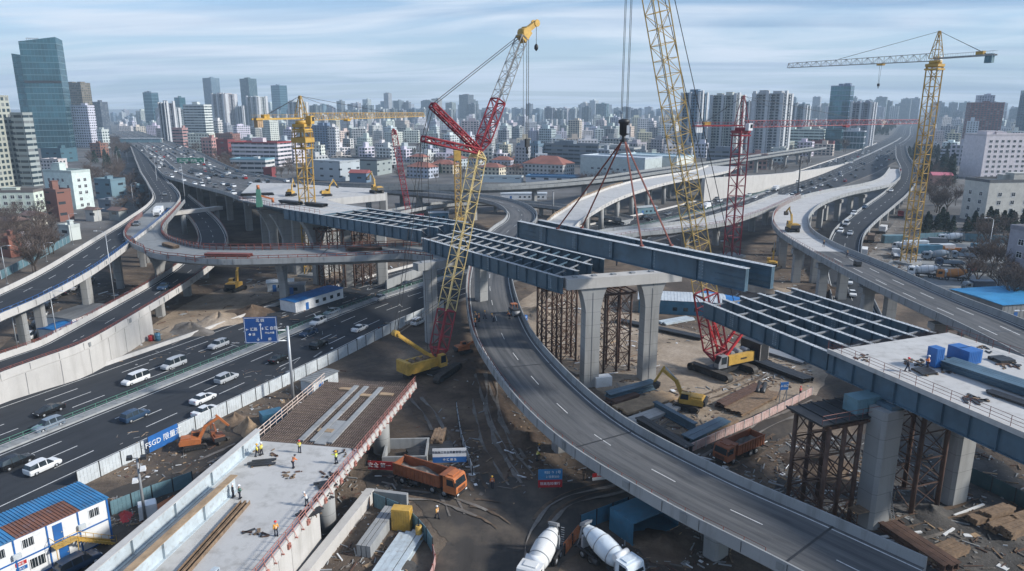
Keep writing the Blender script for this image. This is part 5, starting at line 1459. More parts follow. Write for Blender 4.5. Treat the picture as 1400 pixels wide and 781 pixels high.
bld('long flat dark-roofed hall behind the grey warehouse', 452, 538, 240, 220, 'plain', 'grey', .6, -18, rcol=(.05, .055, .06), boxes=0)
bld('small blue and white shed with a red roof by the viaduct', 478, 508, 250, 237, 'plain', 'blue', .6, -14, roof='gable', rcol=(.30, .08, .07))
# --- red roofed neighbourhood
for k, (a, b_, yb, yt, lab) in enumerate(((556, 600, 244, 226, 'red-roofed hall left of the yellow boom'), (588, 628, 238, 222, 'red-roofed block behind the boom'), (610, 640, 232, 214, 'hipped red roof behind the yellow piling mast'), (656, 692, 246, 226, 'red hipped house right of the yellow boom'), (672, 704, 230, 216, 'small red-roofed house between two larger ones'), (694, 722, 240, 226, 'short red-roofed house near the crane ropes'), (714, 786, 242, 222, 'broad red-roofed hall with a blue band right of the ropes'), (700, 722, 226, 213, 'narrow red-roofed house under the hanging hook'), (640, 664, 226, 214, 'tiny red-roofed house behind the boom joint'), (560, 588, 228, 212, 'long red roof behind the dark red boom'))):
    bld(lab, a, b_, yb, yt + 3, 'resi', 'cream' if k % 2 else 'pale', .6, (-30, -20, -40)[k % 3], roof='hip', boxes=0)
bld('low white market hall with a blue roof below the red roofs', 718, 800, 252, 243, 'plain', 'white', .35, -14, rcol=(.06, .16, .28), boxes=0)
bld('low white hall left of the blue-roofed market', 656, 716, 250, 243, 'plain', 'white', .3, -10, boxes=0)
bld('dark grey five-storey office slab above the red roofs', 742, 832, 226, 199, 'band', 'slate', .35, -34, boxes=2)
bld('pale blue-grey block at the left end of the office slab', 706, 745, 224, 198, 'vert', 'blue', .6, -30)
bld('pale office slab with a flat roof behind the red slings', 792, 880, 224, 203, 'band', 'pale', .4, -34)
bld('large white-roofed factory hall with blue-grey walls left of the boom', 790, 905, 247, 217, 'plain', 'pale', .45, -40, rcol=(.45, .50, .54), boxes=0, win=(5.5, 5.6, 2.2, 1.4))
bld('white factory hall with a pale teal roof right of the slings', 842, 948, 243, 215, 'plain', 'white', .5, -42, rcol=(.42, .52, .55), boxes=0, win=(5.5, 5.6, 2.2, 1.4))
# --- tower blocks right of the centre
for (a, b_, yb, yt, st, co, lab) in ((926, 963, 214, 128, 'resid', 'blue', 'dark blue apartment tower right of the tall yellow boom'), (965, 1014, 212, 131, 'resid', 'pale', 'pale stepped apartment tower left of the red crane mast'), (1021, 1077, 216, 129, 'resid', 'pale', 'broad white-edged apartment tower right of the red crane mast'), (1128, 1160, 196, 118, 'glass', 'blue', 'blue glass office tower with a roof antenna'), (1156, 1192, 200, 141, 'resid', 'grey', 'grey apartment tower right of the blue glass tower'), (1072, 1104, 190, 145, 'resid', 'slate', 'slate apartment block behind the broad white-edged tower'), (1003, 1026, 205, 140, 'resid', 'dark', 'dark narrow tower behind the red crane mast')):
    T = bld(lab, a, b_, yb, yt, st, co, .75, -38, foot='notch' if st.startswith('resi') else 'rect', boxes=3)
bld('dark three-storey podium below the pale apartment towers', 965, 1010, 228, 206, 'band', 'slate', .5, -20)
bld('pink and white shopfront block right of the red mast', 1022, 1048, 232, 212, 'grid', 'pink', .5, -20)
bld('white long office with grey bands behind the expressway', 1064, 1126, 205, 178, 'band', 'white', .4, -30)
bld('teal glass office beside the blue glass tower', 1126, 1150, 206, 178, 'glass', 'teal', .8, -30)
bld('glass and white framed office right of the teal office', 1144, 1182, 204, 180, 'glass', 'white', .5, -34)
bld('dark red roofed block near the crowded expressway', 1108, 1140, 208, 194, 'plain', 'red', .6, -30, boxes=1)
bld('small white block under the broad white-edged tower', 1052, 1076, 222, 204, 'grid', 'white', .7, -30)
# --- right side
bld('dark red and white striped apartment block at the right', 1313, 1365, 196, 141, 'resid', (.20, .055, .06), .35, -12, boxes=1)
bld('tall teal glass tower cut by the right edge', 1384, 1440, 190, 124, 'glass', 'teal', .9, -20)
bld('grey tower behind the striped apartment block', 1326, 1352, 186, 131, 'resid', 'pale', .7, -20)
bld('wide white seven-storey office at the right edge', 1306, 1450, 246, 186, 'plain', 'white', .35, 6, win=(4.6, 3.6, 2.2, 1.7), boxes=2)
bld('cream four-storey building in front of the wide white office', 1307, 1450, 306, 250, 'plain', 'cream', .4, 6, win=(6.5, 3.6, 1.7, 1.7), boxes=3, rcol=(.10, .105, .11))
bld('grey flat-roofed building at the right edge near the bare trees', 1366, 1450, 394, 318, 'plain', 'grey', .8, 8, boxes=1, win=(4.5, 3.6, 1.8, 1.6))
bld('pink-roofed shed beside the dark trees at the right', 1268, 1300, 254, 240, 'plain', 'pink', .6, -10, roof='gable', rcol=(.50, .14, .18))
bld('small grey block between the dark trees and the white office', 1284, 1312, 220, 206, 'band', 'pale', .6, -10, boxes=0)
# --- housing behind: rows of low blocks, each one an object
def road_free(p, r):
    for P in (EXP, HW, BG, S11, S12):
        for i in range(0, len(P.p), 3):
            q = P.pt(i, P.w[i] / 2)
            if (q.x - p.x) ** 2 + (q.y - p.y) ** 2 < (P.w[i] / 2 + r + 6) ** 2: return False
    for (x, y, rr) in FOOT:
        if (x - p.x) ** 2 + (y - p.y) ** 2 < (rr + r) ** 2: return False
    return True
ZONES = [(155, 290, 'among the trees left of the highway'), (300, 430, 'between the highway and the yellow tower crane'), (430, 560, 'between the yellow tower crane and the dark red boom'), (560, 700, 'behind the red roofs around the boom joint'), (700, 860, 'between the crane ropes and the hook block'), (860, 960, 'around the tall yellow boom'), (1040, 1200, 'behind the towers left of the right tower crane'), (1250, 1420, 'behind the right tower crane')]
SZ = {'white': 'white', 'pale': 'pale grey', 'cream': 'cream', 'grey': 'grey', 'slate': 'slate', 'beige': 'beige'}
ROWS = ((226, 15, 30), (214, 16, 30), (205, 14, 28), (197, 12, 26), (190, 12, 24), (184, 10, 20), (179, 9, 18), (175, 8, 16), (171.5, 7, 14))
cnt = 0; FARM = MB()
for yb, wmin, wmax in ROWS:
    x = 150
    while x < 1420:
        wpx = RND.uniform(wmin, wmax); y = yb + RND.uniform(-3, 3) * (yb - 160) / 50
        z = [q for q in ZONES if q[0] <= x < q[1]]
        if z and RND.random() < (.85 if yb > 180 else .9):
            b = at(x + wpx / 2, y); r = wpx / scale_at(b) * .42
            if road_free(b, r):
                st = RND.choice((5, 6, 6, 7, 9, 11) if yb < 200 else (3, 4, 5, 6)); col = RND.choice(('white', 'white', 'pale', 'cream', 'grey', 'beige', 'white'))
                yt = y - st * 3.1 * scale_at(b)
                lab = '%s %s block of flats %s' % (SZ[col], 'low' if st < 6 else 'taller', z[0][2])
                if cnt < 290: bld(lab, x, x + wpx, y, yt, RND.choice(('resi', 'resi', 'resid', 'grid')), col, RND.uniform(.35, .8), RND.choice((-36, -36, -30, 52, 0)), simple=True, group=lab, name='apartment_block'); cnt += 1
                else:
                    w_ = r * 1.5; H = st * 3.1; ca, sa = (.81, -.59); dd_ = w_ * RND.uniform(.4, .8)
                    FARM.walls([(b.x + ca * i * w_ / 2 - sa * j * dd_ / 2, b.y + sa * i * w_ / 2 + ca * j * dd_ / 2) for i, j in ((-1, -1), (1, -1), (1, 1), (-1, 1))], 0, H, RND.randint(0, 40)); FOOT.append((b.x, b.y, w_ * .5))
        x += wpx * RND.uniform(1.0, 1.35)
fo = FARM.build('low_housing', FM['resi']); fo.color = (.5, .51, .51, 1); fo['kind'] = 'stuff'; fo['label'] = 'mass of low pale housing far behind the site'
# --- far skyline
SKY = [(150, 290, 'left of the striped office'), (300, 480, 'between the striped office and the yellow crane jib'), (480, 640, 'between the yellow crane jib and the boom joint'), (640, 860, 'between the boom joint and the hook block'), (860, 930, 'behind the tall yellow boom'), (1070, 1240, 'between the red mast and the right tower crane'), (1240, 1420, 'right of the right tower crane')]
TOPS = [(150, 158), (165, 152), (190, 148), (230, 150), (300, 148), (420, 141), (470, 140), (500, 140), (530, 136), (560, 140), (590, 139), (620, 136), (660, 146), (700, 145), (760, 144), (820, 138), (860, 143), (930, 150), (1000, 150), (1080, 140), (1120, 142), (1190, 136), (1240, 138), (1290, 142), (1310, 138), (1400, 145)]
def top_at(x):
    for (a, p), (b, q) in zip(TOPS, TOPS[1:]):
        if a <= x <= b: return p + (q - p) * (x - a) / (b - a)
    return 145
for layer, (yb, dt, step) in enumerate(((163.5, 3, 13), (166.5, 0, 15), (170.5, 6, 19))):
    x = 148 + layer * 4
    while x < 1418:
        wpx = RND.uniform(.5, 1.0) * step; z = [q for q in SKY if q[0] <= x < q[1]]
        if z and RND.random() < .93:
            yt = top_at(x) + dt + RND.uniform(-5, 7)
            b = at(x + wpx / 2, yb)
            if road_free(b, wpx / scale_at(b) * .3) or layer < 2:
                col = RND.choice(('pale', 'white', 'slate', 'slate', 'grey', 'blue', 'blue', 'dark'))
                lab = '%s tower block on the skyline %s' % ('pale' if col in ('pale', 'white') else 'blue-grey', z[0][2])
                bld(lab, x, x + wpx, yb, yt, RND.choice(('resid', 'resid', 'vert', 'resi')), col, RND.uniform(.5, 1), RND.choice((-36, -40, -30)), simple=True, foot='notch' if layer == 2 else 'rect', group=lab, name='tower_block')
        x += wpx * RND.uniform(.95, 1.5)
for (a, b_, yt, st, co, lab) in ((526, 537, 128, 'plain', 'grey', 'flared-top tower alone on the skyline between the two cranes'), (628, 648, 130, 'vert', 'dark', 'dark slab tower left of the luffing jib'), (578, 598, 138, 'resid', 'slate', 'slate tower left of the red jib strut'), (1194, 1210, 133, 'resid', 'slate', 'twin-crane tower on the far skyline'), (1228, 1243, 136, 'resid', 'slate', 'blue-grey slab just left of the right crane mast'), (1077, 1087, 134, 'resid', 'blue', 'slim blue tower between the white-edged tower and the glass tower'), (1108, 1120, 133, 'resid', 'pale', 'slim pale tower left of the blue glass tower')):
    bld(lab, a, b_, 167, yt, st, co, .8, -34)
# ------------------------------------------------------------------ trees
def bare_tree(seed, h=9.0):
    r = random.Random(seed); tr = MB(); cr = MB()
    tr.tube((0, 0, -.2), (0, 0, h * .3), .17, 6, .12)
    def grow(p, d, L, rad, lv):
        q = p + d * L
        (tr if lv == 0 else cr).tube(p, q, rad, 5 if lv == 0 else 3, rad * .6, caps=False)
        if lv >= 4: return
        n = (5, 4, 3, 3)[lv] if lv < 4 else 0
        for i in range(n):
            t = r.uniform(.35, 1.0); b = p.lerp(q, t)
            a = r.uniform(0, 6.283); e = Vector((math.cos(a), math.sin(a), r.uniform(-.05, .5)))
            nd = (d * r.uniform(.45, .9) + e * r.uniform(.45, .9) + Vector((0, 0, .12))).normalized()
            grow(b, nd, L * r.uniform(.48, .72), max(.022, rad * .5), lv + 1)
    for i in range(5):
        a = i * 1.257 + r.uniform(-.4, .4)
        grow(Vector((0, 0, h * r.uniform(.18, .3))), Vector((math.cos(a) * .55, math.sin(a) * .55, 1)).normalized(), h * r.uniform(.3, .42), .10, 0)
    return tr, cr
def ever_tree(seed, h=8.0):
    r = random.Random(seed); tr = MB(); cr = MB(); tr.tube((0, 0, -.2), (0, 0, h * .9), .16, 6, .04)
    for i in range(900):
        t = r.random() ** .8; z = h * (.1 + .9 * t); rr = h * .22 * (1 - t) ** .8 * (1 + .25 * math.sin(i * 2.4 + z * 3)) * r.uniform(.5, 1.05) + .08
        a = r.uniform(0, 6.283); c = Vector((math.cos(a) * rr, math.sin(a) * rr, z)); s = r.uniform(.16, .38)
        u = Vector((r.uniform(-1, 1), r.uniform(-1, 1), r.uniform(-.6, .6))).normalized() * s; v = Vector((r.uniform(-1, 1), r.uniform(-1, 1), r.uniform(-1, 1))).normalized() * s
        cr.poly([c - u - v * .4, c + u * .3 - v, c + u, c + v])
    return tr, cr
TP = []
def tree_proto(fn, seed, name, mat, lab, loc):
    a, b = fn(seed); T = thing(name, lab, 'tree', loc); a.build('trunk', M['bark'], T); b.build('crown', mat, T); return T
BT = [[bare_tree, s, None] for s in (3, 11, 23)]; ET = [[ever_tree, s, None] for s in (5, 9)]
def put_tree(kind, p, sc, lab):
    pr = RND.choice(BT if kind == 'bare' else ET); nm = 'bare_tree' if kind == 'bare' else 'evergreen_tree'
    if pr[2] is None:
        pr[2] = tree_proto(pr[0], pr[1], nm, M['twig'] if kind == 'bare' else M['ever'], lab, p); o = pr[2]; o['group'] = lab
        o.scale = (sc,) * 3; o.rotation_euler = (0, 0, RND.uniform(0, 6.28))
    else: dup(pr[2], p, RND.uniform(0, 6.28), lab, lab, scale=(sc * RND.uniform(.9, 1.2), sc * RND.uniform(.9, 1.2), sc))
def grove(kind, n, x0, x1, y0, y1, s0, s1, lab, slope=0.0):
    k = 0; tries = 0
    while k < n and tries < n * 15:
        tries += 1; x = RND.uniform(x0, x1); y = RND.uniform(y0, y1) + slope * (x - x0); p = at(x, y)
        ok = all((q[0] - p.x) ** 2 + (q[1] - p.y) ** 2 > (q[2] * .75) ** 2 for q in FOOT)
        if not ok: continue
        sc = RND.uniform(s0, s1); bad = False
        for P in (EXP, HW, S3, S4, S5, S11, S12, BG, S10, S9):
            for i in range(0, len(P.p), 2):
                q = P.pt(i, P.w[i] / 2)
                if (q.x - p.x) ** 2 + (q.y - p.y) ** 2 < (P.w[i] / 2 + 2.0 * sc) ** 2: bad = True; break
            if bad: break
        if bad: continue
        put_tree(kind, p, sc, lab); k += 1
grove('bare', 34, -20, 75, 300, 378, .9, 1.5, 'bare brown tree among the old houses left of the elevated road')
grove('bare', 22, 118, 172, 222, 262, 1.0, 1.7, 'bare tree beside the white five-storey house')
grove('bare', 18, 155, 198, 232, 300, .9, 1.5, 'bare tree close to the upper bend of the elevated road')
grove('ever', 8, 128, 168, 212, 232, 1.1, 1.7, 'dark evergreen near the foot of the office towers')
grove('bare', 34, 232, 330, 196, 238, 1.0, 1.7, 'bare tree on the right bank of the crowded highway', .18)
grove('bare', 24, 150, 200, 190, 215, 1.0, 1.6, 'bare tree on the left bank of the crowded highway')
grove('bare', 10, 376, 430, 226, 246, .8, 1.3, 'bare tree near the yellow mast beyond the grey viaduct')
grove('bare', 16, 545, 700, 205, 250, .8, 1.3, 'bare tree between the red roofs')
grove('bare', 14, 785, 900, 246, 258, .8, 1.2, 'bare tree in front of the factory halls')
grove('bare', 10, 1040, 1110, 214, 240, 1.0, 1.5, 'bare tree at the foot of the apartment towers')
grove('bare', 30, 1090, 1200, 190, 222, 1.2, 1.9, 'bare tree along the left side of the right expressway', -.12)
grove('ever', 40, 1190, 1245, 172, 186, 1.6, 2.4, 'dark tree far along the right expressway')
grove('ever', 46, 1240, 1305, 205, 262, 1.2, 2.0, 'dark evergreen left of the wide white office')
grove('bare', 22, 1246, 1306, 240, 296, 1.1, 1.7, 'bare tree in front of the dark evergreens at the right')
grove('ever', 34, 1262, 1400, 308, 322, .8, 1.1, 'dark conifer in the hedge below the cream building')
grove('bare', 30, 1322, 1400, 320, 420, .9, 1.4, 'bare tree beside the grey building at the right edge')
grove('bare', 32, 430, 900, 188, 245, .8, 1.3, 'bare tree among the low housing in the middle distance')
grove('ever', 14, 560, 900, 200, 250, .8, 1.2, 'dark tree among the low housing in the middle distance')
def ang_(x, y):
    a, b = at(40, 465), at(124, 385); return math.atan2(b.y - a.y, b.x - a.x)
# ------------------------------------------------------------------ road vehicles
def car_shell(st):
    """body and glass from stations (x, z bottom, z belt, z roof, half width, half roof)"""
    b, g = MB(), MB()
    def ring(s):
        x, zb, zl, zr, hw, hr = s
        return [Vector((x, -hw * .9, zb)), Vector((x, -hw, (zb + zl) * .5)), Vector((x, -hw * .97, zl)), Vector((x, -hr, zr)), Vector((x, hr, zr)), Vector((x, hw * .97, zl)), Vector((x, hw, (zb + zl) * .5)), Vector((x, hw * .9, zb))]
    R_ = [ring(s) for s in st]
    tall = [s[3] - s[2] > .2 for s in st]
    b.sm = False
    for i in range(len(st) - 1):
        p, q = R_[i], R_[i + 1]
        for j in range(8):
            k = (j + 1) % 8
            gl = (j in (2, 4) and (tall[i] or tall[i + 1])) or (j == 3 and tall[i] != tall[i + 1])
            (g if gl else b).quad(p[j], q[j], q[k], p[k])
    b.poly(R_[0]); b.poly(R_[-1][::-1])
    for i in range(1, len(st) - 1):      # pillars
        if tall[i] and (tall[i - 1] and tall[i + 1]):
            for s in (2, 4):
                u, v = R_[i][s], R_[i][s + 1]; o = Vector((0, -.012 if s == 2 else .012, 0))
                b.quad(u + o + Vector((-.05, 0, 0)), u + o + Vector((.05, 0, 0)), v + o + Vector((.05, 0, 0)), v + o + Vector((-.05, 0, 0)))
    return b, g
CARS = {
 'sedan': [(-2.38, .40, .80, .84, .72, .64), (-2.28, .24, .98, 1.02, .86, .74), (-1.62, .2, 1.00, 1.06, .90, .72), (-.95, .2, .98, 1.42, .91, .60), (-.05, .2, .96, 1.47, .91, .62), (.5, .2, .95, 1.42, .91, .60), (1.25, .2, .93, .98, .90, .74), (2.05, .22, .80, .85, .87, .72), (2.32, .28, .66, .70, .78, .62)],
 'suv': [(-2.28, .45, .95, 1.0, .80, .70), (-2.2, .28, 1.06, 1.12, .90, .76), (-1.92, .25, 1.06, 1.62, .93, .66), (-.9, .25, 1.04, 1.72, .93, .68), (.2, .25, 1.02, 1.70, .93, .67), (.55, .25, 1.02, 1.64, .93, .66), (1.2, .25, 1.02, 1.08, .92, .76), (2.0, .28, .92, .97, .90, .74), (2.3, .35, .75, .80, .82, .66)],
 'van': [(-2.5, .4, 1.0, 1.06, .84, .78), (-2.45, .28, 1.05, 1.12, .90, .82), (-2.3, .25, 1.08, 1.90, .92, .74), (-.9, .25, 1.06, 1.98, .92, .76), (.5, .25, 1.06, 1.96, .92, .75), (1.0, .25, 1.05, 1.86, .92, .72), (1.75, .25, 1.02, 1.10, .91, .78), (2.3, .28, .90, .95, .88, .72), (2.5, .35, .72, .76, .80, .64)],
}
def wheel_mb(r=.33, w=.22):
    m = MB(); m.lathe([(r * .55, -w / 2), (r * .95, -w / 2), (r, -w * .3), (r, w * .3), (r * .95, w / 2), (r * .55, w / 2)], 14, Matrix.Rotation(math.pi / 2, 4, 'X'))
    m.c = 1; m.lathe([(r * .1, -w / 2 - .012), (r * .56, -w / 2 - .01), (r * .56, w / 2 + .01), (r * .1, w / 2 + .012)], 10, Matrix.Rotation(math.pi / 2, 4, 'X')); m.c = 0
    return m
PROTO = {}
WHEELM = wheel_mb().mesh('wheel'); WHEELM.materials.append(M['black']); WHEELM.materials.append(M['galv'])
def part_of(T, name, me, loc, rz=0):
    o = bpy.data.objects.new(name, me); COL.objects.link(o); o.parent = T; o.location = loc; o.rotation_euler = (0, 0, rz); return o
def lampm(name, w, h, d, mat):
    m = MB(); m.box(-d, d, -w, w, -h, h); me = m.mesh(name); me.materials.append(mat); return me
HLM, TLM = lampm('headlight', .2, .075, .06, M['lamp']), lampm('tail_light', .17, .10, .05, M['tail'])
def full_car(kind, label, loc, rz, color, group=None):
    key = ('full', kind)
    if key in PROTO:
        o = dup(PROTO[key], loc, rz, label, group)
        for c in o.children:
            if c.name.startswith('body'): c.color = (*color, 1)
        return o
    st = CARS[kind]; b, g = car_shell(st)
    T = thing('car', label, 'car', loc, rz, group)
    o = b.build('body', M['body'], T); o.color = (*color, 1)
    g.build('window', M['glass'], T)
    L = st[-1][0]; hw = .80
    for x in (L * .62, -L * .60):
        for y in (-hw, hw): part_of(T, 'wheel', WHEELM, (x, y, .33))
    z = (st[-2][2]) * .82
    for y in (-.58, .58):
        part_of(T, 'headlight', HLM, (st[-1][0] - .08, y, z)); part_of(T, 'tail_light', TLM, (st[0][0] + .06, y, st[1][2] * .85))
    PROTO[key] = T
    return T
def far_car(kind, label, loc, rz, color, group):
    key = ('far', kind)
    if key in PROTO:
        o = dup(PROTO[key], loc, rz, label, group, (*color, 1)); return o
    b, g = car_shell(CARS[kind]); m = MB(); m.v = list(b.v); m.f = list(b.f); m.m = [0] * len(b.f)
    n = len(m.v); m.v += g.v; m.f += [tuple(i + n for i in f) for f in g.f]; m.m += [1] * len(g.f)
    L = CARS[kind][-1][0]; m.c = 2
    for x in (L * .62, -L * .60): m.tube((x, -.92, .33), (x, .92, .33), .33, 10)
    m.c = 0
    o = m.build('car', [M['body'], M['glass'], M['black']]); o.location = loc; o.rotation_euler = (0, 0, rz); o.color = (*color, 1); tag(o, label, 'car', group)
    PROTO[key] = o; return o
CC = {'white': (.72, .73, .73), 'silver': (.42, .44, .46), 'black': (.012, .013, .015), 'grey': (.13, .14, .15), 'blue': (.03, .06, .11), 'red': (.30, .02, .02), 'steel': (.20, .25, .30)}
def exp_dir(p):
    best = min(range(len(EXP.p)), key=lambda i: (EXP.pt(i, 19).x - p.x) ** 2 + (EXP.pt(i, 19).y - p.y) ** 2); t = EXP.t[best]; return math.atan2(t.y, t.x)
NEAR = [(68, 565, 'sedan', 'black', 0, 'black sedan followed by a grey-blue car at the left end of the expressway'), (67, 586, 'suv', 'steel', 0, 'grey-blue car with a light roof beside the median railing at the left'), (186, 523, 'van', 'white', 0, 'white people carrier driving towards the left on the far carriageway'), (238, 502, 'van', 'silver', 0, 'silver minivan behind the white people carrier'), (299, 475, 'suv', 'silver', 0, 'silver estate car nearest the blue road sign on the far carriageway'),
 (519, 410, 'sedan', 'silver', 0, 'pale silver sedan near the concrete end wall by the tall pier'), (555, 391, 'sedan', 'black', 0, 'black sedan furthest up the far carriageway by the tall pier'), (454, 429, 'sedan', 'steel', 0, 'steel-blue sedan just right of the white off-roader'), (435, 443, 'suv', 'white', 0, 'white off-roader on the far carriageway right of the blue sign'), (422, 458, 'sedan', 'blue', 0, 'dark blue sedan close to the green median railing'),
 (382, 494, 'sedan', 'black', 1, 'black sedan right beside the blue sign panel'), (436, 475, 'suv', 'black', 1, 'black off-roader below the dark blue sedan'), (448, 495, 'sedan', 'black', 1, 'black sedan second nearest the white hoarding'), (398, 517, 'sedan', 'grey', 1, 'dark grey sedan passing behind the sign pole'), (492, 452, 'sedan', 'white', 1, 'white saloon ahead of the white off-roader on the near carriageway'), (529, 450, 'sedan', 'black', 1, 'black sedan ahead of the white saloon'), (498, 470, 'suv', 'white', 1, 'white off-roader on the near carriageway'), (572, 443, 'suv', 'white', 1, 'white car half hidden behind the tall pier'),
 (185, 573, 'suv', 'blue', 1, 'dark blue hatchback close to the median'), (310, 521, 'suv', 'silver', 1, 'silver off-roader with roof rails near the median'), (278, 549, 'sedan', 'white', 1, 'white sedan running side by side with another, further from the hoarding'), (281, 566, 'sedan', 'white', 1, 'white sedan running side by side with another, nearer the hoarding'), (22, 637, 'suv', 'black', 1, 'black estate car cut by the left edge'), (59, 643, 'suv', 'white', 1, 'white hatchback beside the black estate car')]
for x, y, k, c, fw, lab in NEAR:
    p = at(x, y, 0.106); full_car(k, lab, p, exp_dir(p) + (0 if fw else math.pi), CC[c])
def on_path(P, d, o, dz=0.02):
    p, t = P.at_d(d, o, dz); return p, math.atan2(t.y, t.x)
def near_on(P, x, y, z):
    q = at(x, y, z); i = min(range(len(P.p)), key=lambda i: (P.pt(i, P.w[i] / 2).x - q.x) ** 2 + (P.pt(i, P.w[i] / 2).y - q.y) ** 2); return q, math.atan2(P.t[i].y, P.t[i].x)
def zpath(P, x, y, dz=.02):
    z = 5
    for _ in range(6):
        q = at(x, y, z); i = min(range(len(P.p)), key=lambda i: (P.pt(i, P.w[i] / 2).x - q.x) ** 2 + (P.pt(i, P.w[i] / 2).y - q.y) ** 2); z = P.p[i].z + dz
    return at(x, y, z), math.atan2(P.t[i].y, P.t[i].x)
for P, x, y, k, c, fl, lab in ((S12, 1160, 388, 'suv', 'white', 1, 'white car coming out from under the wide ramp, further one'), (S12, 1165, 404, 'sedan', 'white', 1, 'white car coming out from under the wide ramp, nearer one'), (S12, 1149, 318, 'suv', 'white', 1, 'white car low on the curving road left of the yellow mast'), (S12, 1162, 321, 'sedan', 'silver', 1, 'silver car beside the white car low on the curving road'), (S12, 1157, 308, 'van', 'silver', 1, 'silver van on the curving road'), (S12, 1167, 294, 'suv', 'white', 1, 'white car halfway up the curving road'), (S12, 1182, 285, 'sedan', 'blue', 1, 'dark blue car halfway up the curving road'), (S12, 1218, 262, 'sedan', 'white', 1, 'white car in the bend of the curving road'), (S12, 1227, 246, 'sedan', 'grey', 1, 'grey car beyond the bend of the curving road'), (S12, 1230, 234, 'suv', 'red', 1, 'reddish car beyond the bend of the curving road'),
   (EXP, 855, 307, 'sedan', 'white', 1, 'white sedan alone on the expressway behind the lifted girder'), (EXP, 880, 300, 'suv', 'black', 1, 'black car behind the white sedan beyond the lifted girder'), (EXP, 889, 301, 'sedan', 'black', 0, 'second black car beside the boom on the far expressway'), (EXP, 913, 294, 'sedan', 'grey', 1, 'grey car seen through the tall boom'), (EXP, 984, 276, 'sedan', 'white', 1, 'white car before the red crane mast'), (EXP, 990, 281, 'suv', 'grey', 1, 'dark grey car before the red crane mast'), (EXP, 1024, 268, 'suv', 'white', 1, 'white car just right of the red crane mast'), (EXP, 1032, 271, 'sedan', 'white', 1, 'second white car just right of the red crane mast'), (S3, 225, 267, 'sedan', 'grey', 1, 'dark car in the upper bend of the elevated road'), (S3, 187, 308, 'sedan', 'grey', 1, 'grey car on the elevated road where the ramp splits off'), (S3, 230, 289, 'sedan', 'black', 0, 'black car beside the white lorry on the elevated road'), (S5, 224, 395, 'sedan', 'blue', 1, 'dark car on the lower ramp')):
    p, a = zpath(P, x, y, .13); full_car(k, lab, p, a + (math.pi if fl else 0), CC[c])
CW = (('white', 34), ('silver', 14), ('black', 22), ('grey', 16), ('blue', 7), ('red', 5))
def pick():
    t = RND.uniform(0, sum(w for _, w in CW))
    for c, w in CW:
        t -= w
        if t <= 0: return c
    return 'white'
def traffic(P, n, d0, d1, lanes, where, dz, lo=(0.03, .97), split=.5):
    used = []; k = 0; tries = 0
    while k < n and tries < n * 20:
        tries += 1
        d = d0 + (d1 - d0) * RND.random() ** 1.0; l = RND.choice(lanes)
        if any(l == b and abs(a - d) < 8 for a, b in used): continue
        i = min(len(P.d) - 1, max(0, int(d / P.len * (len(P.d) - 1))))
        p, a = on_path(P, d, l * P.w[i], dz); c = pick(); kind = RND.choice(('sedan', 'sedan', 'suv', 'suv', 'van'))
        lab = '%s %s in the traffic %s' % (c if c != 'steel' else 'blue', 'van' if kind == 'van' else 'car', where)
        far_car(kind, lab, p, a + (math.pi if l < split else 0), CC[c], lab); used.append((d, l)); k += 1
traffic(HW, 128, 25, 640, (.05, .13, .20, .28, .36, .44, .55, .63, .71, .79, .87, .94), 'on the crowded highway at the upper left', .03)
iL = next(i for i, p in enumerate(EXP.p) if p.y > 370)
traffic(EXP, 112, EXP.d[iL], EXP.d[iL] + 620, (.07, .14, .21, .28, .35, .42, .58, .65, .72, .79, .86, .93), 'on the right expressway beyond the red crane', .12)
# ------------------------------------------------------------------ lorries
BIGW = wheel_mb(.52, .34).mesh('wheel'); BIGW.materials.append(M['black']); BIGW.materials.append(M['grey'])
def cab_part(T, mat, x0, x1, z0, z1, w=2.45, color=None):
    m = MB(); L = x1 - x0
    m.extr([(x0, z0), (x1 - .05, z0), (x1, z0 + .25), (x1, z0 + (z1 - z0) * .42), (x1 - .28, z1 - .12), (x1 - .5, z1), (x0, z1)], -w / 2, w / 2)
    m.box(x0 + .3, x0 + 1.2, -w * .3, w * .3, z1, z1 + .12)
    cb = m.build('cab', mat, T)
    if color: cb.color = (*color, 1)
    m = MB(); za = z0 + (z1 - z0) * .48; zb_ = z1 - .28
    m.quad((x1 + .005 - .28 * .13, -w / 2 + .15, za), (x1 + .005 - .28 * .13, w / 2 - .15, za), (x1 - .24, w / 2 - .2, zb_), (x1 - .24, -w / 2 + .2, zb_))
    for s in (-1, 1):
        y = s * (w / 2 + .012); q = [(x0 + .55, y, za), (x1 - .3, y, za), (x1 - .5, y, zb_), (x0 + .55, y, zb_)]; m.poly(q if s < 0 else q[::-1])
    m.build('cab_window', M['glass'], cb)
    m = MB()
    for k in range(4): m.box(x1 + .003, x1 + .03, -w * .32, w * .32, z0 + .30 + k * .13, z0 + .37 + k * .13)
    m.box(x1 - .06, x1 + .06, -w / 2, w / 2, z0 - .25, z0 + .16); m.build('bumper', M['dark'], cb)
    for s in (-1, 1):
        m = MB(); m.box(x1 + .06, x1 + .09, s * w * .38 - .18, s * w * .38 + .18, z0 - .08, z0 + .1); m.build('headlight', M['lamp'], cb)
        m = MB(); m.box(x1 - .05, x1 + .1, s * (w / 2 + .18) - .1, s * (w / 2 + .18) + .1, za + .1, za + .75); m.build('mirror', M['dark'], cb)
    return cb
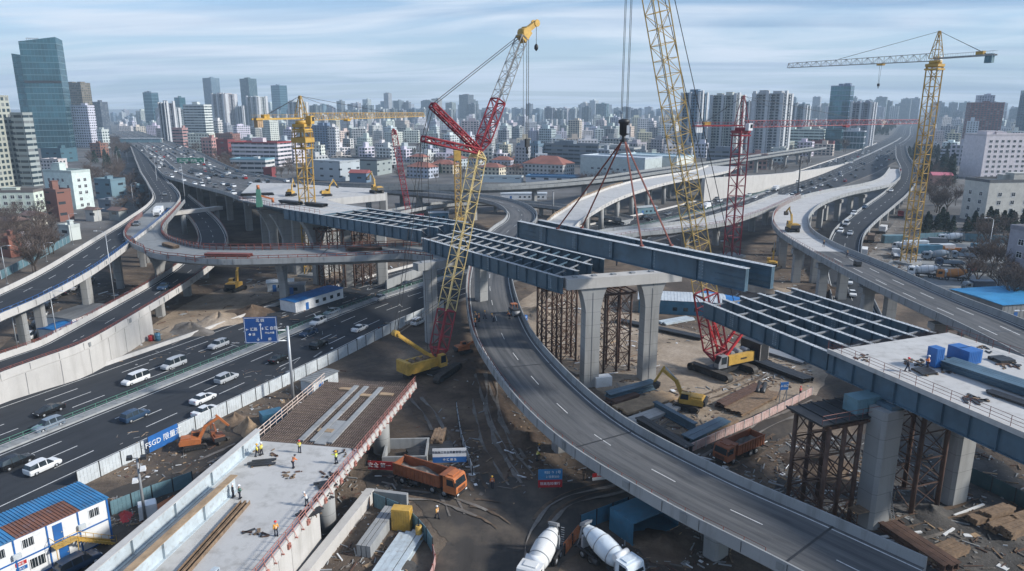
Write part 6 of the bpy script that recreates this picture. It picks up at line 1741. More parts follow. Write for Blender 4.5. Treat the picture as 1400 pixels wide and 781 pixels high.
def lorry_base(T, x0, x1, axles, w=2.3):
    m = MB()
    for y in (-.45, .45): m.box(x0, x1, y - .1, y + .1, .75, 1.05)
    for x in axles: m.tube((x, -w / 2 + .2, .52), (x, w / 2 - .2, .52), .12, 6)
    m.tube((x0 + 2.6, -w / 2 + .1, .7), (x0 + 3.9, -w / 2 + .1, .7), .34, 10); m.box(x0 - .05, x0 + .1, -w / 2, w / 2, .6, .85)
    m.build('chassis', M['dark'], T)
    for x in axles:
        for y in (-w / 2 + .1, w / 2 - .1): part_of(T, 'wheel', BIGW, (x, y, .52))
def dump_truck(label, loc, rz, cabm, bedm, axles=(-3.6, -2.2, 1.2, 3.0), L=4.9, load=True, sc=1.0):
    T = thing('dump_truck', label, 'dump truck', loc, rz); lorry_base(T, -4.9, L - .8, axles)
    cab_part(T, cabm, L - 2.0, L, .75, 2.95)
    m = MB(); x0, x1, w, z0, z1 = -5.0, L - 2.5, 2.5, 1.15, 2.75
    m.box(x0, x1, -w / 2, w / 2, z0, z0 + .15); m.box(x0, x1, -w / 2, -w / 2 + .09, z0 + .15, z1); m.box(x0, x1, w / 2 - .09, w / 2, z0 + .15, z1)
    m.box(x1 - .1, x1, -w / 2 + .09, w / 2 - .09, z0 + .15, z1 + .3); m.box(x0, x0 + .1, -w / 2 + .09, w / 2 - .09, z0 + .15, z1 - .1)
    m.box(x1 - .1, x1 + .9, -w / 2, w / 2, z1 + .18, z1 + .3)
    k = x0 + .3
    while k < x1:
        for s in (-1, 1): m.box(k, k + .12, s * (w / 2 + .04) - .05, s * (w / 2 + .04) + .05, z0, z1)
        k += .62
    for s in (-1, 1): m.box(x0, x1, s * (w / 2 + .03) - .06, s * (w / 2 + .03) + .06, z1 - .12, z1 + .02)
    bd = m.build('cargo_bed', bedm, T)
    if load:
        m = MB(); N = 9
        P = [[Vector((x0 + .12 + (x1 - x0 - .24) * i / N, -w / 2 + .1 + (w - .2) * j / 5, z0 + .5 + .35 * math.sin(i * 1.1) * math.sin(j * .9) + RND.uniform(0, .25))) for j in range(6)] for i in range(N + 1)]
        for i in range(N):
            for j in range(5): m.quad(P[i][j], P[i + 1][j], P[i + 1][j + 1], P[i][j + 1])
        m.build('load', M['mudp'], bd)
    T.scale = (sc,) * 3
    return T
d = at(624, 676) - at(556, 655); dump_truck('large orange dump truck with an empty grey bed parked near the muddy track', at(588, 666, .05), math.atan2(d.y, d.x), M['orange'], M['or_rust'], sc=1.05)
d = at(986, 632) - at(1030, 612); dump_truck('worn red-brown dump truck on the service road behind the curved ramp', at(1006, 625, .05), math.atan2(d.y, d.x), M['or_rust'], M['or_rust'], (-3.2, -1.8, 2.2), 3.9, sc=1.0)
def mixer(label, loc, rz, color=(.70, .72, .73), drum=None, group=None, key='mixer'):
    if key in PROTO:
        o = dup(PROTO[key], loc, rz, label, group)
        for c in o.children:
            if c.name.startswith(('cab', 'drum')): c.color = (*color, 1)
        return o
    T = thing('concrete_mixer', label, 'mixer truck', loc, rz, group); lorry_base(T, -4.4, 3.6, (-3.0, -1.65, 1.6, 3.2))
    cab_part(T, M['tint'], 2.35, 4.4, .75, 2.85, color=color)
    ang = math.radians(12); Mx = Matrix.Translation((-.6, 0, 2.35)) @ Matrix.Rotation(ang, 4, 'Y') @ Matrix.Rotation(-math.pi / 2, 4, 'Y')
    m = MB(); m.lathe([(.35, -2.45), (.9, -2.4), (1.12, -1.9), (1.26, -.9), (1.26, .3), (1.08, 1.5), (.72, 2.7), (.55, 3.05), (.6, 3.1), (.3, 3.05)], 22, Mx); dr = m.build('drum', M['tint'], T); dr.color = (*color, 1)
    m = MB()
    for z, r in ((-1.4, 1.22), (.55, 1.25), (2.1, .94)): m.lathe([(r, z - .05), (r + .025, z - .04), (r + .025, z + .04), (r, z + .05)], 22, Mx)
    m.build('drum_band', M['grey'], dr)
    for pf in ([(1.75, .9), (2.25, .9), (2.2, 2.2), (1.9, 2.6)], [(-3.6, 1.0), (-3.2, 1.0), (-3.3, 2.6), (-3.5, 2.6)]):
        m = MB(); m.extr(pf, -.88, .88); m.build('drum_support', M['galv'], T)
    m = MB(); m.tube((1.95, -1.0, 2.72), (1.95, 1.0, 2.72), .42, 14); m.build('water_tank', M['whitep'], T)
    m = MB(); m.extr([(-4.3, 3.2), (-3.4, 3.75), (-3.3, 4.15), (-4.2, 3.7)], -.55, .55); m.extr([(-4.7, 1.3), (-4.3, 1.5), (-4.0, 3.1), (-4.3, 3.1)], -.25, .25)
    for y in (-.8, .8): m.tube((-4.25, y, .9), (-3.7, y * .6, 3.6), .05, 5)
    for k in range(8): m.box(-4.4, -4.32, .7, 1.1, 1.0 + k * .3, 1.05 + k * .3)
    m.build('hopper', M['grey'], T)
    m = MB()
    for s in (-1, 1): m.box(-4.2, -1.0, s * 1.15 - .14, s * 1.15 + .14, 1.12, 1.18); m.box(1.0, 2.2, s * 1.15 - .14, s * 1.15 + .14, 1.12, 1.18)
    m.build('mudguard', M['dark'], T)
    PROTO[key] = T; return T
d = at(722, 800) - at(762, 738); mixer('white concrete mixer with its cab cut by the lower edge, left one of two', at(740, 781, 0.05), math.atan2(d.y, d.x), (.66, .66, .64))
d = at(868, 795) - at(798, 745); mixer('white concrete mixer with a blue-white cab beside the curved ramp, right one of two', at(831, 776, 0.05), math.atan2(d.y, d.x), (.62, .68, .72))
YARD = [(1300, 331, 'white', 2.9, 'white mixer standing across the back of the right-hand yard'), (1280, 356, 'steel', 2.9, 'blue-grey mixer in the middle row of the right-hand yard'), (1262, 378, 'white', 2.7, 'white mixer at the foot of the right tower crane'), (1302, 383, 'orange', 2.7, 'orange and white mixer at the near end of the yard'), (1237, 344, 'white', 2.0, 'white mixer behind the foot of the yellow mast')]
for x, y, c, a, lab in YARD: mixer(lab, at(x, y, .03), a, CC.get(c, (.50, .20, .05)))
def box_lorry(label, loc, rz, color, bcol, group=None, key='box', L=5.2):
    if key in PROTO:
        o = dup(PROTO[key], loc, rz, label, group)
        for c in o.children:
            if c.name.startswith('cab'): c.color = (*color, 1)
            if c.name.startswith('cargo'): c.color = (*bcol, 1)
        return o
    T = thing('lorry', label, 'lorry', loc, rz, group); lorry_base(T, -4.2, 3.2, (-2.8, -1.5, 2.4)); cab_part(T, M['tint'], 1.9, 3.7, .7, 2.6, color=color)
    m = MB(); m.box(-4.3, 1.7, -1.22, 1.22, 1.1, 3.1 if key == 'box' else 1.3)
    if key != 'box':
        for s in (-1, 1): m.box(-4.3, 1.7, s * 1.2 - .04, s * 1.2 + .04, 1.3, 1.85)
        m.box(1.62, 1.7, -1.16, 1.16, 1.3, 2.3)
    else:
        for k in range(10):
            for s in (-1, 1): m.box(-4.2 + k * .62, -4.1 + k * .62, s * 1.23 - .02, s * 1.23 + .02, 1.15, 3.05)
    c = m.build('cargo_box', M['tint'], T); c.color = (*bcol, 1); PROTO[key] = T; return T
p, a = zpath(EXP, 965, 286, .12); box_lorry('white box lorry on the expressway left of the red crane mast', p, a + math.pi, CC['white'], CC['white'])
p, a = zpath(EXP, 1060, 261, .12); box_lorry('white box lorry on the expressway right of the red crane mast', p, a + math.pi, CC['white'], (.6, .62, .64))
p, a = zpath(S3, 217, 295, .05); box_lorry('white lorry on the elevated road where the ramp branches off', p, a + math.pi, CC['white'], CC['white'])
for x, y, c, b, a, lab in ((1225, 352, 'white', 'silver', 1.2, 'silver lorry beside the yard kerb'), (1297, 346, 'orange', 'orange', 2.85, 'orange flatbed in the second row of the yard'), (1316, 354, 'steel', 'steel', 2.85, 'long blue-grey lorry in the third row of the yard'), (1296, 364, 'blue', 'steel', 2.85, 'blue-grey lorry in the fourth row of the yard'), (1275, 336, 'grey', 'grey', 2.85, 'dark lorry at the back left of the yard'), (1335, 398, 'steel', 'blue', 3.1, 'blue lorry near the blue-roofed shed'), (1340, 372, 'red', 'grey', 3.1, 'red-cabbed lorry in front of the bare trees'), (1330, 350, 'grey', 'grey', 3.1, 'grey lorry at the right end of the yard'), (1180, 350, 'white', 'white', 1.1, 'white lorry beside the curving road'), (1190, 330, 'red', 'brown', 1.1, 'brown lorry by the road edge near the yellow mast'), (1207, 318, 'white', 'white', 1.0, 'white trailer lorry on the lane right of the curving road'), (1231, 297, 'red', 'red', 1.1, 'red lorry on the lane behind the yellow mast')):
    box_lorry(lab, at(x, y, .03), a, CC.get(c, (.5, .2, .05)), CC.get(b, WC.get(b, (.5, .2, .05))), key='flat' if RND.random() < .5 else 'box')
# ------------------------------------------------------------------ excavators
def excavator(label, loc, rz, mat, turn=0.0, pose=(55, -75, -60), sc=1.0):
    T = thing('excavator', label, 'excavator', loc, rz); c = Vector((0, 0, 0))
    crawler_base(T, Vector(loc), 0, 4.2, 2.8, .95, .6)
    for ch in T.children:            # built in world space: bring into the turned frame
        pass
    Mx = Matrix.Rotation(turn, 4, 'Z')
    m = MB(); m.extr([(-2.5, 1.15), (1.3, 1.15), (1.3, 2.0), (-.2, 2.25), (-2.3, 2.2), (-2.6, 1.8)], -1.35, 1.35, Mx); m.box(-2.2, -.4, -.9, .9, 2.2, 2.45, Mx); m.build('body', mat, T)
    m = MB(); m.extr([(-2.9, 1.2), (-2.51, 1.2), (-2.51, 2.1), (-2.75, 2.1)], -1.3, 1.3, Mx); m.build('counterweight', M['dark'], T)
    m = MB(); m.extr([(-.3, 1.3), (1.35, 1.3), (1.4, 2.1), (1.1, 2.95), (-.3, 2.95)], .45, 1.38, Mx); cb = m.build('cab', mat, T)
    m = MB()
    for y in (.43, 1.40): m.quad(Mx @ Vector((-.15, y, 1.95)), Mx @ Vector((1.2, y, 1.95)), Mx @ Vector((1.0, y, 2.85)), Mx @ Vector((-.15, y, 2.85)))
    m.quad(Mx @ Vector((1.43, .55, 1.9)), Mx @ Vector((1.43, 1.3, 1.9)), Mx @ Vector((1.15, 1.3, 2.85)), Mx @ Vector((1.15, .55, 2.85))); m.build('cab_window', M['glass'], cb)
    def P(x, z): return Mx @ Vector((x, -.1, z))
    a0, a1, a2 = [math.radians(v) for v in pose]
    s0 = (1.1, 1.9); k1 = (s0[0] + 2.6 * math.cos(a0), s0[1] + 2.6 * math.sin(a0)); ab = a0 - .55; k2 = (k1[0] + 2.9 * math.cos(ab), k1[1] + 2.9 * math.sin(ab))
    m = MB(); m.beam(P(*s0), P(*k1), .42, .62); m.beam(P(*k1), P(*k2), .40, .5); m.tube(P(*k1) - Mx.to_3x3() @ Vector((0, .25, 0)), P(*k1) + Mx.to_3x3() @ Vector((0, .25, 0)), .33, 8); m.build('boom', mat, T)
    k3 = (k2[0] + 2.7 * math.cos(a1), k2[1] + 2.7 * math.sin(a1)); kb = (k2[0] - .7 * math.cos(a1), k2[1] - .7 * math.sin(a1))
    m = MB(); m.beam(P(*kb), P(*k3), .3, .38); m.build('stick', mat, T)
    m = MB(); m.tube(P(1.3, 1.5), P(s0[0] + 2.2 * math.cos(a0), s0[1] + 2.2 * math.sin(a0)), .1, 6); m.tube(P(k1[0], k1[1] + .3), P(*kb), .1, 6); m.build('hydraulic_ram', M['galv'], T)
    m = MB(); u = Vector((math.cos(a2), math.sin(a2))); v = Vector((-u.y, u.x)); q = Vector(k3)
    prof = [q + v * .25, q - v * .25, q + u * .5 - v * .75, q + u * 1.0 - v * .5, q + u * 1.15 + v * .1, q + u * .9 + v * .25]
    m.extr([(p.x, p.y) for p in prof], -.6, .5, Mx); m.build('bucket', M['track'], T)
    T.scale = (sc,) * 3
    return T
excavator('orange excavator with a bent arm beside the white hoarding', at(266, 612, .03), .5, M['orange'], -.15, (62, -50, -95), .78)
excavator('smaller orange machine with its arm folded next to the orange excavator', at(298, 604, .03), -.4, M['or_rust'], 2.6, (30, -70, -120), .62)
excavator('yellow excavator digging among the steel plates behind the curved ramp', at(941, 558, .03), 2.6, M['yel'], .1, (66, -62, -120), 1.05)
excavator('yellow excavator with an upright arm under the curved red-railed ramp', at(322, 397, .03), 1.2, M['yel'], .3, (82, 60, -40), 1.15)
excavator('yellow excavator near the piers of the wide ramp', at(1055, 368, .03), .8, M['yel'], .4, (75, -40, -100), 1.2)
excavator('small orange machine on the lane below the tall pier', at(634, 482, .03), .6, M['orange'], .0, (20, -50, -90), .75)
p, a = zpath(S11, 1083, 316, .05); excavator('yellow roller machine standing on the pale part of the wide ramp', p, a, M['yel'], .2, (70, -30, -90), 1.1)
for x, y, z, r, lab in ((447, 268, 20.02, .4, 'yellow machine on the second pale deck, left one'), (515, 264, 20.02, 2.2, 'tall yellow machine on the second pale deck, right one'), (398, 268, 20.02, 1.4, 'orange machine far back on the second pale deck')):
    excavator(lab, at(x, y, z), r, M['yel'], .1, (82, -35 if x > 500 else -60, -60), 1.05 if x > 500 else .8)
for x, y, c in ((42, 462, 'white'), (52, 447, 'black'), (58, 434, 'white'), (66, 421, 'black'), (76, 408, 'grey'), (90, 402, 'black'), (101, 396, 'white'), (112, 391, 'black'), (124, 386, 'silver')):
    lab = '%s car parked on the lane under the elevated road at the left' % c
    full_car(RND.choice(('sedan', 'suv')), lab, at(x, y, .05), ang_(x, y), CC[c], lab)
# ------------------------------------------------------------------ site objects
def ang(p, q, z=0.0):
    a, b = at(*p, z), at(*q, z); return math.atan2(b.y - a.y, b.x - a.x)
FONTC = {}
def text_mb(s, size, depth=.02):
    """filled outline lettering as plain mesh data: (verts, faces), centred"""
    c = bpy.data.curves.new('lettering', 'FONT'); c.body = s; c.size = size; c.align_x = 'CENTER'; c.align_y = 'CENTER'; c.extrude = depth; c.resolution_u = 2
    o = bpy.data.objects.new('lettering', c); COL.objects.link(o); bpy.context.view_layer.update()
    me = bpy.data.meshes.new_from_object(o.evaluated_get(bpy.context.evaluated_depsgraph_get()))
    bpy.data.objects.remove(o); me.name = 'lettering'; return me
def lettering(s, size, parent, loc, rz=0.0, mat='whitep'):
    """stands upright facing local -Y"""
    me = text_mb(s, size); me.materials.clear(); me.materials.append(M[mat])
    o = bpy.data.objects.new('lettering', me); COL.objects.link(o); o.parent = parent; o.location = loc; o.rotation_euler = (math.pi / 2, 0, rz); return o
def fence_run(name, label, pts, h, pm, post, step=3.0, base=0.0, group=None, cat='fence', lean=0.0, thick=.05):
    T = thing(name, label, cat, (pts[0][0], pts[0][1], base), group=group)
    P = resample([Vector((p[0], p[1], base)) for p in pts], step)
    for a, b in zip(P, P[1:]):
        d = (b - a); L = d.length; d.normalize(); n = Vector((-d.y, d.x, 0)); j = RND.uniform(-lean, lean)
        m = MB(); m.hexa([a + d * .06, b - d * .06, b - d * .06 + n * thick, a + d * .06 + n * thick] + [q + Vector((0, 0, h)) + n * j for q in (a + d * .06, b - d * .06, b - d * .06 + n * thick, a + d * .06 + n * thick)])
        k = .5
        while k < L - .2: m.cboxr(a + d * k + n * (-.015) + Vector((0, 0, h / 2)), d, .06, .03, h - .1); k += .5
        m.cboxr(a.lerp(b, .5) - n * .02 + Vector((0, 0, h * .5)), d, L - .2, .03, .06)
        m.build('panel', pm, T, world=True)
    m = None
    for p in P:
        m = MB(); m.cboxr(p + Vector((0, 0, h / 2 + .05)), (P[1] - P[0]), .1, .16, h + .1); m.build('post', post, T, world=True)
    return T
def pxl(*pts): return [at(x, y) for x, y in pts]
# white hoarding along the expressway
i0 = min(range(len(EXP.p)), key=lambda i: abs(EXP.pt(i, 38).y - 87)); i1 = min(range(len(EXP.p)), key=lambda i: abs(EXP.pt(i, 38).y - 178))
fence_run('hoarding', 'long pale panelled hoarding along the near side of the expressway', [EXP.pt(i, 39.8) for i in range(i0, i1 + 1)], 2.3, M['hoard'], M['dark'], 3.2)
m1, m2 = at(203, 622), at(243, 602); mid = (m1 + m2) / 2; a = math.atan2(m2.y - m1.y, m2.x - m1.x); L = (m2 - m1).length
T = thing('banner', 'bright blue banner with white lettering hung on the hoarding left of the orange excavator', 'banner', mid + Vector((math.sin(a) * .35, -math.cos(a) * .35, 0)), a)
m = MB(); m.box(-L / 2, L / 2, 0, .06, .4, 2.9); m.build('board', M['blue'], T)
lettering('FSGD 限量汇', 1.15, T, (0, -.03, 1.65))
# overhead sign
b = at(401, 546); T = thing('road_sign', 'blue overhead direction sign with white lettering on a tall grey pole', 'road sign', b, 0)
H = height_at(b, 446); sz = height_at(b, 449); q = on_plane(334, 449, b, (1, .12, 0)); hw = (b - Vector((q.x, q.y, 0))).length
m = MB(); m.tube((0, 0, -.2), (0, 0, H), .28, 12, .2); m.build('pole', M['galv'], T)
av = math.atan2(.12, 1); Mx = Matrix.Rotation(av, 4, 'Z'); sgn = -1
m = MB(); m.tube(Mx @ Vector((0, 0, H - .7)), Mx @ Vector((-hw - .2, 0, H - .7)), .12, 8); m.tube(Mx @ Vector((0, 0, H - 2.6)), Mx @ Vector((-hw - .2, 0, H - 2.6)), .12, 8); m.build('arm', M['galv'], T)
ztop = height_at(b, 432); zbot = height_at(b, 467)
m = MB(); m.box(-hw, -1.7, -.24, -.16, zbot, ztop, Mx); pn = m.build('panel', paint('sign_blue', (.015, .07, .24), .4, .08, .1), T)
m = MB()
for (x0, x1, z0, z1) in ((-hw + .1, -1.8, ztop - .16, ztop - .1), (-hw + .1, -1.8, zbot + .1, zbot + .16), (-hw + .1, -hw + .16, zbot + .1, ztop - .1), (-1.86, -1.8, zbot + .1, ztop - .1)): m.box(x0, x1, -.262, -.244, z0, z1, Mx)
xm = (-hw - 1.7) / 2; m.box(xm - .06, xm + .06, -.262, -.244, zbot + .7, ztop - 1.4, Mx); m.extr([(xm - .25, ztop - 1.45), (xm + .25, ztop - 1.45), (xm, ztop - 1.05)], -.262, -.244, Mx)
m.build('marking', M['whitep'], pn)
zm = (ztop + zbot) / 2; w = hw - 1.7
for s, size, x, z in (('北 四', .62, xm, ztop - .62), ('← 汇路', .62, xm - w * .28, zm + .15), ('◆ 益', .5, xm - w * .28, zm - .75), ('6 汇 自强', .66, xm + w * .27, zm + .25), ('中山大道', .40, xm + w * .26, zm - .55), ('↓', .75, xm - w * .1, zbot + .62), ('图', .55, xm + w * .25, zbot + .62)):
    lettering(s, size, pn, Mx @ Vector((x, -.27, z)), av)
# ------------------------------------------------------------------ site office
c1 = at(154, 736); c0 = at(40, 792); ax = (c1 - c0); ax.z = 0; ax.normalize(); az = math.atan2(ax.y, ax.x)
OH = 5.4; OD = 6.2; OL = 30.0
T = thing('site_office', 'two-storey white and blue site cabins with a rusty blue roof and yellow stair', 'site office', c1, az)
# local: x along the front (0 at the right end, negative to the left), front faces -y
m = MB(); m.box(-OL, 0, 0, OD, 0, OH); m.build('wall', M['whitep'], T)
m = MB()
for z in (0.0, OH / 2 - .09, OH - .18): m.box(-OL, .04, -.05, -.001, z + .002, z + .18); m.box(.001, .05, 0, OD, z + .002, z + .18)
k = 0
while k < OL:
    m.box(-k - .16, -k, -.07, -.003, 0, OH); k += 3.3
m.box(.003, .07, -.02, .14, 0, OH); m.box(.003, .07, OD - .16, OD, 0, OH); m.build('frame', M['blue'], T)
for bay, mt in enumerate(('blue_r', 'rust_r', 'rust_r', 'blue_r', 'blue_r', 'rust_r', 'blue_r', 'blue_r', 'blue_r')):
    if mt == 'rust_r' and 'rust_r' not in M: M['rust_r'] = paint('rusted_roof', (.20, .085, .05), .7, .3, .6, .5, dirtc=(.10, .16, .22))
    x1 = -bay * 3.3 + .15 - (.02 if bay else 0); x0 = x1 - 3.28
    for (ya, yb_, mm) in ((-.3, OD * .55, mt), (OD * .55 + .02, OD + .3, 'blue_r')):
        m = MB(); n = 9
        for q in range(n):
            xa = x0 + 3.28 * q / n; xb = x0 + 3.28 * (q + .55) / n; xc = x0 + 3.28 * (q + 1) / n
            m.box(xa, xb - .003, ya, yb_, OH + .02, OH + .16); m.box(xb, xc - .003, ya, yb_, OH + .02, OH + .09)
        m.build('roof_panel', M[mm], T)
def win_on(T, x, z, w=1.1, h=1.0, bars=True):
    m = MB(); m.c = 1; m.box(x - w / 2, x + w / 2, -.03, -.004, z, z + h); m.c = 0
    for (a, b_, c_, d_) in ((x - w / 2 - .08, x + w / 2 + .08, z - .08, z), (x - w / 2 - .08, x + w / 2 + .08, z + h, z + h + .08), (x - w / 2 - .08, x - w / 2, z, z + h), (x + w / 2, x + w / 2 + .08, z, z + h), (x - .04, x + .04, z, z + h)): m.box(a, b_, -.06, -.002, c_, d_)
    if bars:
        for q in range(5): m.box(x - w / 2 + w * (q + .5) / 5 - .012, x - w / 2 + w * (q + .5) / 5 + .012, -.09, -.061, z, z + h)
    return m.build('window', [M['whitep'], M['glass']], T)
for x in (-1.6, -8.6, -11.4, -15.0, -18.2, -21.5): win_on(T, x, 3.8)
for x in (-8.0, -15.0, -18.2): win_on(T, x, 1.05, 1.5, 1.15)
for x, z in ((-5.6, 2.75), (-5.3, .05), (-11.6, .05), (-21.8, .05)):
    m = MB(); m.box(x - .5, x + .5, -.06, -.002, z, z + 2.15); d_ = m.build('door', M['blue'], T); m = MB(); m.box(x + .3, x + .42, -.1, -.061, z + .95, z + 1.1); m.build('handle', M['galv'], d_)
m = MB(); m.box(-6.6, -4.2, -1.3, -.08, 2.62, 2.72)
n = 11
for q in range(n): m.box(-4.2 + q * .34, -4.2 + (q + 1) * .34 - .02, -1.3, -.25, 2.55 - (q + 1) * .235, 2.6 - (q + 1) * .235)
m.beam((-4.2, -1.3, 2.6), (-.4, -1.3, 0), .06, .22); m.beam((-4.2, -.25, 2.6), (-.4, -.25, 0), .06, .22)
for q in range(9):
    x = -6.6 + q * .8; z = 2.7 if x < -4.1 else 2.7 - (x + 4.2) * .69
    m.tube((x, -1.32, max(0, z)), (x, -1.32, max(0, z) + 1.0), .03, 5)
m.tube((-6.6, -1.32, 3.7), (-4.2, -1.32, 3.7), .035, 5); m.tube((-4.2, -1.32, 3.7), (-.4, -1.32, 1.0), .035, 5); m.tube((-6.6, -1.32, 3.2), (-4.2, -1.32, 3.2), .03, 5); m.tube((-4.2, -1.32, 3.2), (-.4, -1.32, .5), .03, 5); m.tube((-6.6, -1.32, 3.7), (-6.6, -.05, 3.7), .035, 5)
m.tube((-6.5, -1.2, 0), (-6.5, -1.2, 2.62), .05, 6); m.tube((-4.3, -1.2, 0), (-4.3, -1.2, 2.62), .05, 6); m.build('staircase', M['yel'], T)
for x, z, mm, s in ((-9.6, 2.05, 'redb', '安全'), (-9.6, 1.45, 'blue', '办公'), (-13.2, 1.9, 'redb', '汇'), (-13.3, 1.3, 'blue', '项目部')):
    m = MB(); m.box(x - .55, x + .55, -.045, -.003, z, z + .42); sg = m.build('wall_sign', M[mm], T); lettering(s, .3, sg, (x, -.06, z + .2))
for x in (-3.2, -9.9, -13.6, -19.8):
    m = MB(); m.box(x - .4, x + .4, -.4, -.07, 3.1, 3.65); m.tube((x - .1, -.41, 3.38), (x - .1, -.43, 3.38), .2, 10); m.build('air_conditioner', M['hoard'], T)
full_car('suv', 'dark blue car parked at the foot of the site cabins', at(108, 776, .05), az, CC['blue'])
# ------------------------------------------------------------------ fences, boards and barriers
fence_run('site_fence', 'blue-grey corrugated fence behind the tarpaulin heap near the site cabins', pxl((152, 706), (176, 696), (210, 682), (240, 672), (264, 663)), 2.0, M['teal'], M['dark'], 2.4)
fence_run('site_fence', 'curved blue-grey fence around the white steel beams', pxl((511, 693), (528, 700), (548, 708), (566, 722), (582, 740), (592, 757)), 2.0, M['teal'], M['dark'], 2.2)
fence_run('site_barrier', 'pink and white barrier bending round the end of the blue-grey fence', pxl((592, 758), (596, 775), (586, 800)), 1.2, paint('pink_panel', (.50, .30, .27), .6, .2, .5, 1.2, dirtc=(.6, .56, .54)), M['rail_r'], 1.6, cat='barrier')
fence_run('site_fence', 'blue corrugated fence between the mixers and the open container', pxl((793, 727), (815, 718), (838, 709), (858, 701)), 2.2, M['blue_c'], M['dark'], 2.2)
fence_run('site_barrier', 'orange and white patched barrier leaning between the two mixers', pxl((772, 760), (782, 747), (793, 733)), 1.5, paint('orange_patch', (.50, .16, .05), .6, .3, .8, .9, dirtc=(.55, .52, .5)), M['dark'], 1.8, cat='barrier', lean=.2)
fence_run('site_barrier', 'long pink and white barrier wall between the steel yard and the service road', pxl((937, 622), (985, 600), (1032, 580), (1080, 556), (1110, 540)), 1.4, paint('pink_wall', (.55, .40, .36), .6, .2, .6, .8, dirtc=(.42, .10, .09)), M['conc_l'], 2.4, cat='barrier', thick=.14)
fence_run('site_barrier', 'dark red barrier wall beside the worn dump truck', pxl((908, 630), (935, 624)), 1.4, M['rail_r'], M['dark'], 2.4, cat='barrier', thick=.14)
fence_run('site_fence', 'dark teal fence running to the right edge below the deck slab', pxl((1322, 658), (1345, 668), (1375, 683), (1420, 706)), 2.2, paint('dark_teal', (.04, .085, .095), .6, .2, .3), M['dark'], 2.6)
fence_run('site_fence', 'blue fence at the back of the right-hand lorry yard', pxl((1252, 330), (1290, 328), (1340, 331), (1392, 334)), 3.0, M['teal'], M['blue_c'], 4)
fence_run('site_fence', 'pale blue fence below the left elevated road among the bare trees', pxl((2, 382), (30, 367), (62, 350), (96, 331)), 2.6, M['teal'], M['hoard'], 4)
fence_run('site_fence', 'low site fence curving along the muddy track beside the ramp', pxl((624, 560), (630, 600), (640, 632), (646, 650)), 1.4, M['hoard'], M['dark'], 2.4)
fence_run('site_fence', 'white and teal panels along the foot of the lower ramp', pxl((60, 505), (84, 490), (108, 480)), 2.2, M['hoard'], M['blue'], 2.4)
def board(name, label, px, wpx, z0, z1, rz, top, bottom, texts, cat='notice board', split=.45):
    b = at(*px); w = wpx / scale_at(b); T = thing(name, label, cat, b, rz)
    for s in (-1, 1):
        m = MB(); m.box(s * w * .42 - .06, s * w * .42 + .06, .02, .12, 0, z1); m.beam((s * w * .42, .1, z1 * .7), (s * w * .42, 1.1, 0), .08); m.build('leg', M['grey'], T)
    zs = z0 + (z1 - z0) * split
    m = MB(); m.box(-w / 2, w / 2, -.05, .02, zs + (.004 if bottom else 0), z1); m.build('panel', M[top], T)
    if bottom: m = MB(); m.box(-w / 2, w / 2, -.05, .02, z0, zs); m.build('panel', M[bottom], T)
    for s, size, x, z, mm in texts: lettering(s, size, T, (x * w, -.06, z0 + (z1 - z0) * z), 0, mm)
    return T
board('notice_board', 'white site board with dark characters over a blue strip behind the dump truck', (615, 640), 46, .9, 3.1, .06, 'whitep', 'blue', (('项目施工安全质量管理公示', .42, 0, .72, 'navy'), ('中 汇 建 设', .40, 0, .2, 'whitep')), split=.4)
board('notice_board', 'blue over red notice board beside the muddy bend under the ramp', (752, 668), 33, .2, 2.9, .05, 'blue_r', 'redb', (('950 ↑ 1号', .52, .1, .82, 'whitep'), ('2 往前500', .42, .1, .58, 'whitep'), ('限高危险慢行', .46, 0, .2, 'whitep')), split=.42)
T = board('banner', 'red banner with white characters behind the orange dump truck', (524, 645), 42, .3, 1.6, -.1, 'redb', None, (('安全 第一 质', .8, 0, .5, 'whitep'),), 'banner', 0)
board('notice_board', 'low red and white barrier board right of the blue notice board', (820, 657), 22, .1, 1.2, .25, 'redb', 'whitep', (('施工', .5, 0, .75, 'whitep'),), 'barrier', .45)
board('notice_board', 'small blue direction board on a thin post beside the pink barrier', (1070, 552), 12, 2.6, 4.0, .2, 'blue', None, (('↗ 出口', .5, 0, .5, 'whitep'),), 'road sign', 0)
# overhead green sign on the far highway, and the blue-green footbridge
p = HW.pt(int(len(HW.p) * .42), 30); T = thing('road_sign', 'green overhead sign spanning the crowded highway', 'road sign', at(263, 243, 0)); b = at(263, 243, 0)
z0 = height_at(b, 224); z1 = height_at(b, 216); w = 37 / scale_at(b)
m = MB(); m.box(-w / 2, w / 2, -.2, .0, z0, z1); m.build('panel', paint('sign_green', (.015, .16, .10), .5, .1, .1), T)
m = MB()
for s in (-1, 1): m.tube((s * w * .5, .2, 0), (s * w * .5, .2, z1 + .5), .35, 8)
m.build('post', M['galv'], T); lettering('北二环  机场  →', 2.4, T, (0, -.26, (z0 + z1) / 2))
b = at(195, 205); T = thing('footbridge', 'pale teal covered footbridge over the far end of the highway', 'footbridge', b); z0 = height_at(b, 195); z1 = height_at(b, 189); w = 55 / scale_at(b)
m = MB(); m.box(-w / 2, w / 2, -3, 3, z0, z1 - 1.4); m.build('deck', M['teal'], T); m = MB(); m.box(-w / 2 - 1, w / 2 + 1, -3.6, 3.6, z1 - .4, z1); m.build('roof', M['hoard'], T)
m = MB()
for s in (-.5, 0, .5): m.box(s * w - 1.2, s * w + 1.2, -1, 1, 0, z1 - .4)
m.build('pier', M['conc'], T)
b = at(252, 325); T = thing('footbridge', 'short pale concrete beam bridge over the lower ramp below the highway', 'footbridge', at(270, 318, 0)); a0, a1 = at(236, 292, 9), at(302, 284, 9)
m = MB(); m.beam(a0, a1, 3.0, 1.4); m.build('deck', M['conc_l'], T, world=True)
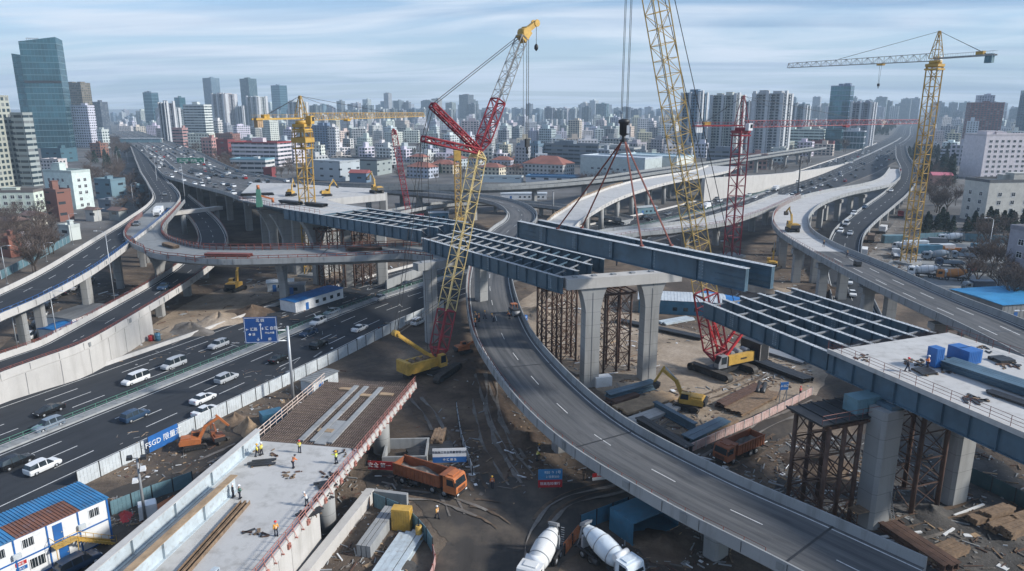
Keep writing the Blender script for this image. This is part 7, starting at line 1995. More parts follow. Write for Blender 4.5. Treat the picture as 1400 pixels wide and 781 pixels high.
for q in (a0.lerp(a1, .2), a0.lerp(a1, .9)):
    m = MB(); m.tube((q.x, q.y, -.2), (q.x, q.y, 8.3), 1.0, 14); m.build('pier', M['conc'], T, world=True)
# ------------------------------------------------------------------ sheds and containers
def shed(label, px, l, w, h, rz, wall, roof, pitch=.5, name='site_shed', ribs=True, door=True):
    T = thing(name, label, 'shed', at(*px), rz)
    m = MB(); m.box(-l / 2, l / 2, -w / 2, w / 2, 0, h)
    if ribs:
        k = -l / 2 + .5
        while k < l / 2:
            for s in (-1, 1): m.box(k, k + .1, s * (w / 2 + .02) - .02, s * (w / 2 + .02) + .02, .05, h - .05)
            k += 1.2
    m.build('wall', M[wall], T)
    m = MB(); m.extr([(-w / 2 - .3, h), (w / 2 + .3, h), (0, h + pitch)], -l / 2 - .3, l / 2 + .3, Matrix.Rotation(math.pi / 2, 4, 'Z'))
    k = -l / 2
    while k < l / 2:
        for s in (-1, 1): m.beam((k, s * (w / 2 + .3), h + .03), (k, 0, h + pitch + .03), .08, .05)
        k += .8
    m.build('roof', M[roof], T)
    if door:
        m = MB(); m.box(-l * .3, -l * .3 + 1, -w / 2 - .07, -w / 2 - .045, 0, 2.0); m.build('door', M['blue'], T)
        m = MB()
        for k in range(max(1, int(l / 4))): m.box(-l * .1 + k * 2.6, -l * .1 + k * 2.6 + 1.1, -w / 2 - .065, -w / 2 - .045, 1.0, 1.9)
        m.build('window', M['glass'], T)
    return T
M['roof_b'] = paint('bright_blue_roof', (.02, .16, .42), .5, .15, .25, .5)
M['roof_b2'] = paint('sky_blue_roof', (.06, .32, .58), .5, .12, .2, .3)
shed('white cabins with a bright blue roof beside the expressway at the left centre', (428, 416), 17, 5.5, 2.9, ang((396, 418), (462, 398)), 'whitep', 'roof_b', .25)
shed('pale prefab cabin with a grey-green roof under the elevated road at the left', (110, 443), 12, 8, 3.2, ang((84, 440), (128, 425)), 'whitep', 'roof_g', .3)
shed('small blue-roofed lean-to below the pale prefab cabin', (82, 458), 7, 4, 2.4, ang((66, 462), (98, 450)), 'hoard', 'roof_b', .4)
shed('blue shed with a white and blue striped roof left of the crane tracks', (930, 424), 21, 9, 3.6, ang((900, 425), (960, 428)), 'blue_c', 'hoard', .8)
shed('bright blue flat-roofed shed at the right edge beyond the wide ramp', (1372, 424), 18, 16, 4.0, .2, 'conc_d', 'roof_b2', .3)
shed('white and blue sheds behind the blue-striped shed', (985, 424), 12, 7, 3.2, ang((960, 420), (1000, 428)), 'whitep', 'roof_b', .6)
shed('grey guard hut with a broken concrete roof beside the hoarding', (438, 531), 6.5, 3, 2.5, ang((415, 536), (465, 512)), 'hoard', 'conc_d', .1)
shed('small dark shed under the flyover near the tower crane foot', (405, 400), 5, 4, 2.6, .2, 'grey', 'roof_g', .4)
shed('low white shed beside the foot of the tower crane', (384, 396), 7, 4, 2.6, .3, 'hoard', 'hoard', .4)
for x, y, l, rz, wa, ro, lab in ((716, 272, 26, .0, 'whitep', 'hoard', 'long white shed beneath the grey viaduct right of the loop'), (560, 288, 14, .2, 'hoard', 'roof_g', 'pale shed inside the loop of the curved ramp'), (600, 300, 9, .1, 'blue_c', 'hoard', 'blue shed inside the loop of the curved ramp'), (655, 262, 16, .0, 'hoard', 'roof_b', 'low blue-roofed shed beneath the grey viaduct'), (880, 292, 12, .5, 'teal', 'hoard', 'teal shed under the pale ramp')):
    shed(lab, (x, y), l, 6, 3.4, rz, wa, ro, .5)
def container(label, px, rz, mat, l=6.1, z=0.02, open_=False, name='container', h=2.6, w=2.45, p=None):
    T = thing(name, label, 'container', p if p is not None else at(px[0], px[1], z), rz)
    m = MB(); m.box(-l / 2, l / 2, -w / 2, w / 2, 0, .15); m.box(-l / 2, l / 2, -w / 2, w / 2, h - .1, h); m.box(-l / 2, l / 2, w / 2 - .06, w / 2, .15, h - .1); m.box(-l / 2, -l / 2 + .06, -w / 2, w / 2 - .061, .15, h - .1); m.box(l / 2 - .06, l / 2, -w / 2, w / 2 - .061, .15, h - .1)
    if not open_: m.box(-l / 2 + .061, l / 2 - .061, -w / 2, -w / 2 + .06, .15, h - .1)
    n = int(l / .3)
    for k in range(n):
        x = -l / 2 + .1 + k * .3
        if not open_: m.box(x, x + .13, -w / 2 - .03, -w / 2 - .001, .2, h - .15)
        m.box(x, x + .13, w / 2 + .001, w / 2 + .03, .2, h - .15)
    m.build('shell', mat, T)
    m = MB()
    for y in (-w / 4, w / 4): m.box(l / 2 + .003, l / 2 + .05, y - w * .23, y + w * .23, .2, h - .15); m.tube((l / 2 + .08, y, .2), (l / 2 + .08, y, h - .2), .025, 5)
    m.build('door', mat, T); return T
container('blue container standing open beside the curved ramp', (880, 722), ang((850, 735), (905, 712)) + .0, M['blue_c'], 7.5, open_=True, h=3.0, w=4.2)
container('white generator box at the foot of the flared column', (823, 527), .3, M['whitep'], 3.2, h=1.9, w=1.7, name='generator')
container('teal generator box under a tarpaulin beside the foreground deck', (372, 577), .6, M['blue_c'], 3.4, h=1.9, w=2.2, name='generator')
container('white water tank box near the grey pole', (203, 706), .5, M['whitep'], 2.0, h=1.9, w=1.6, name='generator')
container('yellow tool cabinet inside the curved blue-grey fence', (550, 722), -.15, M['yel'], 2.3, h=2.8, w=1.3, name='tool_cabinet')
for k, (x, y, mt, lab) in enumerate(((1268, 346, 'blue_c', 'blue container beside the yard fence'), (1285, 345, 'hoard', 'white container in the row along the yard fence'), (1250, 340, 'hoard', 'white container behind the yellow mast'), (1222, 332, 'teal', 'teal container left of the yellow mast'), (1345, 344, 'blue_c', 'dark blue container at the right end of the yard fence'))):
    container(lab, (x, y), .05, M[mt], 9, h=3)
for x, y, z, lab, l in ((1277, 500, 19.02, 'slim blue toilet cabin beside the worker in orange on the right deck', 1.3), (1309, 490, 19.02, 'left one of two large blue boxes on the right deck', 1.9), (1324, 495, 19.02, 'right one of two large blue boxes on the right deck', 2.3)):
    q = at(x, y, 19.31); container(lab, (x, y), .35, M['blue'], l, h=2.4 if l < 1.5 else 1.7, w=1.3 if l < 1.5 else 1.6, name='portable_toilet' if l < 1.5 else 'site_box', p=q)
# ------------------------------------------------------------------ street lamps and poles
def lamp_post(label, px, toppx, z=0.0, arm=2.2, rz=0.0, mat='galv', double=False):
    b = at(px[0], px[1], z); H = height_at(b, toppx) - z; T = thing('street_lamp', label, 'street lamp', b, rz)
    m = MB(); m.tube((0, 0, 0), (0, 0, H * .97), .13, 8, .07); m.box(-.25, .25, -.25, .25, 0, .15); m.build('pole', M[mat], T)
    for s in ((1, -1) if double else (1,)):
        m = MB(); m.tube((0, 0, H * .97), (s * arm * .5, 0, H), .05, 6); m.tube((s * arm * .5, 0, H), (s * arm, 0, H), .05, 6); m.build('arm', M[mat], T)
        m = MB(); m.extr([(s * arm - .1, H - .08), (s * arm + .75 * s, H - .05), (s * arm + .75 * s, H + .05), (s * arm - .1, H + .1)] if s > 0 else [(s * arm - .75, H - .05), (s * arm + .1, H - .08), (s * arm + .1, H + .1), (s * arm - .75, H + .05)], -.16, .16); m.build('lamp_head', M['whitep'], T)
    return T
for k, (x, y, t, z, rz, lab) in enumerate(((10, 388, 336, 0, 0, 'leftmost street lamp below the elevated road'), (100, 335, 292, 0, 0, 'street lamp behind the parapet of the elevated road, third from the left edge'), (137, 312, 285, 0, 0, 'street lamp behind the parapet where the road starts to rise'), (64, 358, 332, 0, 0, 'bent street lamp by the pale blue fence'), (158, 420, 316, 0, 3.1, 'tall lamp pole in front of the elevated road below the fork'), (80, 475, 398, 0, 0, 'lamp pole beside the prefab cabin, nearer one'), (25, 482, 420, 0, 0, 'lamp pole at the left edge by the blue fence'), (184, 290, 250, 0, 0, 'lamp pole by the narrow blue cabin'), (206, 280, 255, 0, 0, 'lamp pole at the upper bend, left of two'), (218, 276, 215, 0, 0, 'tall grey lamp pole at the upper bend'), (256, 300, 222, 0, 3.1, 'tall grey lamp pole between the bend and the highway'), (163, 236, 206, 0, 0, 'tall white mast in the trees left of the highway'), (175, 224, 208, 0, 0, 'white mast beside the left verge of the highway'), (297, 233, 214, 0, 0, 'white mast by the kiosk right of the highway'), (1347, 372, 298, 0, 3.1, 'street lamp above the parked lorries at the right'), (1243, 262, 198, 0, 0, 'floodlight mast left of the pink-roofed shed'), (1392, 520, 425, 0, 3.1, 'grey lamp pole at the right edge of the wide ramp'))):
    lamp_post(lab, (x, y), t, z, 2.2, rz)
b = at(199, 712); H = height_at(b, 626); T = thing('floodlight_pole', 'grey pole with floodlights on top beside the tarpaulin heap', 'light pole', b, .4)
m = MB(); m.tube((0, 0, 0), (0, 0, H), .2, 10, .13); m.build('pole', M['grey'], T)
for dx, z in ((-.8, H + .1), (.7, H - .1), (.5, H - 1.6), (-.5, H - 3.0)):
    m = MB(); m.tube((0, 0, z - .2), (dx, 0, z), .05, 5); m.extr([(dx - .35, z - .1), (dx + .35, z - .1), (dx + .28, z + .3), (dx - .28, z + .3)], -.5, .25); m.build('floodlight', M['dark'] if z > H - 1 else M['whitep'], T)
b = at(718, 300); 
for x, y, t, lab in ((1088, 292, 214, 'dark post standing on the pale end of the wide ramp'), (756, 295, 262, 'concrete column post between the grey viaduct and the pale ramp')):
    b = at(x, y, 0); T = thing('post', lab, 'post', b); H = height_at(b, t); m = MB(); m.tube((0, 0, 0), (0, 0, H), .35, 8); m.box(-.5, .5, -.5, .5, H, H + .3); m.build('shaft', M['dark'] if x > 1000 else M['conc'], T)
b = at(355, 283, 21.9); T = thing('drill_stand', 'green machine stand with an orange arm at the near edge of the flyover deck', 'machine', b, .2)
m = MB(); m.box(-.8, .8, -.8, .8, .0, .6); m.extr([(-.9, .6), (.9, .6), (.55, 5.2), (-.55, 5.2)], -.6, .6); m.build('body', M['green'], T)
m = MB(); m.beam((0, 0, 3.4), (3.8, .3, 2.2), .5); m.tube((3.8, .3, 2.6), (3.8, .3, 1.2), .4, 8); m.tube((0, 0, 5.2), (0, 0, 6.4), .45, 8); m.build('arm', M['orange'], T)
# ------------------------------------------------------------------ stacks of steel and timber
def stack(label, px, L, rz, nx, nz, w, h, mat, kind='I', z=0.02, gap=.05, name='steel_stack', cat='stack', p=None, member=None):
    T = thing(name, label, cat, p if p is not None else at(px[0], px[1], z), rz)
    for s in (-.35, .35):
        m = MB(); m.box(s * L - .1, s * L + .1, -nx * (w + gap) / 2 - .1, nx * (w + gap) / 2 + .1, 0, .14); m.build('bearer', M['wood'], T)
    member = member or {'I': 'beam', 'plank': 'board', 'pipe': 'pipe', 'box': 'beam'}[kind]
    for k in range(nz):
        for i in range(nx - (k if kind == 'pipe' else 0)):
            y = (i - (nx - 1 - (k if kind == 'pipe' else 0)) / 2) * (w + gap) + RND.uniform(-.02, .02); z0 = .15 + k * (h + .02); dx = RND.uniform(-.3, .3); m = MB()
            if kind == 'I':
                t = h * .12; m.box(-L / 2 + dx, L / 2 + dx, y - w / 2, y + w / 2, z0, z0 + t); m.box(-L / 2 + dx, L / 2 + dx, y - w * .06, y + w * .06, z0 + t, z0 + h - t); m.box(-L / 2 + dx, L / 2 + dx, y - w / 2, y + w / 2, z0 + h - t, z0 + h)
            elif kind == 'pipe': m.tube((-L / 2 + dx, y, z0 + h / 2), (L / 2 + dx, y, z0 + h / 2), w / 2, 10)
            else: m.box(-L / 2 + dx, L / 2 + dx, y - w / 2, y + w / 2, z0, z0 + h)
            m.build(member, mat, T)
    return T
ar = ang((830, 600), (1000, 520))
stack('row of dark steel beams lying across the yard behind the crane boom foot', (900, 452), 22, ang((870, 448), (935, 462)), 4, 1, .5, .6, M['dark'])
stack('blue-grey steel beam and rusty plate near the foot of the flared column', (862, 540), 11, ang((830, 545), (890, 528)), 2, 2, .9, .7, M['steel'])
stack('broad pale steel plate stack in front of the flared columns', (884, 552), 12, ang((850, 560), (905, 543)), 3, 1, 1.3, .35, M['ply'], 'plank', name='plate_stack')
stack('dark plate pile left of the pale plates', (850, 548), 6, ang((845, 555), (875, 545)), 3, 2, .8, .35, M['rust'], 'plank', name='plate_stack')
stack('long sand-coloured timber baulks before the yellow excavator', (885, 572), 13, ang((850, 582), (925, 555)), 3, 1, .8, .5, M['conc_l'], 'plank', name='timber_stack')
stack('dark blue girder segment left of the yellow excavator', (920, 575), 10, ang((905, 560), (945, 582)), 1, 1, .9, 1.5, M['steel'])
stack('dark blue girders and brown packing near the curved ramp parapet', (965, 598), 10, ang((930, 612), (1000, 578)), 2, 1, 1.1, 1.5, M['steel'])
stack('black girder lying under the ramp parapet', (905, 600), 12, ang((880, 585), (930, 615)), 2, 1, .8, 1.3, M['dark'])
stack('brown sleeper stack beside the dark girders', (985, 590), 8, ang((960, 602), (1000, 580)), 3, 2, .45, .4, M['wood'], 'plank', name='timber_stack')
stack('long weathered steel sections beside the pink barrier, nearer row', (1030, 552), 13, ar, 6, 1, .55, .5, M['wood'], 'I')
stack('long weathered steel sections beside the pink barrier, further row', (1012, 545), 13, ar, 4, 2, .5, .4, M['rust'], 'I')
stack('two dark pipes lying at the corner of the steel yard', (1040, 535), 5, ar + .4, 2, 1, .9, .9, M['dark'], 'pipe', name='pipe_stack')
stack('dark rail bundle behind the black counterweight', (1055, 505), 17, ang((1010, 490), (1090, 520)), 6, 2, .4, .4, M['dark'])
stack('grey rail bundle in front of the blue girders', (1060, 485), 14, ang((1020, 478), (1090, 500)), 5, 1, .5, .45, M['grey'])
stack('white-tipped steel sheets behind the flared column', (925, 440), 9, .5, 4, 2, .7, .2, M['steel_p'], 'plank', name='plate_stack')
for k, (x, y) in enumerate(((518, 774), (528, 772), (538, 770), (549, 769))):
    T = thing('steel_beam', 'pale primed steel beam lying inside the curved fence, number %s from the left of four' % ('one', 'two', 'three', 'four')[k], 'steel beam', at(x + 6, y, .05), ang((500, 800), (545, 735)))
    m = MB(); m.box(-8, 5.5, -.36, .36, 0, .08); m.box(-8, 5.5, -.05, .05, .08, .72); m.box(-8, 5.5, -.36, .36, .72, .8); m.build('section', M['steel_p'], T)
T = thing('concrete_trough', 'long pale concrete trough wall beside the round pier', 'concrete wall', at(465, 740), ang((435, 790), (500, 705)))
m = MB(); m.box(-14, 9, -.35, .35, 0, 1.7); m.box(-14, 9, -.55, .55, 1.7, 1.9); m.build('wall', M['conc_l'], T); m = MB(); m.box(9.01, 9.6, -5, .5, 0, 1.6); m.build('end_wall', M['conc'], T)
T = thing('concrete_trough', 'shorter concrete beam with rusted end inside the fence', 'concrete wall', at(518, 735), ang((500, 755), (530, 712)))
for y in (-.7, -.1, .5): 
    m = MB(); m.box(-4, 4.5, y, y + .5, 0, 1.5); m.build('beam', M['conc'], T)
T = thing('concrete_pit', 'open concrete box pit behind the dump truck bed', 'concrete wall', at(556, 625), .05)
for (a, b_, c_, d_) in ((-3.2, 3.2, -3, -2.7), (-3.2, 3.2, 2.7, 3), (-3.2, -2.9, -2.69, 2.69), (2.9, 3.2, -2.69, 2.69)):
    m = MB(); m.box(a, b_, c_, d_, 0, 1.6); m.build('wall', M['conc'], T)
stack('dark ribbed steel formwork behind the white site board', (590, 622), 7, .4, 6, 2, .5, .4, M['dark'], 'plank', name='formwork_stack')
stack('brown timber formwork leaning near the white board', (600, 606), 4, 1.5, 4, 4, .4, .35, M['wood'], 'plank', name='timber_stack')
for k, (x, y, r) in enumerate(((1345, 712, .35), (1362, 708, .4), (1372, 722, .38), (1390, 730, .42), (1400, 712, .4))):
    stack('weathered timber baulk pile at the lower right, %s' % ('furthest left', 'second from the left', 'front middle one', 'nearest the right edge', 'behind the nearest one')[k], (x, y), 4.6, r, 3, 2 + k % 2, .45, .36, M['wood'], 'plank', name='timber_stack')
stack('rusty girder offcuts beside the ramp parapet at the lower right', (1255, 752), 9, ang((1235, 738), (1290, 775)), 3, 1, .8, .9, M['rust'])
stack('pale brown timber pile beside the rusty offcuts', (1290, 760), 6, .45, 5, 2, .4, .35, M['wood'], 'plank', name='timber_stack')
for x, y, l, a, lab in ((1230, 732, 6, .2, 'white pole lying on the gravel left of the timber piles'), (1325, 698, 6, .45, 'white plank on the gravel beside the right-hand pier'), (1297, 728, 2.5, .6, 'short white panel on the gravel')):
    T = thing('plank', lab, 'plank', at(x, y, .03), a); m = MB(); m.box(-l / 2, l / 2, -.15, .15, 0, .18); m.build('board', M['whitep'], T)
def sr(x, y): return at(x, y, 19.0 + .32 - (0.06 if False else 0))
def srz(x, y):
    z = 19
    for _ in range(5):
        q = at(x, y, z); i = min(range(len(SR.p)), key=lambda i: (SR.p[i].x - q.x) ** 2 + (SR.p[i].y - q.y) ** 2); z = SR.p[i].z
    return at(x, y, z + .01)
sa = math.atan2(SR.t[3].y, SR.t[3].x)
stack('long dark steel section bundle lying along the right deck', None, 14, sa + .08, 5, 2, .5, .45, M['steel'], p=srz(1372, 528))
stack('dark planks near the front edge of the right deck', None, 7, sa + .1, 3, 1, .4, .2, M['dark'], 'plank', p=srz(1395, 552))
stack('flat dark pallet under the slim blue cabin', None, 2.2, .3, 4, 1, .5, .12, M['dark'], 'plank', name='pallet', p=srz(1264, 509))
stack('dark mat of planks left of the two blue boxes', None, 2.6, .3, 4, 1, .5, .12, M['dark'], 'plank', name='pallet', p=srz(1300, 496))
stack('dark round hatch formwork at the far side of the right deck', None, 2.2, .2, 3, 1, .6, .3, M['dark'], 'plank', name='pallet', p=srz(1368, 494))
# ladder and scaffold by the lower right pier
T = thing('ladder', 'grey ladder leaning beside the lower right pier', 'ladder', at(1222, 718), .35)
m = MB()
for y in (-.25, .25): m.beam((0, y, 0), (-1.6, y, 5.0), .07)
for k in range(14): m.beam((-1.6 * k / 14 - .05, -.25, 5.0 * k / 14 + .15), (-1.6 * k / 14 - .05, .25, 5.0 * k / 14 + .15), .05)
m.build('frame', M['grey'], T)
T = thing('scaffold_bench', 'rusty work bench on legs left of the lower right pier', 'scaffold', at(1172, 722), .35)
m = MB(); m.box(-1.1, 1.1, -.8, .8, 2.5, 2.62); m.build('platform', M['wood'], T); m = MB()
for x in (-.95, .95):
    for y in (-.65, .65): m.beam((x, y, 0), (x, y, 2.5), .09)
    for k in range(5): m.beam((x, -.65, .4 + k * .45), (x, .65, .4 + k * .45), .06)
m.build('frame', M['rust'], T)
# heaps
def heap(label, px, r, h, mat, name='spoil_heap', seed=0, sx=1.0):
    rr = random.Random(seed + int(px[0])); m = MB(); n = 18; rings = 7; m.sm = True
    ph = [rr.uniform(0, 6.28) for _ in range(6)]
    def pt(i, j):
        a = 2 * math.pi * i / n; t = j / rings; k = 1 + .22 * math.sin(2 * a + ph[0]) + .13 * math.sin(3 * a + ph[1]) + .07 * math.sin(5 * a + ph[2])
        z = h * (1 - t) ** 1.3 * (1 + .25 * math.sin(3 * a + 5 * t + ph[3])) + rr.uniform(-.05, .1) * h * (0 if j == rings else 1)
        return (math.cos(a) * r * t * k * sx, math.sin(a) * r * t * k, -.05 if j == rings else z)
    for j in range(rings + 1):
        for i in range(n): m.v.append(pt(i, j))
    for j in range(rings):
        for i in range(n): m.face((j * n + i, (j + 1) * n + i, (j + 1) * n + (i + 1) % n, j * n + (i + 1) % n))
    return solo(m, name, mat, label, 'heap', at(*px), rr.uniform(0, 3))
for x, y, r, h, mm, lab in ((340, 590, 2.2, 2.2, 'ply', 'round tan heap beside the foreground reinforcement'), (322, 578, 3.0, 1.5, 'mud', 'dark spoil heap behind the orange excavator'), (300, 440, 6, 2.2, 'sand', 'sandy spoil heap beside the lower ramp'), (262, 452, 5, 1.8, 'mudp', 'pale rubble heap beside the far lane barrier'), (345, 428, 6, 1.8, 'mud', 'brown heap under the red-railed ramp'), (640, 500, 4, 1.2, 'mud', 'mud heap behind the crawler tracks'), (668, 470, 4.5, 1.6, 'mud', 'dark mud bank below the ramp parapet'), (880, 420, 5, 1.6, 'sand', 'sand heap left of the blue shed'), (735, 430, 6, 1.8, 'sand', 'sand bank beside the ramp and the shoring'), (1120, 640, 5, 1.4, 'mud', 'dark heap at the foot of the tall shoring'), (1130, 400, 7, 2, 'mud', 'brown heap between the wide ramp piers'), (1040, 395, 6, 1.6, 'sand', 'sandy heap behind the blue girders'), (1270, 700, 3, .9, 'gravel', 'grey gravel heap by the right-hand piers'), (905, 745, 3.5, 1.2, 'mud', 'dark heap beside the ramp pier'), (720, 600, 3, 1.0, 'mud', 'mud heap beside the muddy track'), (540, 770, 2, .6, 'gravel', 'small gravel heap inside the fence')):
    heap(lab, (x, y), r, h, M[mm], sx=1.3)
for x, y, r, mm, lab in ((238, 690, 2.0, 'orange', 'orange tarpaulin over a heap near the grey pole'), (172, 706, 1.0, 'redb', 'red bundle beside the blue-grey fence'), (225, 702, .9, 'blue', 'blue tarpaulin bundle below the orange one')):
    heap(lab, (x, y), r, r * .55, M[mm], 'tarpaulin', 3, 1.6)
# loose debris nobody could count
def rubble(name, areas, n, smin=.1, smax=.42):
    m = MB(); tot = sum(a[4] for a in areas)
    for (x0, x1, y0, y1, wgt) in areas:
        for _ in range(int(n * wgt / tot)):
            p = at(RND.uniform(x0, x1), RND.uniform(y0, y1), 0)
            if any(abs((p.x - q[0]) * math.cos(q[2]) + (p.y - q[1]) * math.sin(q[2])) < q[3] for q in ()): continue
            m.c = RND.choice((0, 0, 0, 1, 1, 2, 3, 3, 3, 5, 6, 2)); t = RND.random(); a = RND.uniform(0, 3.14); d = Vector((math.cos(a), math.sin(a), 0)); s = smin + (smax - smin) * RND.random() ** 2.2
            if t < .3: m.cboxr(p + Vector((0, 0, .08)), d, s * 5, s * .5, .14)
            elif t < .45: m.cboxr(p + Vector((0, 0, .05)), d, s * 2.6, s * 1.9, .07)
            elif t < .55: m.tube(p + Vector((0, 0, .1)), p + d * s * 6 + Vector((0, 0, .1)), .06, 5)
            else:
                k = s * .55; z = k * RND.uniform(.3, .9)
                m.hexa([p + Vector((RND.uniform(.6, 1) * k * i, RND.uniform(.6, 1) * k * j, -.03)) for i, j in ((-1, -1), (1, -1), (1, 1), (-1, 1))] + [p + Vector((RND.uniform(.3, .8) * k * i, RND.uniform(.3, .8) * k * j, z)) for i, j in ((-1, -1), (1, -1), (1, 1), (-1, 1))])
    o = m.build(name, [M['mudp'], M['wood'], M['rust'], M['conc'], M['dark'], M['whitep'], M['ply']]); o['kind'] = 'stuff'; return o
rubble('debris', [(735, 900, 410, 530, 5), (1060, 1400, 600, 781, 8), (840, 1000, 440, 470, 1.5), (1000, 1110, 480, 530, 3), (840, 1010, 530, 600, 3), (955, 1110, 600, 690, 2.5), (1060, 1200, 600, 720, 5)], 3600)
rubble('debris', [(160, 300, 590, 660, 2), (440, 560, 650, 781, 3), (330, 470, 505, 580, 3), (560, 720, 480, 690, 1), (150, 260, 680, 720, 2), (690, 830, 560, 660, 2.5), (850, 1000, 690, 781, 3), (590, 660, 600, 660, 2)], 2400, .08, .36)
rubble('debris', [(150, 470, 380, 500, 3), (340, 560, 330, 420, 3), (1000, 1190, 340, 440, 5), (560, 720, 300, 400, 2), (1180, 1260, 280, 380, 2), (20, 200, 385, 490, 4), (820, 1000, 290, 350, 2)], 2600, .15, .7)
rubble('debris', [(1215, 1262, 340, 380, 2), (1245, 1290, 340, 352, 1)], 160, .5, 1.1)
def deck_bits(T0, pts, n, zf):
    m = MB()
    for _ in range(n):
        x, y = RND.choice(pts); p = zf(x + RND.uniform(-14, 14), y + RND.uniform(-5, 5)); a = RND.uniform(0, 3.14); d = Vector((math.cos(a), math.sin(a), 0)); m.c = RND.choice((0, 1, 2)); s = RND.uniform(.08, .35)
        m.cboxr(p + Vector((0, 0, .06)), d, s * RND.choice((1, 2, 5)), s, .1)
    o = m.build('debris', [M['dark'], M['wood'], M['rust']]); o['kind'] = 'stuff'
deck_bits(None, [(1250, 495), (1300, 505), (1340, 478), (1380, 500), (1180, 490), (1330, 545)], 90, srz)
deck_bits(None, [(470, 620), (440, 680), (420, 705), (400, 650), (365, 620), (350, 730), (455, 650)], 80, lambda x, y: at(x, y, S14Z + .005))
stack('dark planks lying beside the railing of the foreground deck', None, 2.5, .8, 4, 1, .35, .12, M['dark'], 'plank', name='pallet', p=at(424, 703, S14Z + .005))
stack('dark hose reel and planks beside the railing further along the deck', None, 2.2, .4, 4, 1, .35, .15, M['dark'], 'plank', name='pallet', p=at(446, 664, S14Z + .005))
stack('dark mat near the yellow-vested pair on the deck', None, 3.0, .2, 3, 1, .5, .1, M['dark'], 'plank', name='pallet', p=at(358, 634, S14Z + .005))
# small red-white cylinders, gas bottles
for x, y, mm, lab, r, h in ((573, 738, 'yel', 'yellow gas bottle beside the curved fence', .4, 1.9), (216, 466, 'blue_c', 'blue barrel beside the far barrier of the expressway', .6, 1.8), (207, 466, 'redb', 'red barrel beside the blue barrel', .6, 1.3), (495, 690, 'yel', 'yellow barrel behind the concrete trough', .6, 1.0), (501, 692, 'orange', 'orange barrel behind the concrete trough', .5, 1.3), (716, 440, 'blue', 'blue barrel in the sand beside the ramp', .9, 1.6)):
    T = thing('barrel', lab, 'barrel', at(x, y)); m = MB(); m.lathe([(r * .9, 0), (r, .05), (r, h * .33), (r * 1.05, h * .35), (r, h * .37), (r, h * .66), (r * 1.05, h * .68), (r, h * .7), (r, h - .05), (r * .8, h)], 14); m.build('body', M[mm], T)
    m = MB(); m.tube((0, 0, h), (0, 0, h + .15), r * .3, 8); m.build('cap', M['dark'], T)
# ------------------------------------------------------------------ people
def person_mesh(joints, bones, rad, mat, name):
    me = bpy.data.meshes.new(name); me.from_pydata(joints, bones, [])
    o = bpy.data.objects.new(name, me); COL.objects.link(o)
    md = o.modifiers.new('skin', 'SKIN'); md.use_smooth_shade = True
    for i, r in enumerate(rad): me.skin_vertices[0].data[i].radius = (r, r * .9)
    me.skin_vertices[0].data[0].use_root = True
    sb = o.modifiers.new('sub', 'SUBSURF'); sb.levels = 1; sb.render_levels = 1
    bpy.context.view_layer.update()
    out = bpy.data.meshes.new_from_object(o.evaluated_get(bpy.context.evaluated_depsgraph_get()))
    bpy.data.objects.remove(o); out.materials.clear(); out.materials.append(mat); out.name = name; return out
PM = {}
def pose(kind):
    """joint table of a 1.74 m figure facing +x"""
    bend = .55 if kind == 'bend' else 0.0; step = .16 if kind == 'walk' else .05
    hip = Vector((0, 0, .92)); tor = Vector((math.sin(bend) * 1, 0, math.cos(bend)))
    che = hip + tor * .38; neck = che + tor * .18; head = neck + Vector((.02 + bend * .12, 0, .12)); top = head + Vector((.02, 0, .12))
    J = {'hip': hip, 'waist': hip + tor * .16, 'che': che, 'neck': neck, 'head': head, 'top': top}
    for s, n in ((1, 'l'), (-1, 'r')):
        J['h' + n] = Vector((0, .10 * s, .88)); J['k' + n] = Vector((step * s + .03, .11 * s, .48)); J['a' + n] = Vector((step * s * 1.6 - .02, .11 * s, .08)); J['t' + n] = Vector((step * s * 1.6 + .16, .12 * s, .04))
        sh = che + Vector((0, .19 * s, .08)); J['s' + n] = sh
        if kind == 'work' or kind == 'bend': J['e' + n] = sh + Vector((.14, .05 * s, -.24)); J['w' + n] = J['e' + n] + Vector((.22, -.05 * s, .03 if kind == 'work' else -.14)); J['f' + n] = J['w' + n] + Vector((.10, -.01 * s, 0))
        elif kind == 'point' and s > 0: J['e' + n] = sh + Vector((.24, .08, -.06)); J['w' + n] = J['e' + n] + Vector((.24, .02, .06)); J['f' + n] = J['w' + n] + Vector((.1, 0, .02))
        else: J['e' + n] = sh + Vector((-.03 + step * -s * .6, .07 * s, -.27)); J['w' + n] = J['e' + n] + Vector((.07, .01 * s, -.24)); J['f' + n] = J['w' + n] + Vector((.02, 0, -.1))
    return J
def sub_mesh(J, names, bones, rad, mat, nm):
    return person_mesh([tuple(J[n]) for n in names], [(names.index(a), names.index(b)) for a, b in bones], rad, mat, nm)
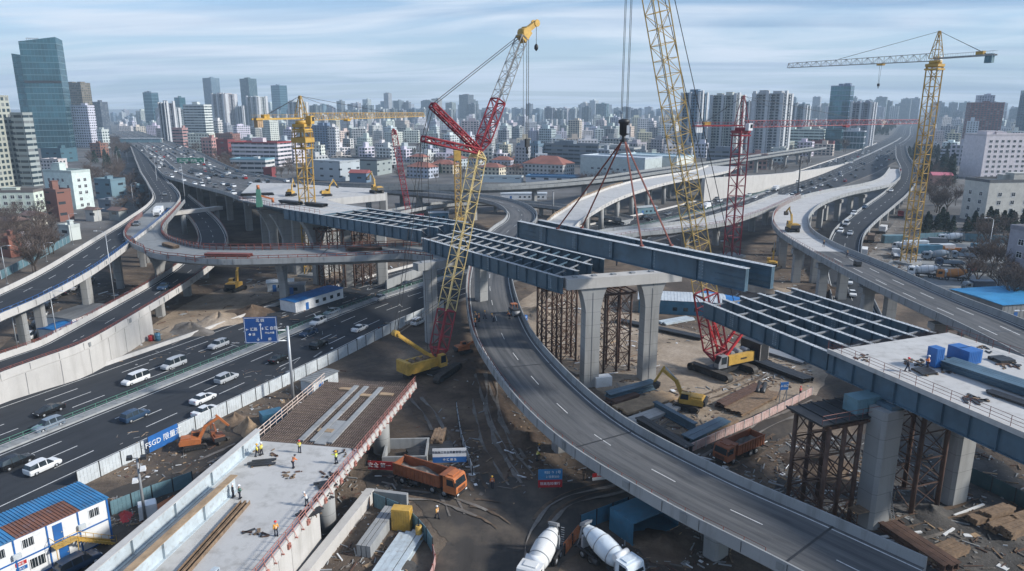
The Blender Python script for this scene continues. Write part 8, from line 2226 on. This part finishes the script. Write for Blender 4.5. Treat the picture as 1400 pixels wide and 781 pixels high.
def figure(kind):
    if kind in PM: return PM[kind]
    J = pose(kind); d = {}
    names = ['hip', 'waist', 'che', 'neck', 'head', 'top'] + [a + s for s in 'lr' for a in ('h', 'k', 'a', 't', 's', 'e', 'w', 'f')]
    bones = [('hip', 'waist'), ('waist', 'che'), ('che', 'neck'), ('neck', 'head'), ('head', 'top')] + [(x + s, y + s) for s in 'lr' for x, y in (('h', 'k'), ('k', 'a'), ('a', 't'), ('s', 'e'), ('e', 'w'), ('w', 'f'))] + [('hip', 'h' + s) for s in 'lr'] + [('che', 's' + s) for s in 'lr']
    R0 = {'hip': .13, 'waist': .12, 'che': .14, 'neck': .055, 'head': .10, 'top': .08, 'h': .09, 'k': .06, 'a': .045, 't': .045, 's': .06, 'e': .042, 'w': .032, 'f': .035}
    d['body'] = sub_mesh(J, names, bones, [R0[n] if n in R0 else R0[n[0]] for n in names], M['skin'], 'body')
    n2 = ['waist', 'hip', 'che', 'neck'] + [a + s for s in 'lr' for a in ('s', 'e', 'w')]
    J2 = dict(J); J2['neck'] = J['che'].lerp(J['neck'], .55)
    for s in 'lr': J2['w' + s] = J['e' + s].lerp(J['w' + s], .85)
    d['jacket'] = sub_mesh(J2, n2, [('waist', 'hip'), ('waist', 'che'), ('che', 'neck')] + [(x, y) for s in 'lr' for x, y in (('che', 's' + s), ('s' + s, 'e' + s), ('e' + s, 'w' + s))], [.165, .16, .185, .09, .09, .075, .06, .09, .075, .06], M['tint'], 'jacket')
    n3 = ['hip'] + [a + s for s in 'lr' for a in ('h', 'k', 'a')]
    J3 = dict(J); J3['hip'] = J['hip'] + Vector((0, 0, .02))
    d['trousers'] = sub_mesh(J3, n3, [('hip', 'hl'), ('hl', 'kl'), ('kl', 'al'), ('hip', 'hr'), ('hr', 'kr'), ('kr', 'ar')], [.15, .115, .088, .075, .115, .088, .075], M['navy'], 'trousers')
    m = MB(); c = J['head'] + Vector((.0, 0, .07)); m.lathe([(.15, 0), (.155, .02), (.14, .08), (.10, .13), (.04, .155)], 12, Matrix.Translation(c)); m.box(c.x + .10, c.x + .21, c.y - .08, c.y + .08, c.z, c.z + .02); me = m.mesh('helmet'); me.materials.append(M['tint']); d['helmet'] = me
    m = MB(); f = J['head'] + Vector((.098, 0, .02))
    for y in (-.035, .035): m.cbox(f + Vector((.004, y, .012)), (.012, .022, .012))
    m.cbox(f + Vector((-.004, 0, -.055)), (.012, .05, .010)); me = m.mesh('face_features'); me.materials.append(M['dark']); d['face'] = me
    m = MB(); w_ = J['waist']
    for z in (-.02, .10):
        m.lathe([(.172, z - .02), (.176, z), (.172, z + .02)], 14, Matrix.Translation(w_ + Vector((math.sin(.55) * z if kind == 'bend' else 0, 0, 0)))); 
    me = m.mesh('reflective_band'); me.materials.append(M['whitep']); d['band'] = me
    m = MB()
    for s in 'lr': q = J['a' + s]; m.box(q.x - .09, q.x + .21, q.y - .055, q.y + .055, 0.0, .12)
    me = m.mesh('boots'); me.materials.append(M['black']); d['boots'] = me
    PM[kind] = d; return d
def person(label, loc, rz, kind, vest, hat, sc=1.0, band=True):
    d = figure(kind); T = thing('person', label, 'person', loc, rz); T.scale = (sc,) * 3
    for k in ('body', 'jacket', 'trousers', 'helmet', 'boots'):
        o = part_of(T, k, d[k], (0, 0, 0))
        if k == 'jacket': o.color = (*vest, 1)
        if k == 'helmet': o.color = (*hat, 1)
        if k == 'body': part_of(o, 'face', d['face'], (0, 0, 0))
        if k == 'jacket' and band: part_of(o, 'reflective_band', d['band'], (0, 0, 0))
    return T
OR, YE, GR, DK, HY, HR, HW_ = (.80, .20, .03), (.70, .60, .06), (.04, .13, .09), (.03, .035, .05), (.80, .42, .03), (.65, .03, .03), (.75, .75, .75)
z6 = S14Z + .005
for x, y, z, k, v, h, r, lab in ((378, 733, z6, 'stand', (.80, .36, .05), HR, 2.2, 'worker in an orange-yellow vest and orange helmet standing alone near the front of the deck'), (328, 682, z6, 'work', GR, HW_, .6, 'worker in a dark green jacket beside the end of the shorter girder'), (319, 680, z6, 'stand', DK, HW_, .4, 'worker in dark clothes behind the green-jacketed one'), (352, 624, z6, 'walk', YE, HY, .2, 'worker in a dull yellow vest, left one of a pair beside the long girder'), (358, 622, z6, 'stand', YE, HW_, 2.9, 'worker in a bright yellow vest, right one of a pair beside the long girder'), (401, 640, z6, 'bend', OR, DK, 1.0, 'worker in an orange vest beside a wet patch on the deck'), (410, 619, z6, 'work', YE, HR, 2.0, 'worker in a yellow vest at the edge of the reinforcement'), (460, 634, z6, 'point', (.55, .62, .06), HY, 2.8, 'worker in a yellow-green vest pointing near the railing'), (420, 692, z6, 'bend', (.6, .62, .62), HW_, 2.6, 'worker in pale clothes crouching by the railing of the deck'),
  (673, 667, .07, 'stand', OR, HY, -1.6, 'worker in an orange vest standing on the muddy road'), (598, 709, .07, 'walk', (.78, .40, .08), HW_, 2.4, 'worker in a pale orange vest walking beside the curved fence'), (1094, 541, .05, 'stand', (.6, .04, .03), HR, 2.0, 'person in red behind the end of the pink barrier'), (734, 630, .05, 'bend', YE, HW_, .5, 'worker in a yellow vest under the curved ramp beside the notice board'), (737, 622, .05, 'stand', DK, HY, .5, 'worker in dark clothes under the curved ramp')):
    person(lab, at(x, y, z), r, k, v, h)
person('worker in dark clothes and a red helmet walking on the right deck', srz(1240, 508), -.4, 'walk', DK, HR, band=False); person('worker in an orange vest beside the slim blue cabin on the right deck', srz(1268, 505), 2.6, 'work', OR, HW_)
for x, y, k, v, lab in ((655, 440, 'stand', OR, 'worker in orange standing third from the parapet on the curved ramp'), (663, 436, 'walk', DK, 'worker in dark clothes in the middle of the curved ramp'), (650, 447, 'work', OR, 'worker in orange nearest the parapet of the curved ramp'), (652, 437, 'bend', (.6, .25, .1), 'worker bending beside the parapet of the curved ramp'), (697, 436, 'bend', OR, 'worker in orange beside the roller on the curved ramp'), (675, 440, 'bend', DK, 'worker crouching on the joint across the curved ramp')):
    p, a = zpath(S7, x, y, .02); person(lab, p, a + 1.2, k, v, HY)
p, a = zpath(S7, 703, 430, .02); T = thing('road_roller', 'dark road roller standing on the curved ramp below the girders', 'road roller', p, a + .3)
m = MB(); m.tube((-1.1, -.75, .55), (-1.1, .75, .55), .55, 16); m.tube((1.2, -.75, .55), (1.2, .75, .55), .55, 16); m.build('drum', M['grey'], T)
m = MB(); m.box(-1.3, 1.4, -.7, .7, .75, 1.4); m.build('body', M['dark'], T); m = MB(); m.box(-.4, .8, -.65, .65, 2.3, 2.4)
for x in (-.35, .75):
    for y in (-.6, .6): m.tube((x, y, 1.4), (x, y, 2.3), .04, 5)
m.build('canopy', M['orange'], T)
for x, y, v, lab in ((1126, 337, DK, 'worker in dark clothes on the wide ramp, further one'), (1158, 352, DK, 'worker in dark clothes on the wide ramp, nearer one')):
    p, a = zpath(S11, x, y, .02); person(lab, p, a, 'walk', v, HY, band=False)
person('worker in orange kneeling on the girder grid beside the lifted girder', at(843, 363, 21.2), 1.0, 'bend', OR, HY)
p, a = zpath(S11, 1172, 364, .02); T = thing('equipment_trolley', 'dark generator trolley on the wide ramp', 'trolley', p, a); m = MB(); m.box(-1, 1, -.6, .6, .4, 1.3); m.build('body', M['dark'], T); m = MB()
for x in (-.6, .6): m.tube((x, -.65, .3), (x, .65, .3), .3, 10)
m.build('axle', M['black'], T); m = MB(); m.tube((1, 0, .6), (1.9, 0, .5), .05, 5); m.build('drawbar', M['rail_r'], T)

for d_, o_, L_2, mm, lab in ((30, 4, 9, 'rust', 'rust-brown steel bundle on the red-railed ramp near the tall pier'), (62, 9, 12, 'rail_r', 'red steel bundle in the middle of the red-railed ramp'), (86, 4, 8, 'wood', 'timber bundle on the red-railed ramp left of the tower crane'), (104, 10, 10, 'rust', 'rusty bundle on the red-railed ramp near its inner edge')):
    p, t = S4.at_d(d_, o_, .06); stack(lab, None, L_2, math.atan2(t.y, t.x), 4, 2, .45, .35, M[mm], p=p)
for x, y, L_2, r, lab in ((352, 268, 10, .3, 'dark steel bundle at the back of the flyover deck'), (398, 279, 9, -.6, 'steel bundle left of the tower crane mast on the flyover deck'), (432, 282, 8, -.6, 'steel bundle right of the tower crane mast on the flyover deck')):
    stack(lab, None, L_2, r, 4, 2, .5, .4, M['dark'], p=at(x, y, 22.02))
